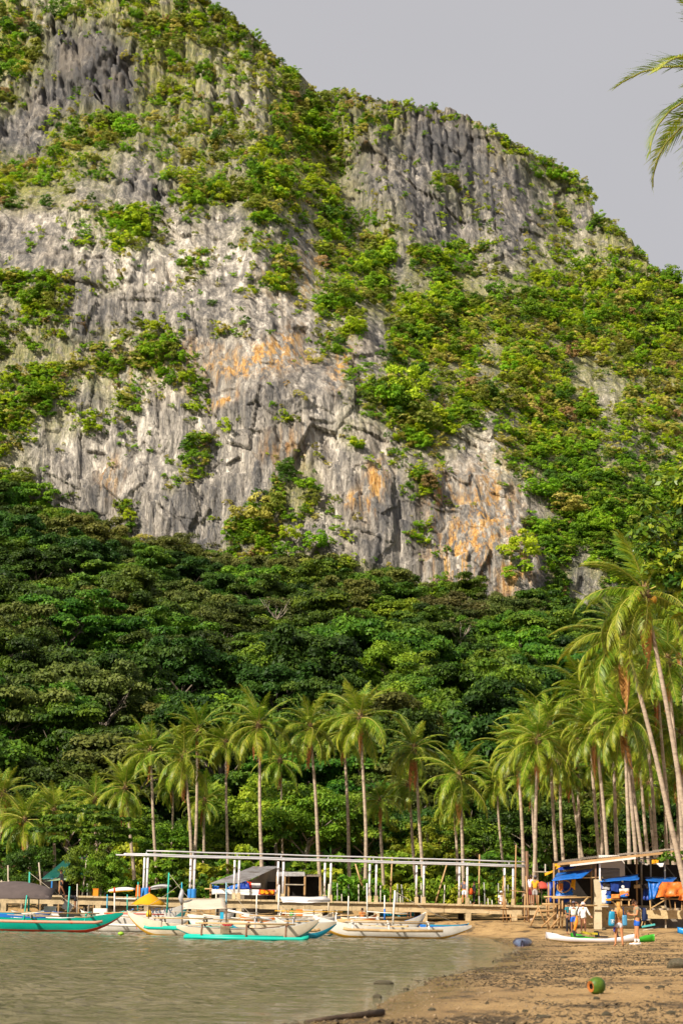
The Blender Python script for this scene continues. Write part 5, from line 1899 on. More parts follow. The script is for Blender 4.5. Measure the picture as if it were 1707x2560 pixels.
# bits standing on the jetty at the left
oran = paint('bin_orange', (0.80, 0.24, 0.01))
p = at(240, 2236, 134.8)
e = empty('orange_bin', (p[0], 134.8, deck_z(p[0])), 0, 'upright orange bin on the jetty left of the white frame', 'bin')
MB().box((0, 0, 0.22), (0.34, 0.3, 0.44), None, 0, 0.96).build('bin_body', oran, e)
MB().box((0, 0, 0.46), (0.38, 0.34, 0.05)).build('bin_lid', oran, e)
p = at(122, 2222, 136)
tag(MB().box((p[0], 136, deck_z(p[0]) + 0.12), (0.3, 0.3, 0.24), None, 0, 0.9).box((p[0], 136, deck_z(p[0]) + 0.26), (0.32, 0.32, 0.04)).build('orange_crate', oran, None), 'small orange crate on the jetty by the green tarp', 'crate')
for k, (pa, ya, pb, yb, m_, lab) in enumerate([(272, 2229, 338, 2225, canvas_white, 'white upturned canoe lying on the jetty left of the frame'), (375, 2222, 428, 2217, C_GREY, 'grey upturned canoe under the left columns of the frame')]):
    a, c = V3(at(pa, ya, 136.0)), V3(at(pb, yb, 136.0))
    g = []
    for i in range(9):
        t = i / 8
        w_ = 0.32 * math.sin(math.pi * (0.08 + 0.84 * t)) ** 0.6
        q = a.lerp(c, t)
        g.append([q + Vector((0, w_ * math.cos(th), w_ * 0.7 * math.sin(th))) for th in [math.pi * j / 8 for j in range(9)]])
    o = empty('upturned_canoe', (a + c) / 2, 0, lab, 'canoe')
    mb = MB()
    mb.sheet([[q - (a + c) / 2 for q in r_] for r_ in g], 0.03)
    mb.build('hull', m_, o, True)
    MB().bar(a - (a + c) / 2 + Vector((0.1, -0.25, -0.03)), c - (a + c) / 2 + Vector((-0.1, -0.25, -0.03)), 0.06).build('gunwale', ye if k == 0 else C_GREY, o)
p = at(346, 2222, 135.2)
tag(MB().box((p[0], 135.2, deck_z(p[0]) + 0.35), (0.3, 0.22, 0.62), None, 0, 0.85).lathe([(0.1, 0), (0.12, 0.1), (0.04, 0.16)], 8, (p[0], 135.2, deck_z(p[0]) + 0.66)).build('life_vest', mat('vest_orange', (0.80, 0.16, 0.02), 0.8, 0.25, 6), None), 'orange life vest hung on a post left of the blue drums', 'life vest')

# loose bamboo poles lying across the moored boats
_r = random.Random(19)
for k in range(40):
    px = _r.uniform(10, 1020)
    py = _r.uniform(2278, 2300)
    d = _r.uniform(103, 121)
    ln = _r.uniform(40, 110)
    a, c = at(px, py, d), at(px + ln, py + _r.uniform(-5, 6), d + _r.uniform(-0.5, 0.5))
    m_ = _r.choice([bamboo, bamboo, bamboo_grey, C_WHITE])
    o = MB().tube([a, (a + c) / 2 - np.array([0, 0, 0.03]), c], [0.024, 0.026, 0.02], 6).build('boat_pole', m_, None, True)
    tag(o, 'bamboo pole lying across the moored boats' if m_ is bamboo else 'weathered pole lying across the moored boats' if m_ is bamboo_grey else 'white painted pole lying across the moored boats', 'pole', 'poles lying across the boats')
for k, (px, y0, y1, d, m_, lab) in enumerate([(268, 2236, 2290, 124, C_SKY, 'short sky-blue mast left of the yellow umbrella'), (193, 2210, 2285, 124, stake_w, 'thin pale mast behind the teal bow'), (345, 2205, 2285, 126, teal, 'teal mast beside the blue drums'),
                                             (641, 2235, 2300, 118, C_WHITE, 'thin white mast left of the white canopy'), (870, 2240, 2300, 118, C_WHITE, 'white mast right of the white canopy'), (540, 2230, 2290, 119, C_CREAM, 'cream mast behind the cream canopy')]):
    tag(MB().tube([at(px, y1, d), at(px + 1, y0, d)], [0.045, 0.035], 7).build('mast', m_, None, True), lab, 'mast')

# more slim hulls between the others, and mooring lines
for pa, pb, pw, d, cols, lab, kw in [
    (30, 250, 2311, 117, (C_WHITE, C_BLUE, C_BLUE, C_CREAM), 'slim white boat with a blue rim behind the teal boat', {}),
    (500, 700, 2306, 115, (C_WHITE, C_SKY, C_CREAM, C_AQUA), 'slim white boat with a sky-blue bottom behind the cream canopy', {}),
    (850, 690, 2318, 110, (C_CREAM, C_AQUA, C_WHITE, C_CREAM), 'slim cream boat with its bow left under the white canopy', {'bowleft': True})]:
    e, L = boat('outrigger_boat', lab, pa, pb, pw, d, cols, B=0.36, sheer=0.55, bow=0.95, stern=0.7, sink=0.08, **kw)
    outrigger(e, L, (-0.5, 0.1, 0.5), 1.5, L * 0.75, (bamboo_grey, bamboo, bamboo), arm=0.032, fr_=0.05, zf=0.2, zt=0.72, two=False)
for k, (x0, y0, d0, x1, y1, d1) in enumerate([(300, 2279, 108, 362, 2262, 133), (792, 2309, 92, 700, 2262, 119), (786, 2294, 106, 822, 2266, 133), (566, 2208, 104.6, 640, 2300, 100), (75, 2182, 108.5, 240, 2296, 108), (455, 2208, 104.6, 330, 2286, 104), (423, 2184, 114, 520, 2296, 112), (986, 2228, 105, 1150, 2312, 106)]):
    a, c = at(x0, y0, d0), at(x1, y1, d1)
    o = MB().tube([a, (a * 0.66 + c * 0.34) - np.array([0, 0, 0.10]), (a * 0.34 + c * 0.66) - np.array([0, 0, 0.10]), c], 0.012, 5).build('mooring_rope', bamboo_grey, None, True)
    tag(o, ['mooring rope from the teal bow to the jetty', 'rope from the front cream bow to the white canopy boat', 'mooring rope from the long white boat to the jetty', 'stay rope from the pale blue mast down to the right', 'stay rope from the teal mast down to the teal bow', 'stay rope from the sky-blue mast to the cream bow', 'stay rope from the tall teal mast', 'stay rope from the white mast of the long white boat'][k], 'rope')

# ================================================================== HOUSES AND STALLS
tin = mat('corrugated_tin', (0.52, 0.50, 0.50), 0.5, 0.2, 1.0, metal=0.1, dirt=((0.17, 0.11, 0.07), 1.2, 0.8))
tin_brown = mat('old_tin_roof', (0.27, 0.215, 0.17), 0.7, 0.3, 1.2, metal=0.1, dirt=((0.12, 0.085, 0.06), 1.6, 0.8))
wall_grey = mat('rough_block_wall', (0.24, 0.20, 0.16), 0.95, 0.35, 1.5, 0.5, 10)
wall_white = mat('white_wall', (0.78, 0.72, 0.66), 0.85, 0.1, 1.0, dirt=((0.50, 0.42, 0.34), 1.4, 0.45))
dark_in = mat('dark_interior', (0.022, 0.018, 0.015), 0.95, 0.4, 2.0)  # near-black backing: the shade inside openings is put into the colour
masonry = mat('rendered_masonry', (0.58, 0.45, 0.25), 0.9, 0.25, 1.2, 0.5, 9, dirt=((0.30, 0.20, 0.10), 2.4, 0.7))
pillar_m = mat('pillar_concrete', (0.60, 0.50, 0.34), 0.9, 0.18, 1.2, 0.4, 9, dirt=((0.36, 0.26, 0.15), 2.4, 0.5))


def tarp_mat(n, c, t=0.18):
    return mat(n, c, 0.42, 0.28, 2.2, 0.5, 5.0, spec=0.5, trans=t, dirt=((min(1, c[0] * 1.6 + 0.05), min(1, c[1] * 1.5 + 0.05), min(1, c[2] * 1.2 + 0.05)), 3.0, 0.4))


tarp_blue = tarp_mat('tarp_blue', (0.010, 0.15, 0.58))
tarp_deep = tarp_mat('tarp_deep_blue', (0.006, 0.045, 0.34))
tarp_orange = tarp_mat('tarp_orange', (0.70, 0.17, 0.02))
tarp_green = tarp_mat('tarp_green', (0.006, 0.105, 0.085))
tarp_lime = tarp_mat('tarp_pale_green', (0.30, 0.42, 0.26))
cl_yellow = mat('cloth_yellow', (0.78, 0.36, 0.01), 0.8, 0.2, 3.0, 0.2, 8, trans=0.2)
cl_black = mat('cloth_black', (0.018, 0.014, 0.016), 0.85, 0.3, 4.0)
cl_white = mat('cloth_white', (0.80, 0.78, 0.76), 0.85, 0.08, 4.0, 0.15, 10, trans=0.15)
cl_red = mat('cloth_red', (0.65, 0.035, 0.012), 0.85, 0.15, 4.0, trans=0.15)
cl_navy = mat('cloth_navy', (0.010, 0.035, 0.20), 0.85, 0.2, 4.0)
cl_orange = mat('cloth_orange', (0.80, 0.26, 0.06), 0.85, 0.2, 5.0, trans=0.15)


def corr(mb, a, bq, c, dq, ribs, amp, th=0.02, mi=0):
    """corrugated sheet with corners a (eave left), bq (eave right), c (ridge right), dq (ridge left)"""
    a, bq, c, dq = [V3(q) for q in (a, bq, c, dq)]
    n = ((bq - a).cross(dq - a)).normalized()
    g = []
    for i in range(ribs * 2 + 1):
        u = i / (ribs * 2)
        o_ = n * (amp if i % 2 else -amp)
        g.append([(a.lerp(bq, u)).lerp(dq.lerp(c, u), v_) + o_ for v_ in (0, 0.5, 1)])
    mb.sheet(g, th, mi)
    return mb


def cloth(name, m, quad, label=None, cat='cloth', parent=None, wob=0.06, nu=10, nv=8, seed=0, th=0.012, sag=0.0, group=None, mfun=None):
    """wrinkled cloth through four (px, py, d) corners: tl, tr, br, bl"""
    tl, tr, br, bl = [V3(at(*q)) for q in quad]
    rng_ = np.random.default_rng(seed + 3)
    off_ = rng_.uniform(0, 20, 2)
    g = []
    for i in range(nu):
        u = i / (nu - 1)
        row = []
        for j in range(nv):
            v_ = j / (nv - 1)
            p = (tl.lerp(tr, u)).lerp(bl.lerp(br, u), v_)
            w_ = wob * (2 * fbm(np.array([u * 4 + off_[0]]), np.array([v_ * 2.2 + off_[1]]), seed, 3)[0] - 1) * 2
            p = p + Vector((w_ * 0.4, -w_ - wob * 0.6 * math.sin(u * 11 + seed), w_ * 0.35 - sag * math.sin(math.pi * u) * (1 - v_)))
            row.append(p)
        g.append(row)
    o_ = V3(at(*quad[3]))
    if parent is None:
        g = [[q - o_ for q in r_] for r_ in g]
    else:
        o2 = parent.matrix_basis.translation if parent.parent is None else Vector((0, 0, 0))
        g = [[q - Vector(parent.location) for q in r_] for r_ in g]
    o = MB().sheet(g, th, 0, mfun).build(name, m, parent, True)
    if parent is None:
        o.location = o_
        tag(o, label, cat, group)
    return o


# ---- tin-roofed house behind the jetty
HD = 140.0
p = at(610, 2250, HD)
gz_ = max(bz(p[0], HD), 0.3)
ho = empty('tin_roof_house', (p[0], HD, gz_), 0, 'low house with a grey corrugated tin roof behind the jetty', 'house')
h0 = Vector((p[0], HD, gz_))
Lc = lambda px, py, d: V3(at(px, py, d)) - h0
rf = corr(MB(), Lc(526, 2209, 138.4), Lc(608, 2206, 138.4), Lc(694, 2167, 143.0), Lc(632, 2167, 143.0), 26, 0.028).build('roof', tin, ho)
corr(MB(), Lc(694, 2166.5, 143.05), Lc(632, 2166.5, 143.05), Lc(650, 2200, 147.5), Lc(740, 2192, 147.5), 26, 0.028).build('roof', tin, ho)
mb = MB()
a, c, t_ = Lc(612, 2208, 139), Lc(735, 2196, 146.5), Lc(693, 2170, 143)
a0, c0 = a.copy(), c.copy()
a0.z = c0.z = -0.2
mb.add([a0, c0, c, t_, a], [(0, 1, 2, 3, 4)])
a1, c1 = Lc(540, 2212, 139), Lc(612, 2209, 139)
a10, c10 = a1.copy(), c1.copy()
a10.z = c10.z = -0.2
mb.add([a10, c10, c1, a1], [(0, 1, 2, 3)])
mb.build('wall', wall_grey, ho)
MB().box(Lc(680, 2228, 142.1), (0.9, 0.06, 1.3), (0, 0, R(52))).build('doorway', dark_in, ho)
for px in (527, 600):
    a = Lc(px, 2211, 138.5)
    MB().bar((a.x, a.y, -0.2), a, 0.12).build('post', timber, ho)
MB().tube([Lc(512, 2222, 138.2), Lc(575, 2223, 138.2)], 0.05, 6).build('rail', bamboo, ho, True)
# open shed beside it
p = at(745, 2240, 139)
g2 = max(bz(p[0], 139), 0.3)
sh = empty('open_shed', (p[0], 139, g2), 0, 'open shed with a flat tin roof and dark inside, right of the tin-roofed house', 'shed')
h0 = Vector((p[0], 139, g2))
corr(MB(), Lc(691, 2190, 138.2), Lc(763, 2190, 138.2), Lc(762, 2180, 141), Lc(692, 2180, 141), 22, 0.022).build('roof', tin, sh)
corr(MB(), Lc(752, 2191, 139.2), Lc(802, 2191, 139.2), Lc(800, 2186, 142), Lc(752, 2186, 142), 14, 0.022).build('roof', tin_brown, sh)
for px, d in ((693, 138.3), (712, 138.3), (762, 138.3), (800, 139.3), (722, 141)):
    a = Lc(px, 2190, d)
    MB().bar((a.x, a.y, -0.2), a, 0.13).build('post', timber, sh)
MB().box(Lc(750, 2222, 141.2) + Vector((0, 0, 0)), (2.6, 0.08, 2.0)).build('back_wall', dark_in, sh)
MB().bar(Lc(713, 2211, 138.2), Lc(760, 2212, 138.2), 0.07).build('rail', bamboo_grey, sh)
# laundry and tarp in front of the house
cloth('blue_tarp', tarp_blue, [(572, 2216, 137.6), (616, 2203, 137.6), (600, 2224, 137.4), (565, 2224, 137.4)], 'blue tarpaulin bundle under the eave of the tin-roofed house', 'tarpaulin', wob=0.10, seed=1)
cloth('blue_tarp', tarp_deep, [(606, 2205, 137.5), (616, 2203, 137.5), (628, 2222, 137.3), (592, 2224, 137.3)], 'dark blue cloth hanging from a line before the tin-roofed house', 'cloth', wob=0.08, seed=2)
cloth('blue_tarp', tarp_blue, [(531, 2212, 137.9), (548, 2216, 137.9), (549, 2223, 137.8), (532, 2223, 137.8)], 'small blue tarpaulin at the left post of the tin-roofed house', 'tarpaulin', wob=0.06, seed=3)
cloth('red_cloth', cl_red, [(616, 2204, 137.8), (630, 2205, 137.8), (628, 2222, 137.6), (604, 2223, 137.6)], 'red cloth hanging beside the dark blue cloth at the house', 'cloth', wob=0.06, seed=4)
cloth('white_sheet', cl_white, [(530, 2223, 136.9), (692, 2224, 136.9), (690, 2239, 136.9), (530, 2236, 136.9)], 'long white sheet hung along the jetty before the tin-roofed house', 'cloth', wob=0.05, nu=24, seed=5)
cloth('pale_board', canvas_white, [(628, 2208, 137.7), (652, 2208, 137.7), (652, 2219, 137.7), (628, 2219, 137.7)], 'pale board leaning by the palm stem at the house', 'board', wob=0.01, seed=6)
tow = cloth('patterned_towel', cl_red, [(648, 2224, 136.75), (688, 2225, 136.75), (686, 2238, 136.72), (646, 2236, 136.72)], 'red towel with three yellow discs hung on the white sheet', 'towel', wob=0.015, nu=12, seed=7)
for k in range(3):
    mb = MB()
    c = V3(at(655.5 + 11.8 * k, 2229.5 + 0.5 * k, 136.62)) - Vector(tow.location)
    ring = [c + Vector((0.15 * math.cos(2 * math.pi * j / 14), 0, 0.14 * math.sin(2 * math.pi * j / 14))) for j in range(14)]
    mb.add(ring + [q + Vector((0, 0.03, 0)) for q in ring], [tuple(range(14)), tuple(range(27, 13, -1))] + [(j, (j + 1) % 14, 14 + (j + 1) % 14, 14 + j) for j in range(14)])
    mb.build('yellow_disc', cl_yellow, tow)

# ---- green tarpaulin shelter at the left
p = at(170, 2215, 140)
gt = empty('tarp_shelter', (p[0], 140, max(bz(p[0], 140), 0.4)), 0, 'dark green tarpaulin shelter among the palms at the left', 'shelter')
h0 = Vector(gt.location)


def lsheet(parent, m, quad, name, wob=0.08, seed=0, nu=12, nv=8, th=0.015):
    return cloth(name, m, quad, parent=parent, wob=wob, seed=seed, nu=nu, nv=nv, th=th)


lsheet(gt, tarp_green, [(165, 2146, 143.5), (255, 2142, 143.5), (238, 2190, 139.0), (102, 2199, 139.0)], 'tarp_roof', 0.12, 11)
lsheet(gt, tarp_lime, [(165, 2190, 139.4), (206, 2187, 139.4), (190, 2198, 137.6), (113, 2203, 137.6)], 'awning', 0.04, 12)
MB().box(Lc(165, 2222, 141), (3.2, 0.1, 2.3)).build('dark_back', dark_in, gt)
for px in (104, 131, 150, 200, 238):
    a = Lc(px, 2196, 139.1)
    MB().bar((a.x, a.y, -0.2), a, 0.09).build('post', blue_drum if px == 131 else timber, gt)
# bamboo rails at the far left
mb = empty('bamboo_rack', (at(8, 2230, 137)[0], 137, 1.0), 0, 'small bamboo rail at the left edge behind the awning', 'rail')
h0 = Vector(mb.location)
for k in range(3):
    MB().tube([Lc(-20, 2203 + 6 * k, 137), Lc(24, 2205 + 6 * k, 137)], 0.035, 6).build('rail', bamboo_grey, mb, True)
for px in (5, 23):
    a = Lc(px, 2200, 137)
    MB().tube([(a.x, a.y, 0), a], 0.045, 6).build('post', bamboo_grey, mb, True)

# ================================================================== THE STALL AT THE RIGHT
SD = 121.0
p = at(1500, 2300, SD)
sg = max(bz(p[0], SD), 0.4)
st = empty('beach_stall', (p[0], SD, sg), 0, 'ramshackle beach stall on stilts with a brown tin roof and white upper wall', 'stall')
h0 = Vector((p[0], SD, sg))
# main roof rising towards the sea, in five sheets
A, B_, C2, D2 = V3(at(1392, 2157, 119.0)), V3(at(1702, 2124, 119.0)), V3(at(1672, 2124.5, 126.5)), V3(at(1408, 2150, 126.5))
nsh = 6
for k in range(nsh):
    u0, u1 = k / nsh + 0.002, (k + 1) / nsh - 0.002
    dz = Vector((0, 0, 0.05 * (k % 2)))
    corr(MB(), A.lerp(B_, u0) - h0 + dz, A.lerp(B_, u1) - h0 + dz, D2.lerp(C2, u1) - h0 + dz, D2.lerp(C2, u0) - h0 + dz, 9, 0.022).build('roof_sheet', tin_brown, st)
MB().bar(A - h0 + Vector((0, -0.05, -0.09)), B_ - h0 + Vector((0, -0.05, -0.09)), 0.05, 0.14).build('fascia', timber, st)
for k in range(7):
    u = 0.03 + 0.155 * k
    MB().bar(A.lerp(B_, u) - h0 + Vector((0, 0.1, -0.10)), D2.lerp(C2, u) - h0 + Vector((0, 0, -0.10)), 0.07, 0.09).build('rafter', timber, st)
# lower eave with a white fascia
A2, B2, C3, D3 = V3(at(1424, 2164, 118.6)), V3(at(1588, 2145, 118.6)), V3(at(1590, 2143, 121.0)), V3(at(1430, 2160, 121.0))
MB().sheet([[A2 - h0, D3 - h0], [A2.lerp(B2, .5) - h0, D3.lerp(C3, .5) - h0], [B2 - h0, C3 - h0]], 0.10).build('eave', wall_white, st)
# upper wall
MB().box(Lc(1528, 2170, 121.4), (1.55, 0.16, 1.5)).build('upper_wall', wall_white, st)
MB().box(Lc(1448, 2170, 121.5), (1.9, 0.16, 0.9)).build('upper_wall', wall_grey, st)
vt = MB().box(Lc(1522, 2183, 121.3), (1.22, 0.06, 0.56)).build('vent', dark_in, st)
for k in range(6):
    MB().box(Lc(1522, 2174.5 + 3.5 * k, 121.24), (1.20, 0.09, 0.045), (R(35), 0, 0)).build('louvre', C_GREY, vt)
# floor, dark back, posts
MB().box(Lc(1410, 2266, 121.5), (3.1, 3.2, 0.12)).build('floor', timber, st)
MB().box(Lc(1545, 2266, 122.6), (5.0, 3.4, 0.14)).build('floor', concrete, st)
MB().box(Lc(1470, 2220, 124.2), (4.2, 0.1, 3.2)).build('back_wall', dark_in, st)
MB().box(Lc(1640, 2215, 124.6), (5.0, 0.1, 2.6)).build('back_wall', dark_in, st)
pil = MB().box(Lc(1493, 2262, 118.9), (0.42, 0.40, 2.9)).build('pillar', pillar_m, st)
for dx_ in (-0.12, 0.12):
    MB().bar(Lc(1493, 2203, 118.9) + Vector((dx_, 0, 0)), Lc(1493, 2160, 118.9) + Vector((dx_, 0, 0)), 0.09).build('reinforcing_bar', rust_pole if dx_ < 0 else white_pipe, st)
for px, yt, d in ((1383, 2158, 119.2), (1396, 2158, 121), (1370, 2206, 119), (1477, 2162, 120.4), (1590, 2145, 120.6), (1602, 2150, 121.5), (1625, 2135, 121), (1660, 2122, 120)):
    a = Lc(px, yt, d)
    MB().bar((a.x, a.y, -0.3), a, 0.09).build('post', timber if px < 1600 else bamboo_grey, st)
MB().bar(Lc(1440, 2195, 119.0), Lc(1505, 2193, 119.0), 0.07).build('cross_beam', bamboo, st)
MB().bar(Lc(1333, 2179, 120), Lc(1380, 2180, 120), 0.06).build('cross_beam', bamboo_grey, st)
MB().bar(Lc(1596, 2151, 119.6), Lc(1618, 2163, 119.6), 0.09).build('brace', stake_w, st)
MB().bar(Lc(1590, 2146, 119.9), Lc(1640, 2147, 119.9), 0.06).build('cross_beam', stake_g, st)
for px in (1333, 1362):
    MB().bar(Lc(px, 2180, 120), Lc(px, 2160, 120), 0.07).build('stub_post', stake_w, st)
# masonry under the stall
MB().box(Lc(1545, 2292, 119.6) + Vector((0, 0.3, 0)), (2.2, 0.5, 1.25)).build('base_wall', masonry, st)
MB().box(Lc(1648, 2286, 120.2), (2.9, 1.2, 0.5)).build('base_slab', masonry, st)
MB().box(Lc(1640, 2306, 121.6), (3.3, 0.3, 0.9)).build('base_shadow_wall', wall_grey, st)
MB().box(Lc(1477, 2292, 120.2), (0.75, 0.3, 1.25)).build('base_wall', masonry, st)
mb = MB()
_r = random.Random(8)
for k in range(16):
    q = Lc(1497 + _r.uniform(0, 84), 2276 + _r.uniform(-2, 22), 119.28)
    MB().box(q, (_r.uniform(0.08, 0.24), 0.10, _r.uniform(0.05, 0.12)), (0, _r.uniform(-0.3, 0.3), 0)).build('stone', masonry if k % 3 else wall_grey, st)
# stilts and braces
for (x0, y0, x1, y1) in [(1369, 2318, 1366, 2262), (1388, 2310, 1388, 2262), (1404, 2316, 1405, 2246), (1415, 2312, 1414, 2262), (1396, 2310, 1397, 2263), (1430, 2312, 1425, 2262), (1456, 2312, 1453, 2262)]:
    MB().tube([Lc(x0, y0 + 3, 119.2), Lc((x0 + x1) / 2 + 0.6, (y0 + y1) / 2, 119.2), Lc(x1, y1, 119.2)], 0.055, 6).build('stilt', timber, st, True)
for (x0, y0, x1, y1) in [(1325, 2313, 1344, 2270), (1352, 2316, 1390, 2282), (1375, 2318, 1398, 2293), (1343, 2262, 1361, 2306), (1338, 2276, 1386, 2277)]:
    MB().tube([Lc(x0, y0 + 2, 118.7), Lc(x1, y1, 118.7)], 0.05, 6).build('brace', timber, st, True)
for (x0, y0, x1, y1, m_) in [(1358, 2242, 1440, 2241, bamboo), (1378, 2245, 1475, 2243, bamboo), (1354, 2260, 1400, 2261, bamboo), (1448, 2266, 1470, 2242, bamboo), (1440, 2263, 1492, 2264, bamboo), (1500, 2262, 1582, 2263, bamboo), (1500, 2266, 1580, 2268, bamboo_grey)]:
    MB().tube([Lc(x0, y0, 118.4), Lc(x1, y1, 118.4)], 0.05, 6).build('rail', m_, st, True)
for (px, y0, y1) in ((1345, 2262, 2238), (1365, 2262, 2241), (1425, 2263, 2243)):
    MB().tube([Lc(px, y0, 118.5), Lc(px, y1, 118.5)], 0.045, 6).build('rail_post', timber, st, True)
# the wooden scaffold where the jetty ends
sc_ = empty('landing_scaffold', (at(1262, 2310, 131)[0], 131, bz(at(1262, 2310, 131)[0], 131)), 0, 'rough wooden ladder scaffold at the end of the jetty', 'scaffold')
h0 = Vector(sc_.location)
for (x0, y0, x1, y1) in [(1257, 2315, 1258, 2190), (1268, 2315, 1256, 2215), (1322, 2312, 1314, 2190), (1310, 2310, 1312, 2232), (1276, 2304, 1275, 2286)]:
    MB().tube([Lc(x0, y0 + 3, 131), Lc(x1, y1, 131)], 0.05, 6).build('upright', timber, sc_, True)
for (x0, y0, x1, y1) in [(1248, 2294, 1318, 2292), (1275, 2226, 1312, 2230), (1250, 2270, 1270, 2272), (1210, 2277 - 2, 1250, 2277)]:
    MB().bar(Lc(x0, y0, 130.9), Lc(x1, y1, 130.9), 0.09, 0.05).build('crosspiece', timber, sc_)

# tarpaulins and cloths of the stall
cloth('blue_tarp', tarp_blue, [(1392, 2182, 121.0), (1482, 2172, 120.0), (1455, 2194, 117.6), (1378, 2203, 117.6)], 'bright blue tarpaulin awning stretched over the left side of the stall', 'tarpaulin', wob=0.07, seed=21)
hole = cloth('blue_tarp', tarp_deep, [(1367, 2206, 119.4), (1393, 2203, 119.4), (1391, 2258, 119.4), (1365, 2256, 119.4)], 'dark blue tarpaulin strip hanging at the left end of the stall', 'tarpaulin', wob=0.08, seed=22)
cloth('blue_tarp', tarp_blue, [(1390, 2226, 119.0), (1432, 2224, 119.0), (1430, 2242, 118.9), (1390, 2241, 118.9)], 'blue tarpaulin below the round opening of the stall', 'tarpaulin', wob=0.08, seed=23)
cloth('blue_tarp', tarp_deep, [(1406, 2202, 119.7), (1432, 2200, 119.7), (1430, 2225, 119.6), (1408, 2227, 119.6)], 'dark blue sheet behind the round opening of the stall', 'tarpaulin', wob=0.06, seed=24)
cloth('blue_tarp', tarp_deep, [(1405, 2245, 119.3), (1428, 2245, 119.3), (1424, 2258, 119.3), (1403, 2257, 119.3)], 'dark blue sheet under the bamboo rail of the stall', 'tarpaulin', wob=0.05, seed=25)
ring = MB()
c = V3(at(1409, 2216, 118.8))
ringp = [Vector((0.40 * math.cos(2 * math.pi * j / 20), 0, 0.34 * math.sin(2 * math.pi * j / 20) + 0.05 * math.cos(2 * math.pi * j / 20))) for j in range(21)]
rg = ring.tube(ringp, 0.035, 6, cap=False).build('hoop', timber, None, True)
rg.location = c
tag(rg, 'round wooden hoop framing an opening in the blue tarpaulins', 'hoop')
mb = MB().box((0, 0, 0), (0.14, 0.04, 0.44)).box((0.12, 0, 0.02), (0.1, 0.04, 0.40)).build('hanging_cloth', cl_orange, None)
mb.location = V3(at(1399, 2218, 119.0))
tag(mb, 'orange and brown garments hanging in the round opening', 'clothes')
cloth('yellow_banner', cl_yellow, [(1428, 2197, 118.3), (1438, 2197, 118.3), (1437, 2226, 118.2), (1425, 2217, 118.2)], 'yellow banner hanging at the right of the round opening', 'banner', wob=0.03, seed=26, nu=6)
cloth('yellow_banner', cl_yellow, [(1385, 2160, 119.6), (1422, 2156, 119.6), (1412, 2160, 119.2), (1386, 2175, 119.2)], 'yellow cloth strung under the left end of the stall roof', 'cloth', wob=0.04, seed=27)
cloth('yellow_banner', cl_yellow, [(1360, 2183, 119.4), (1381, 2176, 119.4), (1380, 2181, 119.2), (1361, 2190, 119.2)], 'yellow cloth strip tied left of the blue awning', 'cloth', wob=0.03, seed=28)
cloth('blue_tarp', tarp_deep, [(1392, 2170, 120.8), (1440, 2163, 120.8), (1436, 2170, 120.6), (1398, 2176, 120.6)], 'dark blue scrap of tarpaulin under the roof edge', 'tarpaulin', wob=0.05, seed=29)
bt = cloth('blue_tarp', tarp_blue, [(1500, 2198, 120.0), (1592, 2186, 120.0), (1596, 2199, 117.9), (1498, 2205, 117.9)], 'blue tarpaulin awning in the middle of the stall', 'tarpaulin', wob=0.07, seed=30)
cloth('blue_tarp', tarp_deep, [(1500, 2204, 118.4), (1575, 2199, 118.4), (1574, 2220, 118.3), (1501, 2224, 118.3)], 'deep blue sheet hanging below the middle awning, white patches on it', 'tarpaulin', wob=0.06, seed=31)
cloth('black_shorts', cl_black, [(1508, 2200, 118.05), (1525, 2208, 118.05), (1524, 2219, 118.0), (1505, 2216, 118.0)], 'black shorts drying on the line before the deep blue sheet', 'shorts', wob=0.03, seed=32, nu=6)
cloth('grey_shirt', C_GREY, [(1505, 2216, 118.0), (1524, 2219, 118.0), (1523, 2225, 117.98), (1504, 2223, 117.98)], 'grey garment hanging under the black shorts', 'garment', wob=0.02, seed=33, nu=6)
cloth('navy_shirt', cl_navy, [(1525, 2207, 118.0), (1547, 2211, 118.0), (1545, 2231, 117.95), (1526, 2227, 117.95)], 'navy shirt drying on the line in the middle of the stall', 'shirt', wob=0.03, seed=34, nu=6)
for k, (px, py, r_) in enumerate(((1555, 2203, 0.07), (1556, 2217, 0.10))):
    o = MB().lathe([(0.01, -0.01), (r_, -0.008), (r_ * 0.9, 0.012), (0.01, 0.014)], 9).build('white_patch', cl_white, None)
    o.location = V3(at(px, py, 118.15))
    o.rotation_euler = (R(88), 0.2, 0)
    tag(o, ['small white patch on the deep blue sheet', 'larger white patch low on the deep blue sheet'][k], 'patch')
q_ = [(1503, 2226, 1516, 2260, cl_white, 'white towel with yellow edge at the left of the clothes table'), (1512, 2228, 1526, 2238, cl_navy, 'blue and white garment folded at the left of the clothes table'), (1514, 2238, 1527, 2258, tarp_blue, 'bright blue cloth hanging from the clothes table'),
      (1527, 2236, 1550, 2246, cl_orange, 'orange striped cloth lying on the clothes table'), (1547, 2222, 1572, 2230, canvas_white, 'pale cloth hung above the clothes table'), (1548, 2228, 1572, 2240, cl_orange, 'orange and pink cloth hung at the right of the clothes table'), (1550, 2235, 1568, 2243, tarp_blue, 'blue cloth on the orange one at the clothes table'),
      (1514, 2247, 1528, 2252, cl_yellow, 'yellow cloth draped off the clothes table')]
for k, (x0, y0, x1, y1, m_, lab) in enumerate(q_):
    d_ = 117.9 - 0.02 * k
    cloth('hanging_cloth', m_, [(x0, y0, d_), (x1, y0 - 1, d_), (x1 - 1, y1, d_ - 0.03), (x0, y1, d_ - 0.03)], lab, 'cloth', wob=0.025, seed=40 + k, nu=7, nv=6)
tb = empty('clothes_table', (at(1545, 2262, 118.1)[0], 118.1, at(1545, 2262, 118.1)[2]), 0, 'wooden table with slanting leg carrying piled clothes', 'table')
h0 = Vector(tb.location)
MB().box(Lc(1548, 2249, 118.2), (1.25, 0.5, 0.08)).build('table_top', bamboo, tb)
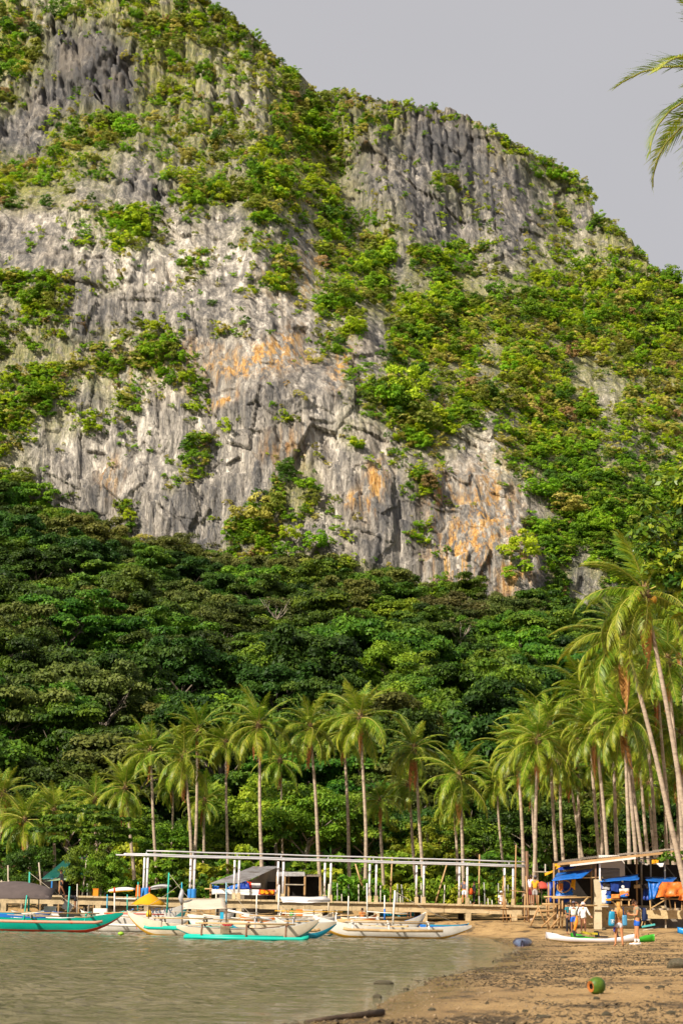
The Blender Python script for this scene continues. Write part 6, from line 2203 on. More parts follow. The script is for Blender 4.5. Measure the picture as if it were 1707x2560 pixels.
for (x0, y0, x1, y1) in [(1520, 2248, 1540, 2262), (1571, 2250, 1571, 2264), (1551, 2250, 1552, 2264)]:
    MB().bar(Lc(x0, y0, 118.0), Lc(x1, y1, 118.0), 0.08).build('leg', bamboo, tb)
# right: blue and orange tarpaulin tent
cloth('blue_tarp', tarp_blue, [(1612, 2191, 121.0), (1690, 2193, 121.0), (1680, 2206, 118.3), (1616, 2204, 118.3)], 'blue tarpaulin roof of the tent at the right edge', 'tarpaulin', wob=0.09, seed=61)
cloth('blue_tarp', tarp_blue, [(1618, 2203, 118.5), (1652, 2204, 118.3), (1636, 2247, 118.0), (1621, 2249, 118.0)], 'bright blue tarpaulin side hanging at the left of the orange one', 'tarpaulin', wob=0.09, seed=62)
cloth('blue_tarp', tarp_deep, [(1610, 2212, 119.0), (1622, 2212, 119.0), (1622, 2252, 118.8), (1606, 2249, 118.8)], 'dark blue cloth hanging behind the man with the backpack', 'tarpaulin', wob=0.07, seed=63)
cloth('orange_tarp', tarp_orange, [(1652, 2206, 118.2), (1725, 2204, 118.2), (1725, 2236, 117.6), (1635, 2246, 117.6)], 'crumpled orange tarpaulin at the right edge', 'tarpaulin', wob=0.14, seed=64, nu=14, nv=10)
cloth('orange_tarp', tarp_orange, [(1690, 2230, 117.8), (1730, 2228, 117.8), (1730, 2256, 117.5), (1698, 2248, 117.5)], 'lower fold of the orange tarpaulin touching the right edge', 'tarpaulin', wob=0.10, seed=65)
cloth('black_cloth', cl_black, [(1602, 2212, 118.7), (1620, 2208, 118.7), (1620, 2222, 118.6), (1605, 2222, 118.6)], 'black cloth hanging between the middle awning and the right tent', 'cloth', wob=0.04, seed=66, nu=6)
cloth('yellow_cloth', cl_yellow, [(1627, 2148, 119.2), (1646, 2146, 119.2), (1645, 2156, 119.1), (1628, 2160, 119.1)], 'yellow cloth hung on the post at the right of the stall', 'cloth', wob=0.04, seed=67, nu=6)
cloth('white_rag', cl_white, [(1640, 2158, 119.1), (1660, 2158, 119.1), (1656, 2167, 119.0), (1648, 2168, 119.0)], 'white rag hung below the yellow cloth at the right', 'cloth', wob=0.04, seed=68, nu=6)
cloth('cardboard', bamboo, [(1583, 2212, 118.8), (1600, 2211, 118.8), (1600, 2220, 118.8), (1584, 2221, 118.8)], 'piece of cardboard hung over the man with the backpack', 'cardboard', wob=0.01, seed=69, nu=4)
wk = empty('tent_frame', (at(1660, 2270, 118.2)[0], 118.2, sg), 0, 'slanting wooden props under the orange tarpaulin', 'frame')
h0 = Vector(wk.location)
for (x0, y0, x1, y1) in [(1625, 2271, 1664, 2248), (1670, 2240, 1676, 2274), (1650, 2247, 1705, 2248), (1623, 2248, 1625, 2275), (1686, 2255, 1687, 2276), (1703, 2255, 1703, 2276)]:
    MB().bar(Lc(x0, y0, 118.1), Lc(x1, y1, 118.1), 0.075, 0.06).build('prop', timber if x0 > 1680 else bamboo, wk)
# small bench with turquoise rails before the wall
bn = empty('low_rack', (at(1625, 2310, 112)[0], 112, bz(at(1625, 2310, 112)[0], 112)), 0, 'low wooden rack with turquoise rails on the sand by the wall', 'rack')
h0 = Vector(bn.location)
MB().bar(Lc(1603, 2317, 112), Lc(1636, 2311, 112), 0.10).build('rail', C_AQUA, bn)
MB().box(Lc(1613, 2299, 112), (0.45, 0.4, 0.07)).build('seat', bamboo_grey, bn)
for (x0, y0, x1, y1) in [(1606, 2300, 1602, 2314), (1620, 2300, 1629, 2312), (1612, 2300, 1610, 2315)]:
    MB().bar(Lc(x0, y0, 112), Lc(x1, y1, 112), 0.05).build('leg', bamboo, bn)
# red parasol folded down at the stall's left
rp = empty('red_parasol', (at(1352, 2240, 122)[0], 122, at(1352, 2262, 122)[2]), 0, 'dull red parasol seen edge-on behind the two men at the stall', 'parasol')
h0 = Vector(rp.location)
MB().lathe([(0.55, 0.0), (0.52, 0.10), (0.40, 0.26), (0.2, 0.38), (0.02, 0.44)], 14, Lc(1353, 2222, 122)).build('parasol_cloth', mat('red_dull', (0.50, 0.075, 0.05), 0.7, 0.15, 3), rp, True)
MB().tube([Lc(1353, 2262, 122), Lc(1353, 2215, 122)], 0.03, 6).build('parasol_pole', stake_g, rp, True)
# leafy shrub beside the stall
sb = crown_mesh('stall_bush', 790, 0.75, 0.6, 0.5, 22, 40, 0.085, LM['bright'], low=-0.4)
o = link('bush', sb)
o.location = V3(at(1672, 2148, 117.5))
tag(o, 'glossy green branch of leaves in front of the right end of the roof', 'bush')

# ================================================================== PEOPLE
skin_tan = mat('skin_tan', (0.50, 0.22, 0.10), 0.55, 0.10, 6.0)
skin_light = mat('skin_light', (0.62, 0.31, 0.19), 0.55, 0.08, 6.0)
skin_brown = mat('skin_brown', (0.27, 0.125, 0.065), 0.55, 0.10, 6.0)
hair_dark = mat('hair_dark', (0.022, 0.014, 0.010), 0.5, 0.3, 20.0, stretch=(1, 1, 0.2))
hair_brown = mat('hair_brown', (0.075, 0.033, 0.016), 0.5, 0.35, 20.0, stretch=(1, 1, 0.2))
hair_blond = mat('hair_blond', (0.48, 0.24, 0.055), 0.5, 0.45, 16.0, 0.4, 30, stretch=(1, 1, 0.12))
eye_m = mat('eye_dark', (0.02, 0.015, 0.012), 0.3, 0.1, 4)
lip_m = mat('lip', (0.40, 0.12, 0.09), 0.5, 0.1, 4)


TMP = bpy.data.scenes.new('skin_workshop')      # scratch scene: figures are grown there, then linked here


def skin_mesh(nodes, edges, root, sub=2):
    names = list(nodes)
    me = bpy.data.meshes.new('skin_tmp')
    me.from_pydata([nodes[k][0] for k in names], [(names.index(a), names.index(b)) for a, b in edges], [])
    o = bpy.data.objects.new('skin_tmp', me)
    TMP.collection.objects.link(o)
    o.modifiers.new('s', 'SKIN')
    for i, k in enumerate(names):
        sv = me.skin_vertices[0].data[i]
        r = nodes[k][1]
        sv.radius = r if hasattr(r, '__len__') else (r, r)
        sv.use_root = (k == root)
    if sub:
        ss = o.modifiers.new('d', 'SUBSURF')
        ss.levels = ss.render_levels = sub
    TMP.view_layers[0].update()
    dg = TMP.view_layers[0].depsgraph
    out = bpy.data.meshes.new_from_object(o.evaluated_get(dg))
    bpy.data.objects.remove(o)
    bpy.data.meshes.remove(me)
    out.polygons.foreach_set('use_smooth', np.ones(len(out.polygons), bool))
    return out


def fingers(mb, wrist, hand, r=0.009, curl=0.5):
    d = (hand - wrist).normalized()
    side = d.cross(Vector((0, 1, 0.01)))
    if side.length < 0.1:
        side = d.cross(Vector((1, 0, 0)))
    side.normalize()
    pal = side.cross(d).normalized()
    for k, (o_, L_) in enumerate(((-0.032, 0.068), (-0.011, 0.078), (0.011, 0.073), (0.031, 0.056))):
        b0 = hand + side * o_ - d * 0.015
        b1 = b0 + d * L_ * 0.55 + pal * L_ * 0.12 * curl
        b2 = b1 + d * L_ * 0.40 + pal * L_ * 0.45 * curl
        mb.tube([b0, b1, b2], [r, r * 0.9, r * 0.7], 5)
    t0 = wrist + (hand - wrist) * 0.45 - side * 0.03
    t1 = t0 + d * 0.035 - side * 0.03
    mb.tube([t0, t1, t1 + d * 0.035 + pal * 0.01], [r * 1.15, r, r * 0.75], 5)


def person(label, loc, H, rz, pose=None, lean=0.0, head=(0, 0), skin=None, outfit=(), hair=None, hairlen=0.0, group='people', hat=None):
    """a standing figure facing -Y before rotation; pose overrides joints given in metres for a 1.72 m body"""
    skin = skin or skin_tan
    J = {
        'pelvis': (0, 0, 0.95), 'spine': (0, 0.005, 1.12), 'chest': (0, 0.0, 1.31), 'neck': (0, 0.01, 1.475),
        'jaw': (0, -0.012, 1.545), 'skull': (0, 0.005, 1.63), 'crown': (0, 0.005, 1.685),
        'shL': (0.175, 0.01, 1.405), 'elL': (0.225, 0.02, 1.12), 'wrL': (0.235, -0.04, 0.88), 'haL': (0.235, -0.055, 0.80),
        'shR': (-0.175, 0.01, 1.405), 'elR': (-0.225, 0.02, 1.12), 'wrR': (-0.235, -0.04, 0.88), 'haR': (-0.235, -0.055, 0.80),
        'hipL': (0.09, 0, 0.90), 'knL': (0.10, -0.01, 0.50), 'anL': (0.105, 0.02, 0.09), 'toL': (0.115, -0.15, 0.03),
        'hipR': (-0.09, 0, 0.90), 'knR': (-0.10, -0.01, 0.50), 'anR': (-0.105, 0.02, 0.09), 'toR': (-0.115, -0.15, 0.03)}
    J.update(pose or {})
    J = {k: Vector(v_) for k, v_ in J.items()}
    if lean:
        m = Matrix.Rotation(lean, 3, 'X')
        pv = J['pelvis'].copy()
        for k in ('spine', 'chest', 'neck', 'jaw', 'skull', 'crown', 'shL', 'shR', 'elL', 'elR', 'wrL', 'wrR', 'haL', 'haR'):
            if pose and k in pose:
                continue
            J[k] = pv + m @ (J[k] - pv)
    if head != (0, 0):
        m = Matrix.Rotation(head[0], 3, 'X')
        m = Matrix.Rotation(head[1], 3, 'Z') @ m
        for k in ('jaw', 'skull', 'crown'):
            J[k] = J['neck'] + m @ (J[k] - J['neck'])
    RD = {'pelvis': (0.150, 0.105), 'spine': (0.125, 0.092), 'chest': (0.155, 0.100), 'neck': 0.052, 'jaw': (0.062, 0.072), 'skull': (0.075, 0.092), 'crown': (0.052, 0.062),
          'shL': 0.058, 'elL': 0.040, 'wrL': 0.028, 'haL': (0.040, 0.020), 'shR': 0.058, 'elR': 0.040, 'wrR': 0.028, 'haR': (0.040, 0.020),
          'hipL': 0.088, 'knL': 0.058, 'anL': 0.038, 'toL': (0.040, 0.026), 'hipR': 0.088, 'knR': 0.058, 'anR': 0.038, 'toR': (0.040, 0.026)}
    for s_ in 'LR':                       # mid-limb muscle so thighs and calves taper
        J['th' + s_] = J['hip' + s_].lerp(J['kn' + s_], 0.45)
        RD['th' + s_] = 0.076
        J['ca' + s_] = J['kn' + s_].lerp(J['an' + s_], 0.30)
        RD['ca' + s_] = 0.056
    E = [('pelvis', 'spine'), ('spine', 'chest'), ('chest', 'neck'), ('neck', 'jaw'), ('jaw', 'skull'), ('skull', 'crown')]
    for s_ in 'LR':
        E += [('chest', 'sh' + s_), ('sh' + s_, 'el' + s_), ('el' + s_, 'wr' + s_), ('wr' + s_, 'ha' + s_), ('pelvis', 'hip' + s_), ('hip' + s_, 'th' + s_), ('th' + s_, 'kn' + s_), ('kn' + s_, 'ca' + s_), ('ca' + s_, 'an' + s_), ('an' + s_, 'to' + s_)]
    s = H / 1.72
    e = empty('person', loc, rz, label, 'person', group)
    e.scale = (s, s, s)
    bm_ = skin_mesh({k: (J[k], RD[k]) for k in J}, E, 'pelvis')
    mb = MB()
    mb.v = [tuple(v_.co) for v_ in bm_.vertices]
    mb.f = [tuple(p_.vertices) for p_ in bm_.polygons]
    mb.m = [0] * len(mb.f)
    bpy.data.meshes.remove(bm_)
    for s_ in 'LR':
        fingers(mb, J['wr' + s_], J['ha' + s_])
    up = (J['crown'] - J['jaw']).normalized()
    fw = Vector((0, -1, 0))
    m3 = Matrix.Rotation(lean * 0.6 + head[0], 3, 'X')
    fw = Matrix.Rotation(head[1], 3, 'Z') @ (m3 @ fw)
    fw = (fw - up * fw.dot(up)).normalized()
    sd_ = up.cross(fw).normalized()
    hc = J['jaw'].lerp(J['skull'], 0.6)
    mb.tube([hc + fw * 0.075 + up * 0.012, hc + fw * 0.108 - up * 0.02, hc + fw * 0.080 - up * 0.032], [0.008, 0.016, 0.012], 5)      # nose
    for k in (-1, 1):
        mb.tube([hc + sd_ * k * 0.072 - up * 0.03, hc + sd_ * k * 0.086, hc + sd_ * k * 0.080 + up * 0.028], [0.008, 0.016, 0.010], 5)  # ears
    mb.build('body', skin, e, True)
    f_ = MB()
    for k in (-1, 1):
        f_.lathe([(0.002, -0.009), (0.010, 0), (0.002, 0.009)], 6, hc + fw * 0.083 + sd_ * k * 0.031 + up * 0.018)
    f_.build('eyes', eye_m, e, True)
    MB().tube([hc + fw * 0.083 - sd_ * 0.022 - up * 0.052, hc + fw * 0.090 - up * 0.05, hc + fw * 0.083 + sd_ * 0.022 - up * 0.052], 0.006, 5).build('mouth', lip_m, e, True)
    # hair: a cap over the skull, longer down the back when asked
    if hair:
        hn = {'a': (J['crown'] + up * 0.012 + fw * 0.03, (0.060, 0.055)), 'b': (J['skull'] - fw * 0.022 + up * 0.012, (0.086, 0.082)), 'c': (J['jaw'] - fw * 0.05 + up * 0.02, (0.068, 0.05))}
        ed = [('a', 'b'), ('b', 'c')]
        if hairlen:
            hn['c'] = (J['jaw'] - fw * 0.055, (0.085, 0.055))
            hn['d'] = (J['neck'] - fw * 0.10 - Vector((0, 0, 0.06)), (0.100, 0.045))
            hn['f'] = (J['chest'] - fw * 0.135 + Vector((0, 0, 0.17 - hairlen * 0.5)), (0.105, 0.035))
            hn['g'] = (J['chest'] - fw * 0.13 + Vector((0, 0, 0.1 - hairlen)), (0.060, 0.022))
            ed += [('c', 'd'), ('d', 'f'), ('f', 'g')]
        hm = skin_mesh(hn, ed, 'b', 2)
        hm.materials.append(hair)
        ho_ = link('hair', hm, e)
        if hairlen:
            r_ = random.Random(3)
            lb = MB()
            for k in range(14):
                x_ = r_.uniform(-0.10, 0.10)
                a = J['neck'] - fw * 0.12 + Vector((x_ * 0.8, 0, 0.02))
                b2 = J['chest'] - fw * 0.17 + Vector((x_ * 1.2, 0, 0.06))
                c2 = J['chest'] - fw * 0.145 + Vector((x_ * 1.1 + r_.uniform(-0.02, 0.02), 0, 0.08 - hairlen - r_.uniform(0, 0.09)))
                lb.tube([a, b2, c2], [0.016, 0.018, 0.005], 5)
            lb.build('lock', hair, ho_, True)
    if hat:
        kind, hm_ = hat
        hb = J['skull'] + up * 0.035
        mb = MB()
        if kind == 'bucket':
            mb.lathe([(0.155, -0.035), (0.150, -0.025), (0.105, 0.012), (0.098, 0.06), (0.080, 0.095), (0.02, 0.105)], 14, (0, 0, 0))
        else:
            mb.lathe([(0.100, -0.01), (0.102, 0.02), (0.085, 0.07), (0.045, 0.098), (0.01, 0.103)], 12, (0, 0, 0))
            g = [[Vector((0.07 * (u - 0.5) * 2, -0.09 - 0.085 * v_ * math.sin(math.pi * (0.15 + 0.7 * u)), 0.005 - 0.012 * v_)) for v_ in (0, 0.5, 1)] for u in (0, 0.25, 0.5, 0.75, 1)]
            mb.sheet(g, 0.008)
        o = mb.build('hat', hm_, e, True)
        o.location = hb
        q = Matrix((sd_, -fw, up)).transposed()
        o.rotation_euler = q.to_euler()

    def piece(name, m, spec, edges, root, grow):
        nodes = {}
        for k, (a, b2, f, extra) in spec.items():
            p_ = J[a].lerp(J[b2], f)
            ra, rb = RD[a], RD[b2]
            ra = ra if hasattr(ra, '__len__') else (ra, ra)
            rb = rb if hasattr(rb, '__len__') else (rb, rb)
            nodes[k] = (p_, tuple((ra[i] * (1 - f) + rb[i] * f) * grow + extra for i in (0, 1)))
        me = skin_mesh(nodes, edges, root)
        me.materials.append(m)
        return link(name, me, e)

    for it in outfit:
        kind, m = it[0], it[1]
        if kind in ('tshirt', 'longsleeve', 'tank', 'loose'):
            low = {'loose': 0.0}.get(kind, 0.0)
            sp = {'a': ('pelvis', 'spine', 0.05, 0.02), 'b': ('spine', 'chest', 0.0, 0.018), 'c': ('chest', 'chest', 0.0, 0.014), 'd': ('chest', 'neck', 0.62, 0.012)}
            ed = [('a', 'b'), ('b', 'c'), ('c', 'd')]
            if kind == 'loose':
                sp['a'] = ('pelvis', 'spine', 0.0, 0.03)
                sp['z'] = ('pelvis', 'spine', -0.75, 0.045)
                ed.append(('z', 'a'))
            if kind != 'tank':
                fr_ = 0.50 if kind == 'tshirt' else 1.0
                for s_ in 'LR':
                    sp['s' + s_] = ('sh' + s_, 'sh' + s_, 0.0, 0.012)
                    sp['e' + s_] = ('sh' + s_, 'el' + s_, fr_, 0.016)
                    ed += [('c', 's' + s_), ('s' + s_, 'e' + s_)]
                    if kind in ('longsleeve', 'loose'):
                        sp['w' + s_] = ('el' + s_, 'wr' + s_, 0.85, 0.014)
                        ed.append(('e' + s_, 'w' + s_))
            piece('shirt', m, sp, ed, 'c', 1.05)
        elif kind in ('shorts', 'pants'):
            fr_ = it[2] if len(it) > 2 else 0.6
            sp = {'a': ('pelvis', 'spine', 0.25, 0.012), 'p': ('pelvis', 'pelvis', 0, 0.014)}
            ed = [('a', 'p')]
            for s_ in 'LR':
                sp['h' + s_] = ('hip' + s_, 'hip' + s_, 0, 0.016)
                ed.append(('p', 'h' + s_))
                if kind == 'shorts':
                    sp['k' + s_] = ('hip' + s_, 'kn' + s_, fr_, 0.026)
                    ed.append(('h' + s_, 'k' + s_))
                else:
                    sp['k' + s_] = ('kn' + s_, 'kn' + s_, 0, 0.014)
                    sp['n' + s_] = ('kn' + s_, 'an' + s_, 0.92, 0.014)
                    ed += [('h' + s_, 'k' + s_), ('k' + s_, 'n' + s_)]
            piece(kind, m, sp, ed, 'p', 1.03)
        elif kind == 'shoes':
            for s_ in 'LR':
                mb = MB()
                a, t_ = J['an' + s_], J['to' + s_]
                d_ = Vector((t_.x - a.x, t_.y - a.y, 0)).normalized()
                n_ = Vector((-d_.y, d_.x, 0))
                g = []
                for u, w_, h_ in ((-0.07, 0.036, 0.085), (-0.03, 0.046, 0.10), (0.05, 0.048, 0.085), (0.13, 0.054, 0.055), (0.20, 0.048, 0.042), (0.235, 0.025, 0.03)):
                    c_ = Vector((a.x, a.y, 0)) + d_ * u
                    g.append([c_ + n_ * w_ * math.cos(th) + Vector((0, 0, 0.006 + h_ * max(0, math.sin(th)))) for th in [math.pi * j / 6 for j in range(7)]])
                mb.sheet(g, 0.012)
                mb.build('shoe', m, e, True)
                if len(it) > 2:
                    MB().tube([(a.x, a.y, 0.07), a.lerp(J['kn' + s_], 0.32)], [0.044, 0.047], 9).build('sock', it[2], e, True)
        elif kind == 'bikini':
            c_ = J['chest'] - Vector((0, 0, 0.05))
            MB().tube([c_ + Vector((0.165 * math.cos(t_), 0.112 * math.sin(t_), 0)) for t_ in [2 * math.pi * k / 20 for k in range(21)]], 0.010, 5, cap=False).build('bikini_strap', m, e, True)
            MB().box(c_ + Vector((0, 0.125, -0.01)), (0.035, 0.015, 0.05)).build('bikini_knot', m, e)
    return e, J, s


c_teal = mat('rash_teal', (0.02, 0.20, 0.26), 0.7, 0.5, 9.0)
c_shwhite = mat('shirt_white', (0.82, 0.78, 0.76), 0.85, 0.06, 5, 0.2, 14)
c_greyw = mat('shorts_pale_grey', (0.66, 0.65, 0.70), 0.85, 0.08, 5, 0.2, 14)
c_olive = mat('shirt_khaki', (0.28, 0.24, 0.155), 0.85, 0.10, 5, 0.25, 14)
c_bluesh = mat('shorts_blue', (0.015, 0.11, 0.52), 0.7, 0.12, 5, 0.2, 14)
c_black = mat('clothes_black', (0.016, 0.016, 0.022), 0.8, 0.2, 5)
c_grey = mat('shirt_grey', (0.13, 0.115, 0.14), 0.85, 0.12, 5)
c_mustard = mat('shirt_mustard', (0.66, 0.32, 0.02), 0.85, 0.12, 5)
c_pink = mat('hat_pink', (0.74, 0.55, 0.52), 0.85, 0.08, 5)
c_print = mat('shirt_print', (0.62, 0.66, 0.64), 0.85, 0.4, 14.0, dirt=((0.25, 0.45, 0.08), 9.0, 0.8))
c_yellowsh = mat('shirt_yellow', (0.80, 0.52, 0.02), 0.85, 0.1, 5)
c_navybag = mat('bag_navy', (0.012, 0.025, 0.085), 0.7, 0.3, 6.0, 0.3, 14)
bag_teal = mat('drybag_teal', (0.01, 0.24, 0.42), 0.35, 0.15, 4.0, spec=0.5)
bag_pale = mat('drybag_pale_blue', (0.07, 0.26, 0.44), 0.35, 0.2, 4.0, spec=0.5)


def foot(px, py):
    return ground_at(px, py)


# woman with two blue bags, seen from behind
w_loc = foot(1546, 2367)
wd = w_loc.y
e, J, s = person('woman in pale grey shorts with long blond hair, back turned, carrying two blue bags', w_loc, 1.66, R(183),
    {'knL': (0.115, -0.01, 0.50), 'anL': (0.14, 0.02, 0.09), 'toL': (0.17, -0.14, 0.03), 'knR': (-0.125, -0.01, 0.50), 'anR': (-0.15, 0.03, 0.09), 'toR': (-0.20, -0.12, 0.03),
     'elR': (-0.27, 0.03, 1.13), 'wrR': (-0.20, -0.02, 0.98), 'haR': (-0.185, -0.04, 0.92), 'elL': (0.27, 0.05, 1.14), 'wrL': (0.29, -0.02, 1.0), 'haL': (0.295, -0.04, 0.92)},
    skin=skin_tan, outfit=(('shorts', c_greyw, 0.50), ('bikini', cl_navy)), hair=hair_blond, hairlen=0.24)


def drybag(label, px, py, d, w, h, m, tilt=0.0, logo=False):
    p = at(px, py, d)
    b_ = empty('dry_bag', (p[0], p[1], p[2] - h / 2), 0, label, 'bag')
    b_.rotation_euler = (0, tilt, 0)
    g = []
    for i in range(9):
        f = i / 8
        k = 1 - 0.25 * max(0, f - 0.85) / 0.15 - 0.18 * max(0, 0.06 - f) / 0.06
        g.append([Vector((w / 2 * k * math.copysign(abs(math.cos(t_)) ** 0.6, math.cos(t_)), w * 0.30 * k * math.sin(t_), h * f)) for t_ in [2 * math.pi * j / 18 for j in range(19)]])
    mb = MB()
    mb.sheet(g, 0.01)
    mb.add([q for q in g[0][:-1]], [tuple(range(17, -1, -1))])
    mb.add([q for q in g[-1][:-1]], [tuple(range(18))])
    mb.build('bag_body', m, b_, True)
    MB().tube([(-w * 0.3, 0, h), (-w * 0.2, 0, h + 0.10), (w * 0.2, 0, h + 0.10), (w * 0.3, 0, h)], 0.012, 5).build('handle', c_navybag, b_, True)
    if logo:
        lg = MB()
        y_ = -w * 0.315
        lg.box((0.02, y_, h * 0.36), (0.030, 0.004, 0.11))
        lg.box((0.02, y_, h * 0.435), (0.13, 0.0042, 0.022))
        lg.box((0.02, y_, h * 0.285), (0.13, 0.0044, 0.022))
        for sx in (-1, 1):
            lg.box((0.02 + sx * 0.058, y_, h * 0.415), (0.018, 0.0046, 0.03))
        lg.box((0.02, y_, h * 0.19), (0.10, 0.004, 0.007))
        lg.build('bag_logo', cl_white, b_)
    return b_


drybag('teal blue dry bag with a white emblem in the left hand of the woman', 1527, 2297, wd - 0.20, 0.235, 0.56, bag_teal, R(3), True)
drybag('pale blue dry bag hanging from the right shoulder of the woman', 1561, 2301, wd - 0.22, 0.18, 0.40, bag_pale, R(-2))
sh_l = V3(at(1557, 2267, wd - 0.05))
tag(MB().tube([at(1556.5, 2268, wd - 0.12), at(1557, 2282, wd - 0.16), at(1559, 2292, wd - 0.2)], 0.018, 5).build('bag_strap', c_navybag, None, True), 'navy strap of the pale blue bag over the bare back', 'strap')
tag(MB().tube([at(1535, 2318, wd - 0.1), at(1534, 2326, wd - 0.1), at(1535, 2330, wd - 0.1)], [0.05, 0.035, 0.02], 6).build('small_cloth', mat('violet_cloth', (0.12, 0.10, 0.45), 0.8, 0.2, 5), None, True), 'violet cloth dangling below the teal bag', 'cloth')

# man with backpack, facing left, looking at his hands
m_loc = foot(1592, 2362)
e, J, s = person('man in khaki shirt and blue shorts with a navy backpack, looking down at his hands', m_loc, 1.80, R(-82),
    {'elL': (0.20, -0.06, 1.13), 'wrL': (0.10, -0.28, 1.14), 'haL': (0.06, -0.36, 1.17), 'elR': (-0.20, -0.06, 1.13), 'wrR': (-0.10, -0.28, 1.13), 'haR': (-0.05, -0.36, 1.15),
     'knL': (0.10, -0.03, 0.50), 'anL': (0.10, 0.04, 0.09), 'toL': (0.11, -0.13, 0.03), 'knR': (-0.10, -0.02, 0.50), 'anR': (-0.10, -0.05, 0.09), 'toR': (-0.11, -0.22, 0.03)},
    lean=R(4), head=(R(24), 0), skin=skin_tan, outfit=(('tshirt', c_olive), ('shorts', c_bluesh, 0.55), ('shoes', cl_white, cl_white)), hair=hair_brown)
bp = empty('backpack', V3(at(1608, 2287, m_loc.y)), R(-82), 'navy backpack on the back of the man in khaki', 'backpack')
g = []
for i in range(8):
    f = i / 7
    k = math.sin(math.pi * (0.16 + 0.72 * f)) ** 0.5
    g.append([Vector((0.155 * k * math.copysign(abs(math.cos(t_)) ** 0.7, math.cos(t_)), 0.02 + 0.105 * k * (1 - 0.25 * f) * math.sin(t_), -0.26 + 0.54 * f)) for t_ in [2 * math.pi * j / 14 for j in range(15)]])
mb = MB()
mb.sheet(g, 0.01)
mb.add(g[0][:-1], [tuple(range(13, -1, -1))])
mb.add(g[-1][:-1], [tuple(range(14))])
mb.build('pack_body', c_navybag, bp, True)
MB().box((0, 0.115, -0.08), (0.20, 0.06, 0.22), None, 0, 0.9).build('pocket', c_navybag, bp)
for sx in (-0.09, 0.09):
    MB().tube([(sx, -0.06, 0.22), (sx, -0.16, 0.30), (sx, -0.29, 0.22), (sx, -0.30, 0.05)], 0.016, 5).build('strap', c_navybag, bp, True)

# the three by the white kayak
l1, l2, l3 = foot(1421, 2336), foot(1433, 2336), foot(1457, 2334)
person('man in a teal and white swim shirt and dark long trousers behind the white kayak', l1, 1.70, R(25),
    {'elL': (0.22, -0.02, 1.14), 'wrL': (0.05, -0.22, 1.14), 'haL': (0.0, -0.27, 1.16), 'elR': (-0.23, -0.02, 1.13), 'wrR': (-0.06, -0.20, 1.10), 'haR': (-0.01, -0.24, 1.11)},
    skin=skin_brown, outfit=(('tshirt', c_teal), ('pants', c_black)), hair=hair_dark, group='people by the white kayak')
person('man in a cap, printed white shirt and blue shorts raising a hand to his head', l2, 1.72, R(-10),
    {'elL': (0.36, -0.02, 1.50), 'wrL': (0.20, -0.06, 1.66), 'haL': (0.13, -0.08, 1.68)},
    skin=skin_brown, outfit=(('tshirt', c_print), ('shorts', c_bluesh, 0.72)), hair=hair_dark, group='people by the white kayak', hat=('cap', c_grey))
tag(MB().tube([at(1441, 2290, l2.y - 0.2), at(1440, 2305, l2.y - 0.22), at(1436, 2322, l2.y - 0.2), at(1435, 2331, l2.y - 0.2)], [0.03, 0.10, 0.07, 0.02], 8).build('life_vest', mat('vest_orange_yellow', (0.82, 0.28, 0.02), 0.7, 0.3, 3.0, dirt=((0.60, 0.04, 0.03), 4.0, 0.9)), None, True), 'orange and red rolled life vest held by the man in the cap', 'life vest')
person('woman in a long loose white shirt and pink bucket hat, back turned, arm held out', l3, 1.66, R(172),
    {'elL': (0.27, 0.0, 1.14), 'wrL': (0.23, -0.10, 0.92), 'haL': (0.22, -0.13, 0.85), 'elR': (-0.30, 0.0, 1.16), 'wrR': (-0.42, -0.02, 0.97), 'haR': (-0.47, -0.03, 0.91)},
    skin=skin_light, outfit=(('loose', c_shwhite),), hair=hair_dark, group='people by the white kayak', hat=('bucket', c_pink))

# two men at the left of the stall
zf_ = at(1337, 2263, 121)[2]
person('man in mustard shirt, grey shorts and cap standing on the stall floor', Vector((at(1337, 2263, 120.6)[0], 120.6, zf_)), 1.70, R(160), {},
       skin=skin_brown, outfit=(('tshirt', c_mustard), ('shorts', mat('shorts_grey', (0.36, 0.33, 0.32), 0.85, 0.1, 5), 0.85)), hair=hair_dark, group='people on the jetty and stall', hat=('cap', c_grey))
person('man in pale shirt and dark red shorts beside the man in mustard', Vector((at(1326, 2263, 121.4)[0], 121.4, zf_)), 1.78, R(120), {},
       skin=skin_brown, outfit=(('tshirt', c_greyw), ('shorts', mat('shorts_darkred', (0.16, 0.02, 0.02), 0.85, 0.3, 5), 0.9)), hair=hair_dark, group='people on the jetty and stall')
tag(MB().box((at(1333, 2270, 121)[0], 121.2, zf_ - 0.08), (2.1, 2.6, 0.12)).build('landing_deck', concrete, None), 'short concrete landing between the jetty and the stall', 'landing')
# couple on the jetty
p = at(1160, 2259, JD + 0.7)
person('man in grey shirt and pale shorts, back turned, standing on the jetty', Vector((p[0], JD + 0.7, deck_z(p[0]))), 1.66, R(172), {'elL': (0.23, -0.03, 1.13), 'wrL': (0.16, -0.2, 1.05), 'haL': (0.13, -0.26, 1.06)},
       skin=skin_tan, outfit=(('tshirt', c_grey), ('shorts', c_greyw, 0.8), ('shoes', c_black)), hair=hair_dark, group='people on the jetty and stall')
p = at(1184, 2261, JD + 1.2)
person('person in black with an orange bag, standing behind a white column on the jetty', Vector((p[0], JD + 1.2, deck_z(p[0]))), 1.50, R(-75), {},
       skin=skin_brown, outfit=(('longsleeve', c_black), ('pants', c_black)), hair=hair_dark, group='people on the jetty and stall')
tag(MB().lathe([(0.02, -0.22), (0.13, -0.18), (0.15, 0.05), (0.08, 0.2)], 8, at(1176, 2228, JD + 0.9)).build('orange_bag', mat('bag_orange', (0.80, 0.12, 0.02), 0.7, 0.2, 5), None, True), 'bright orange bag held by the person in black', 'bag')
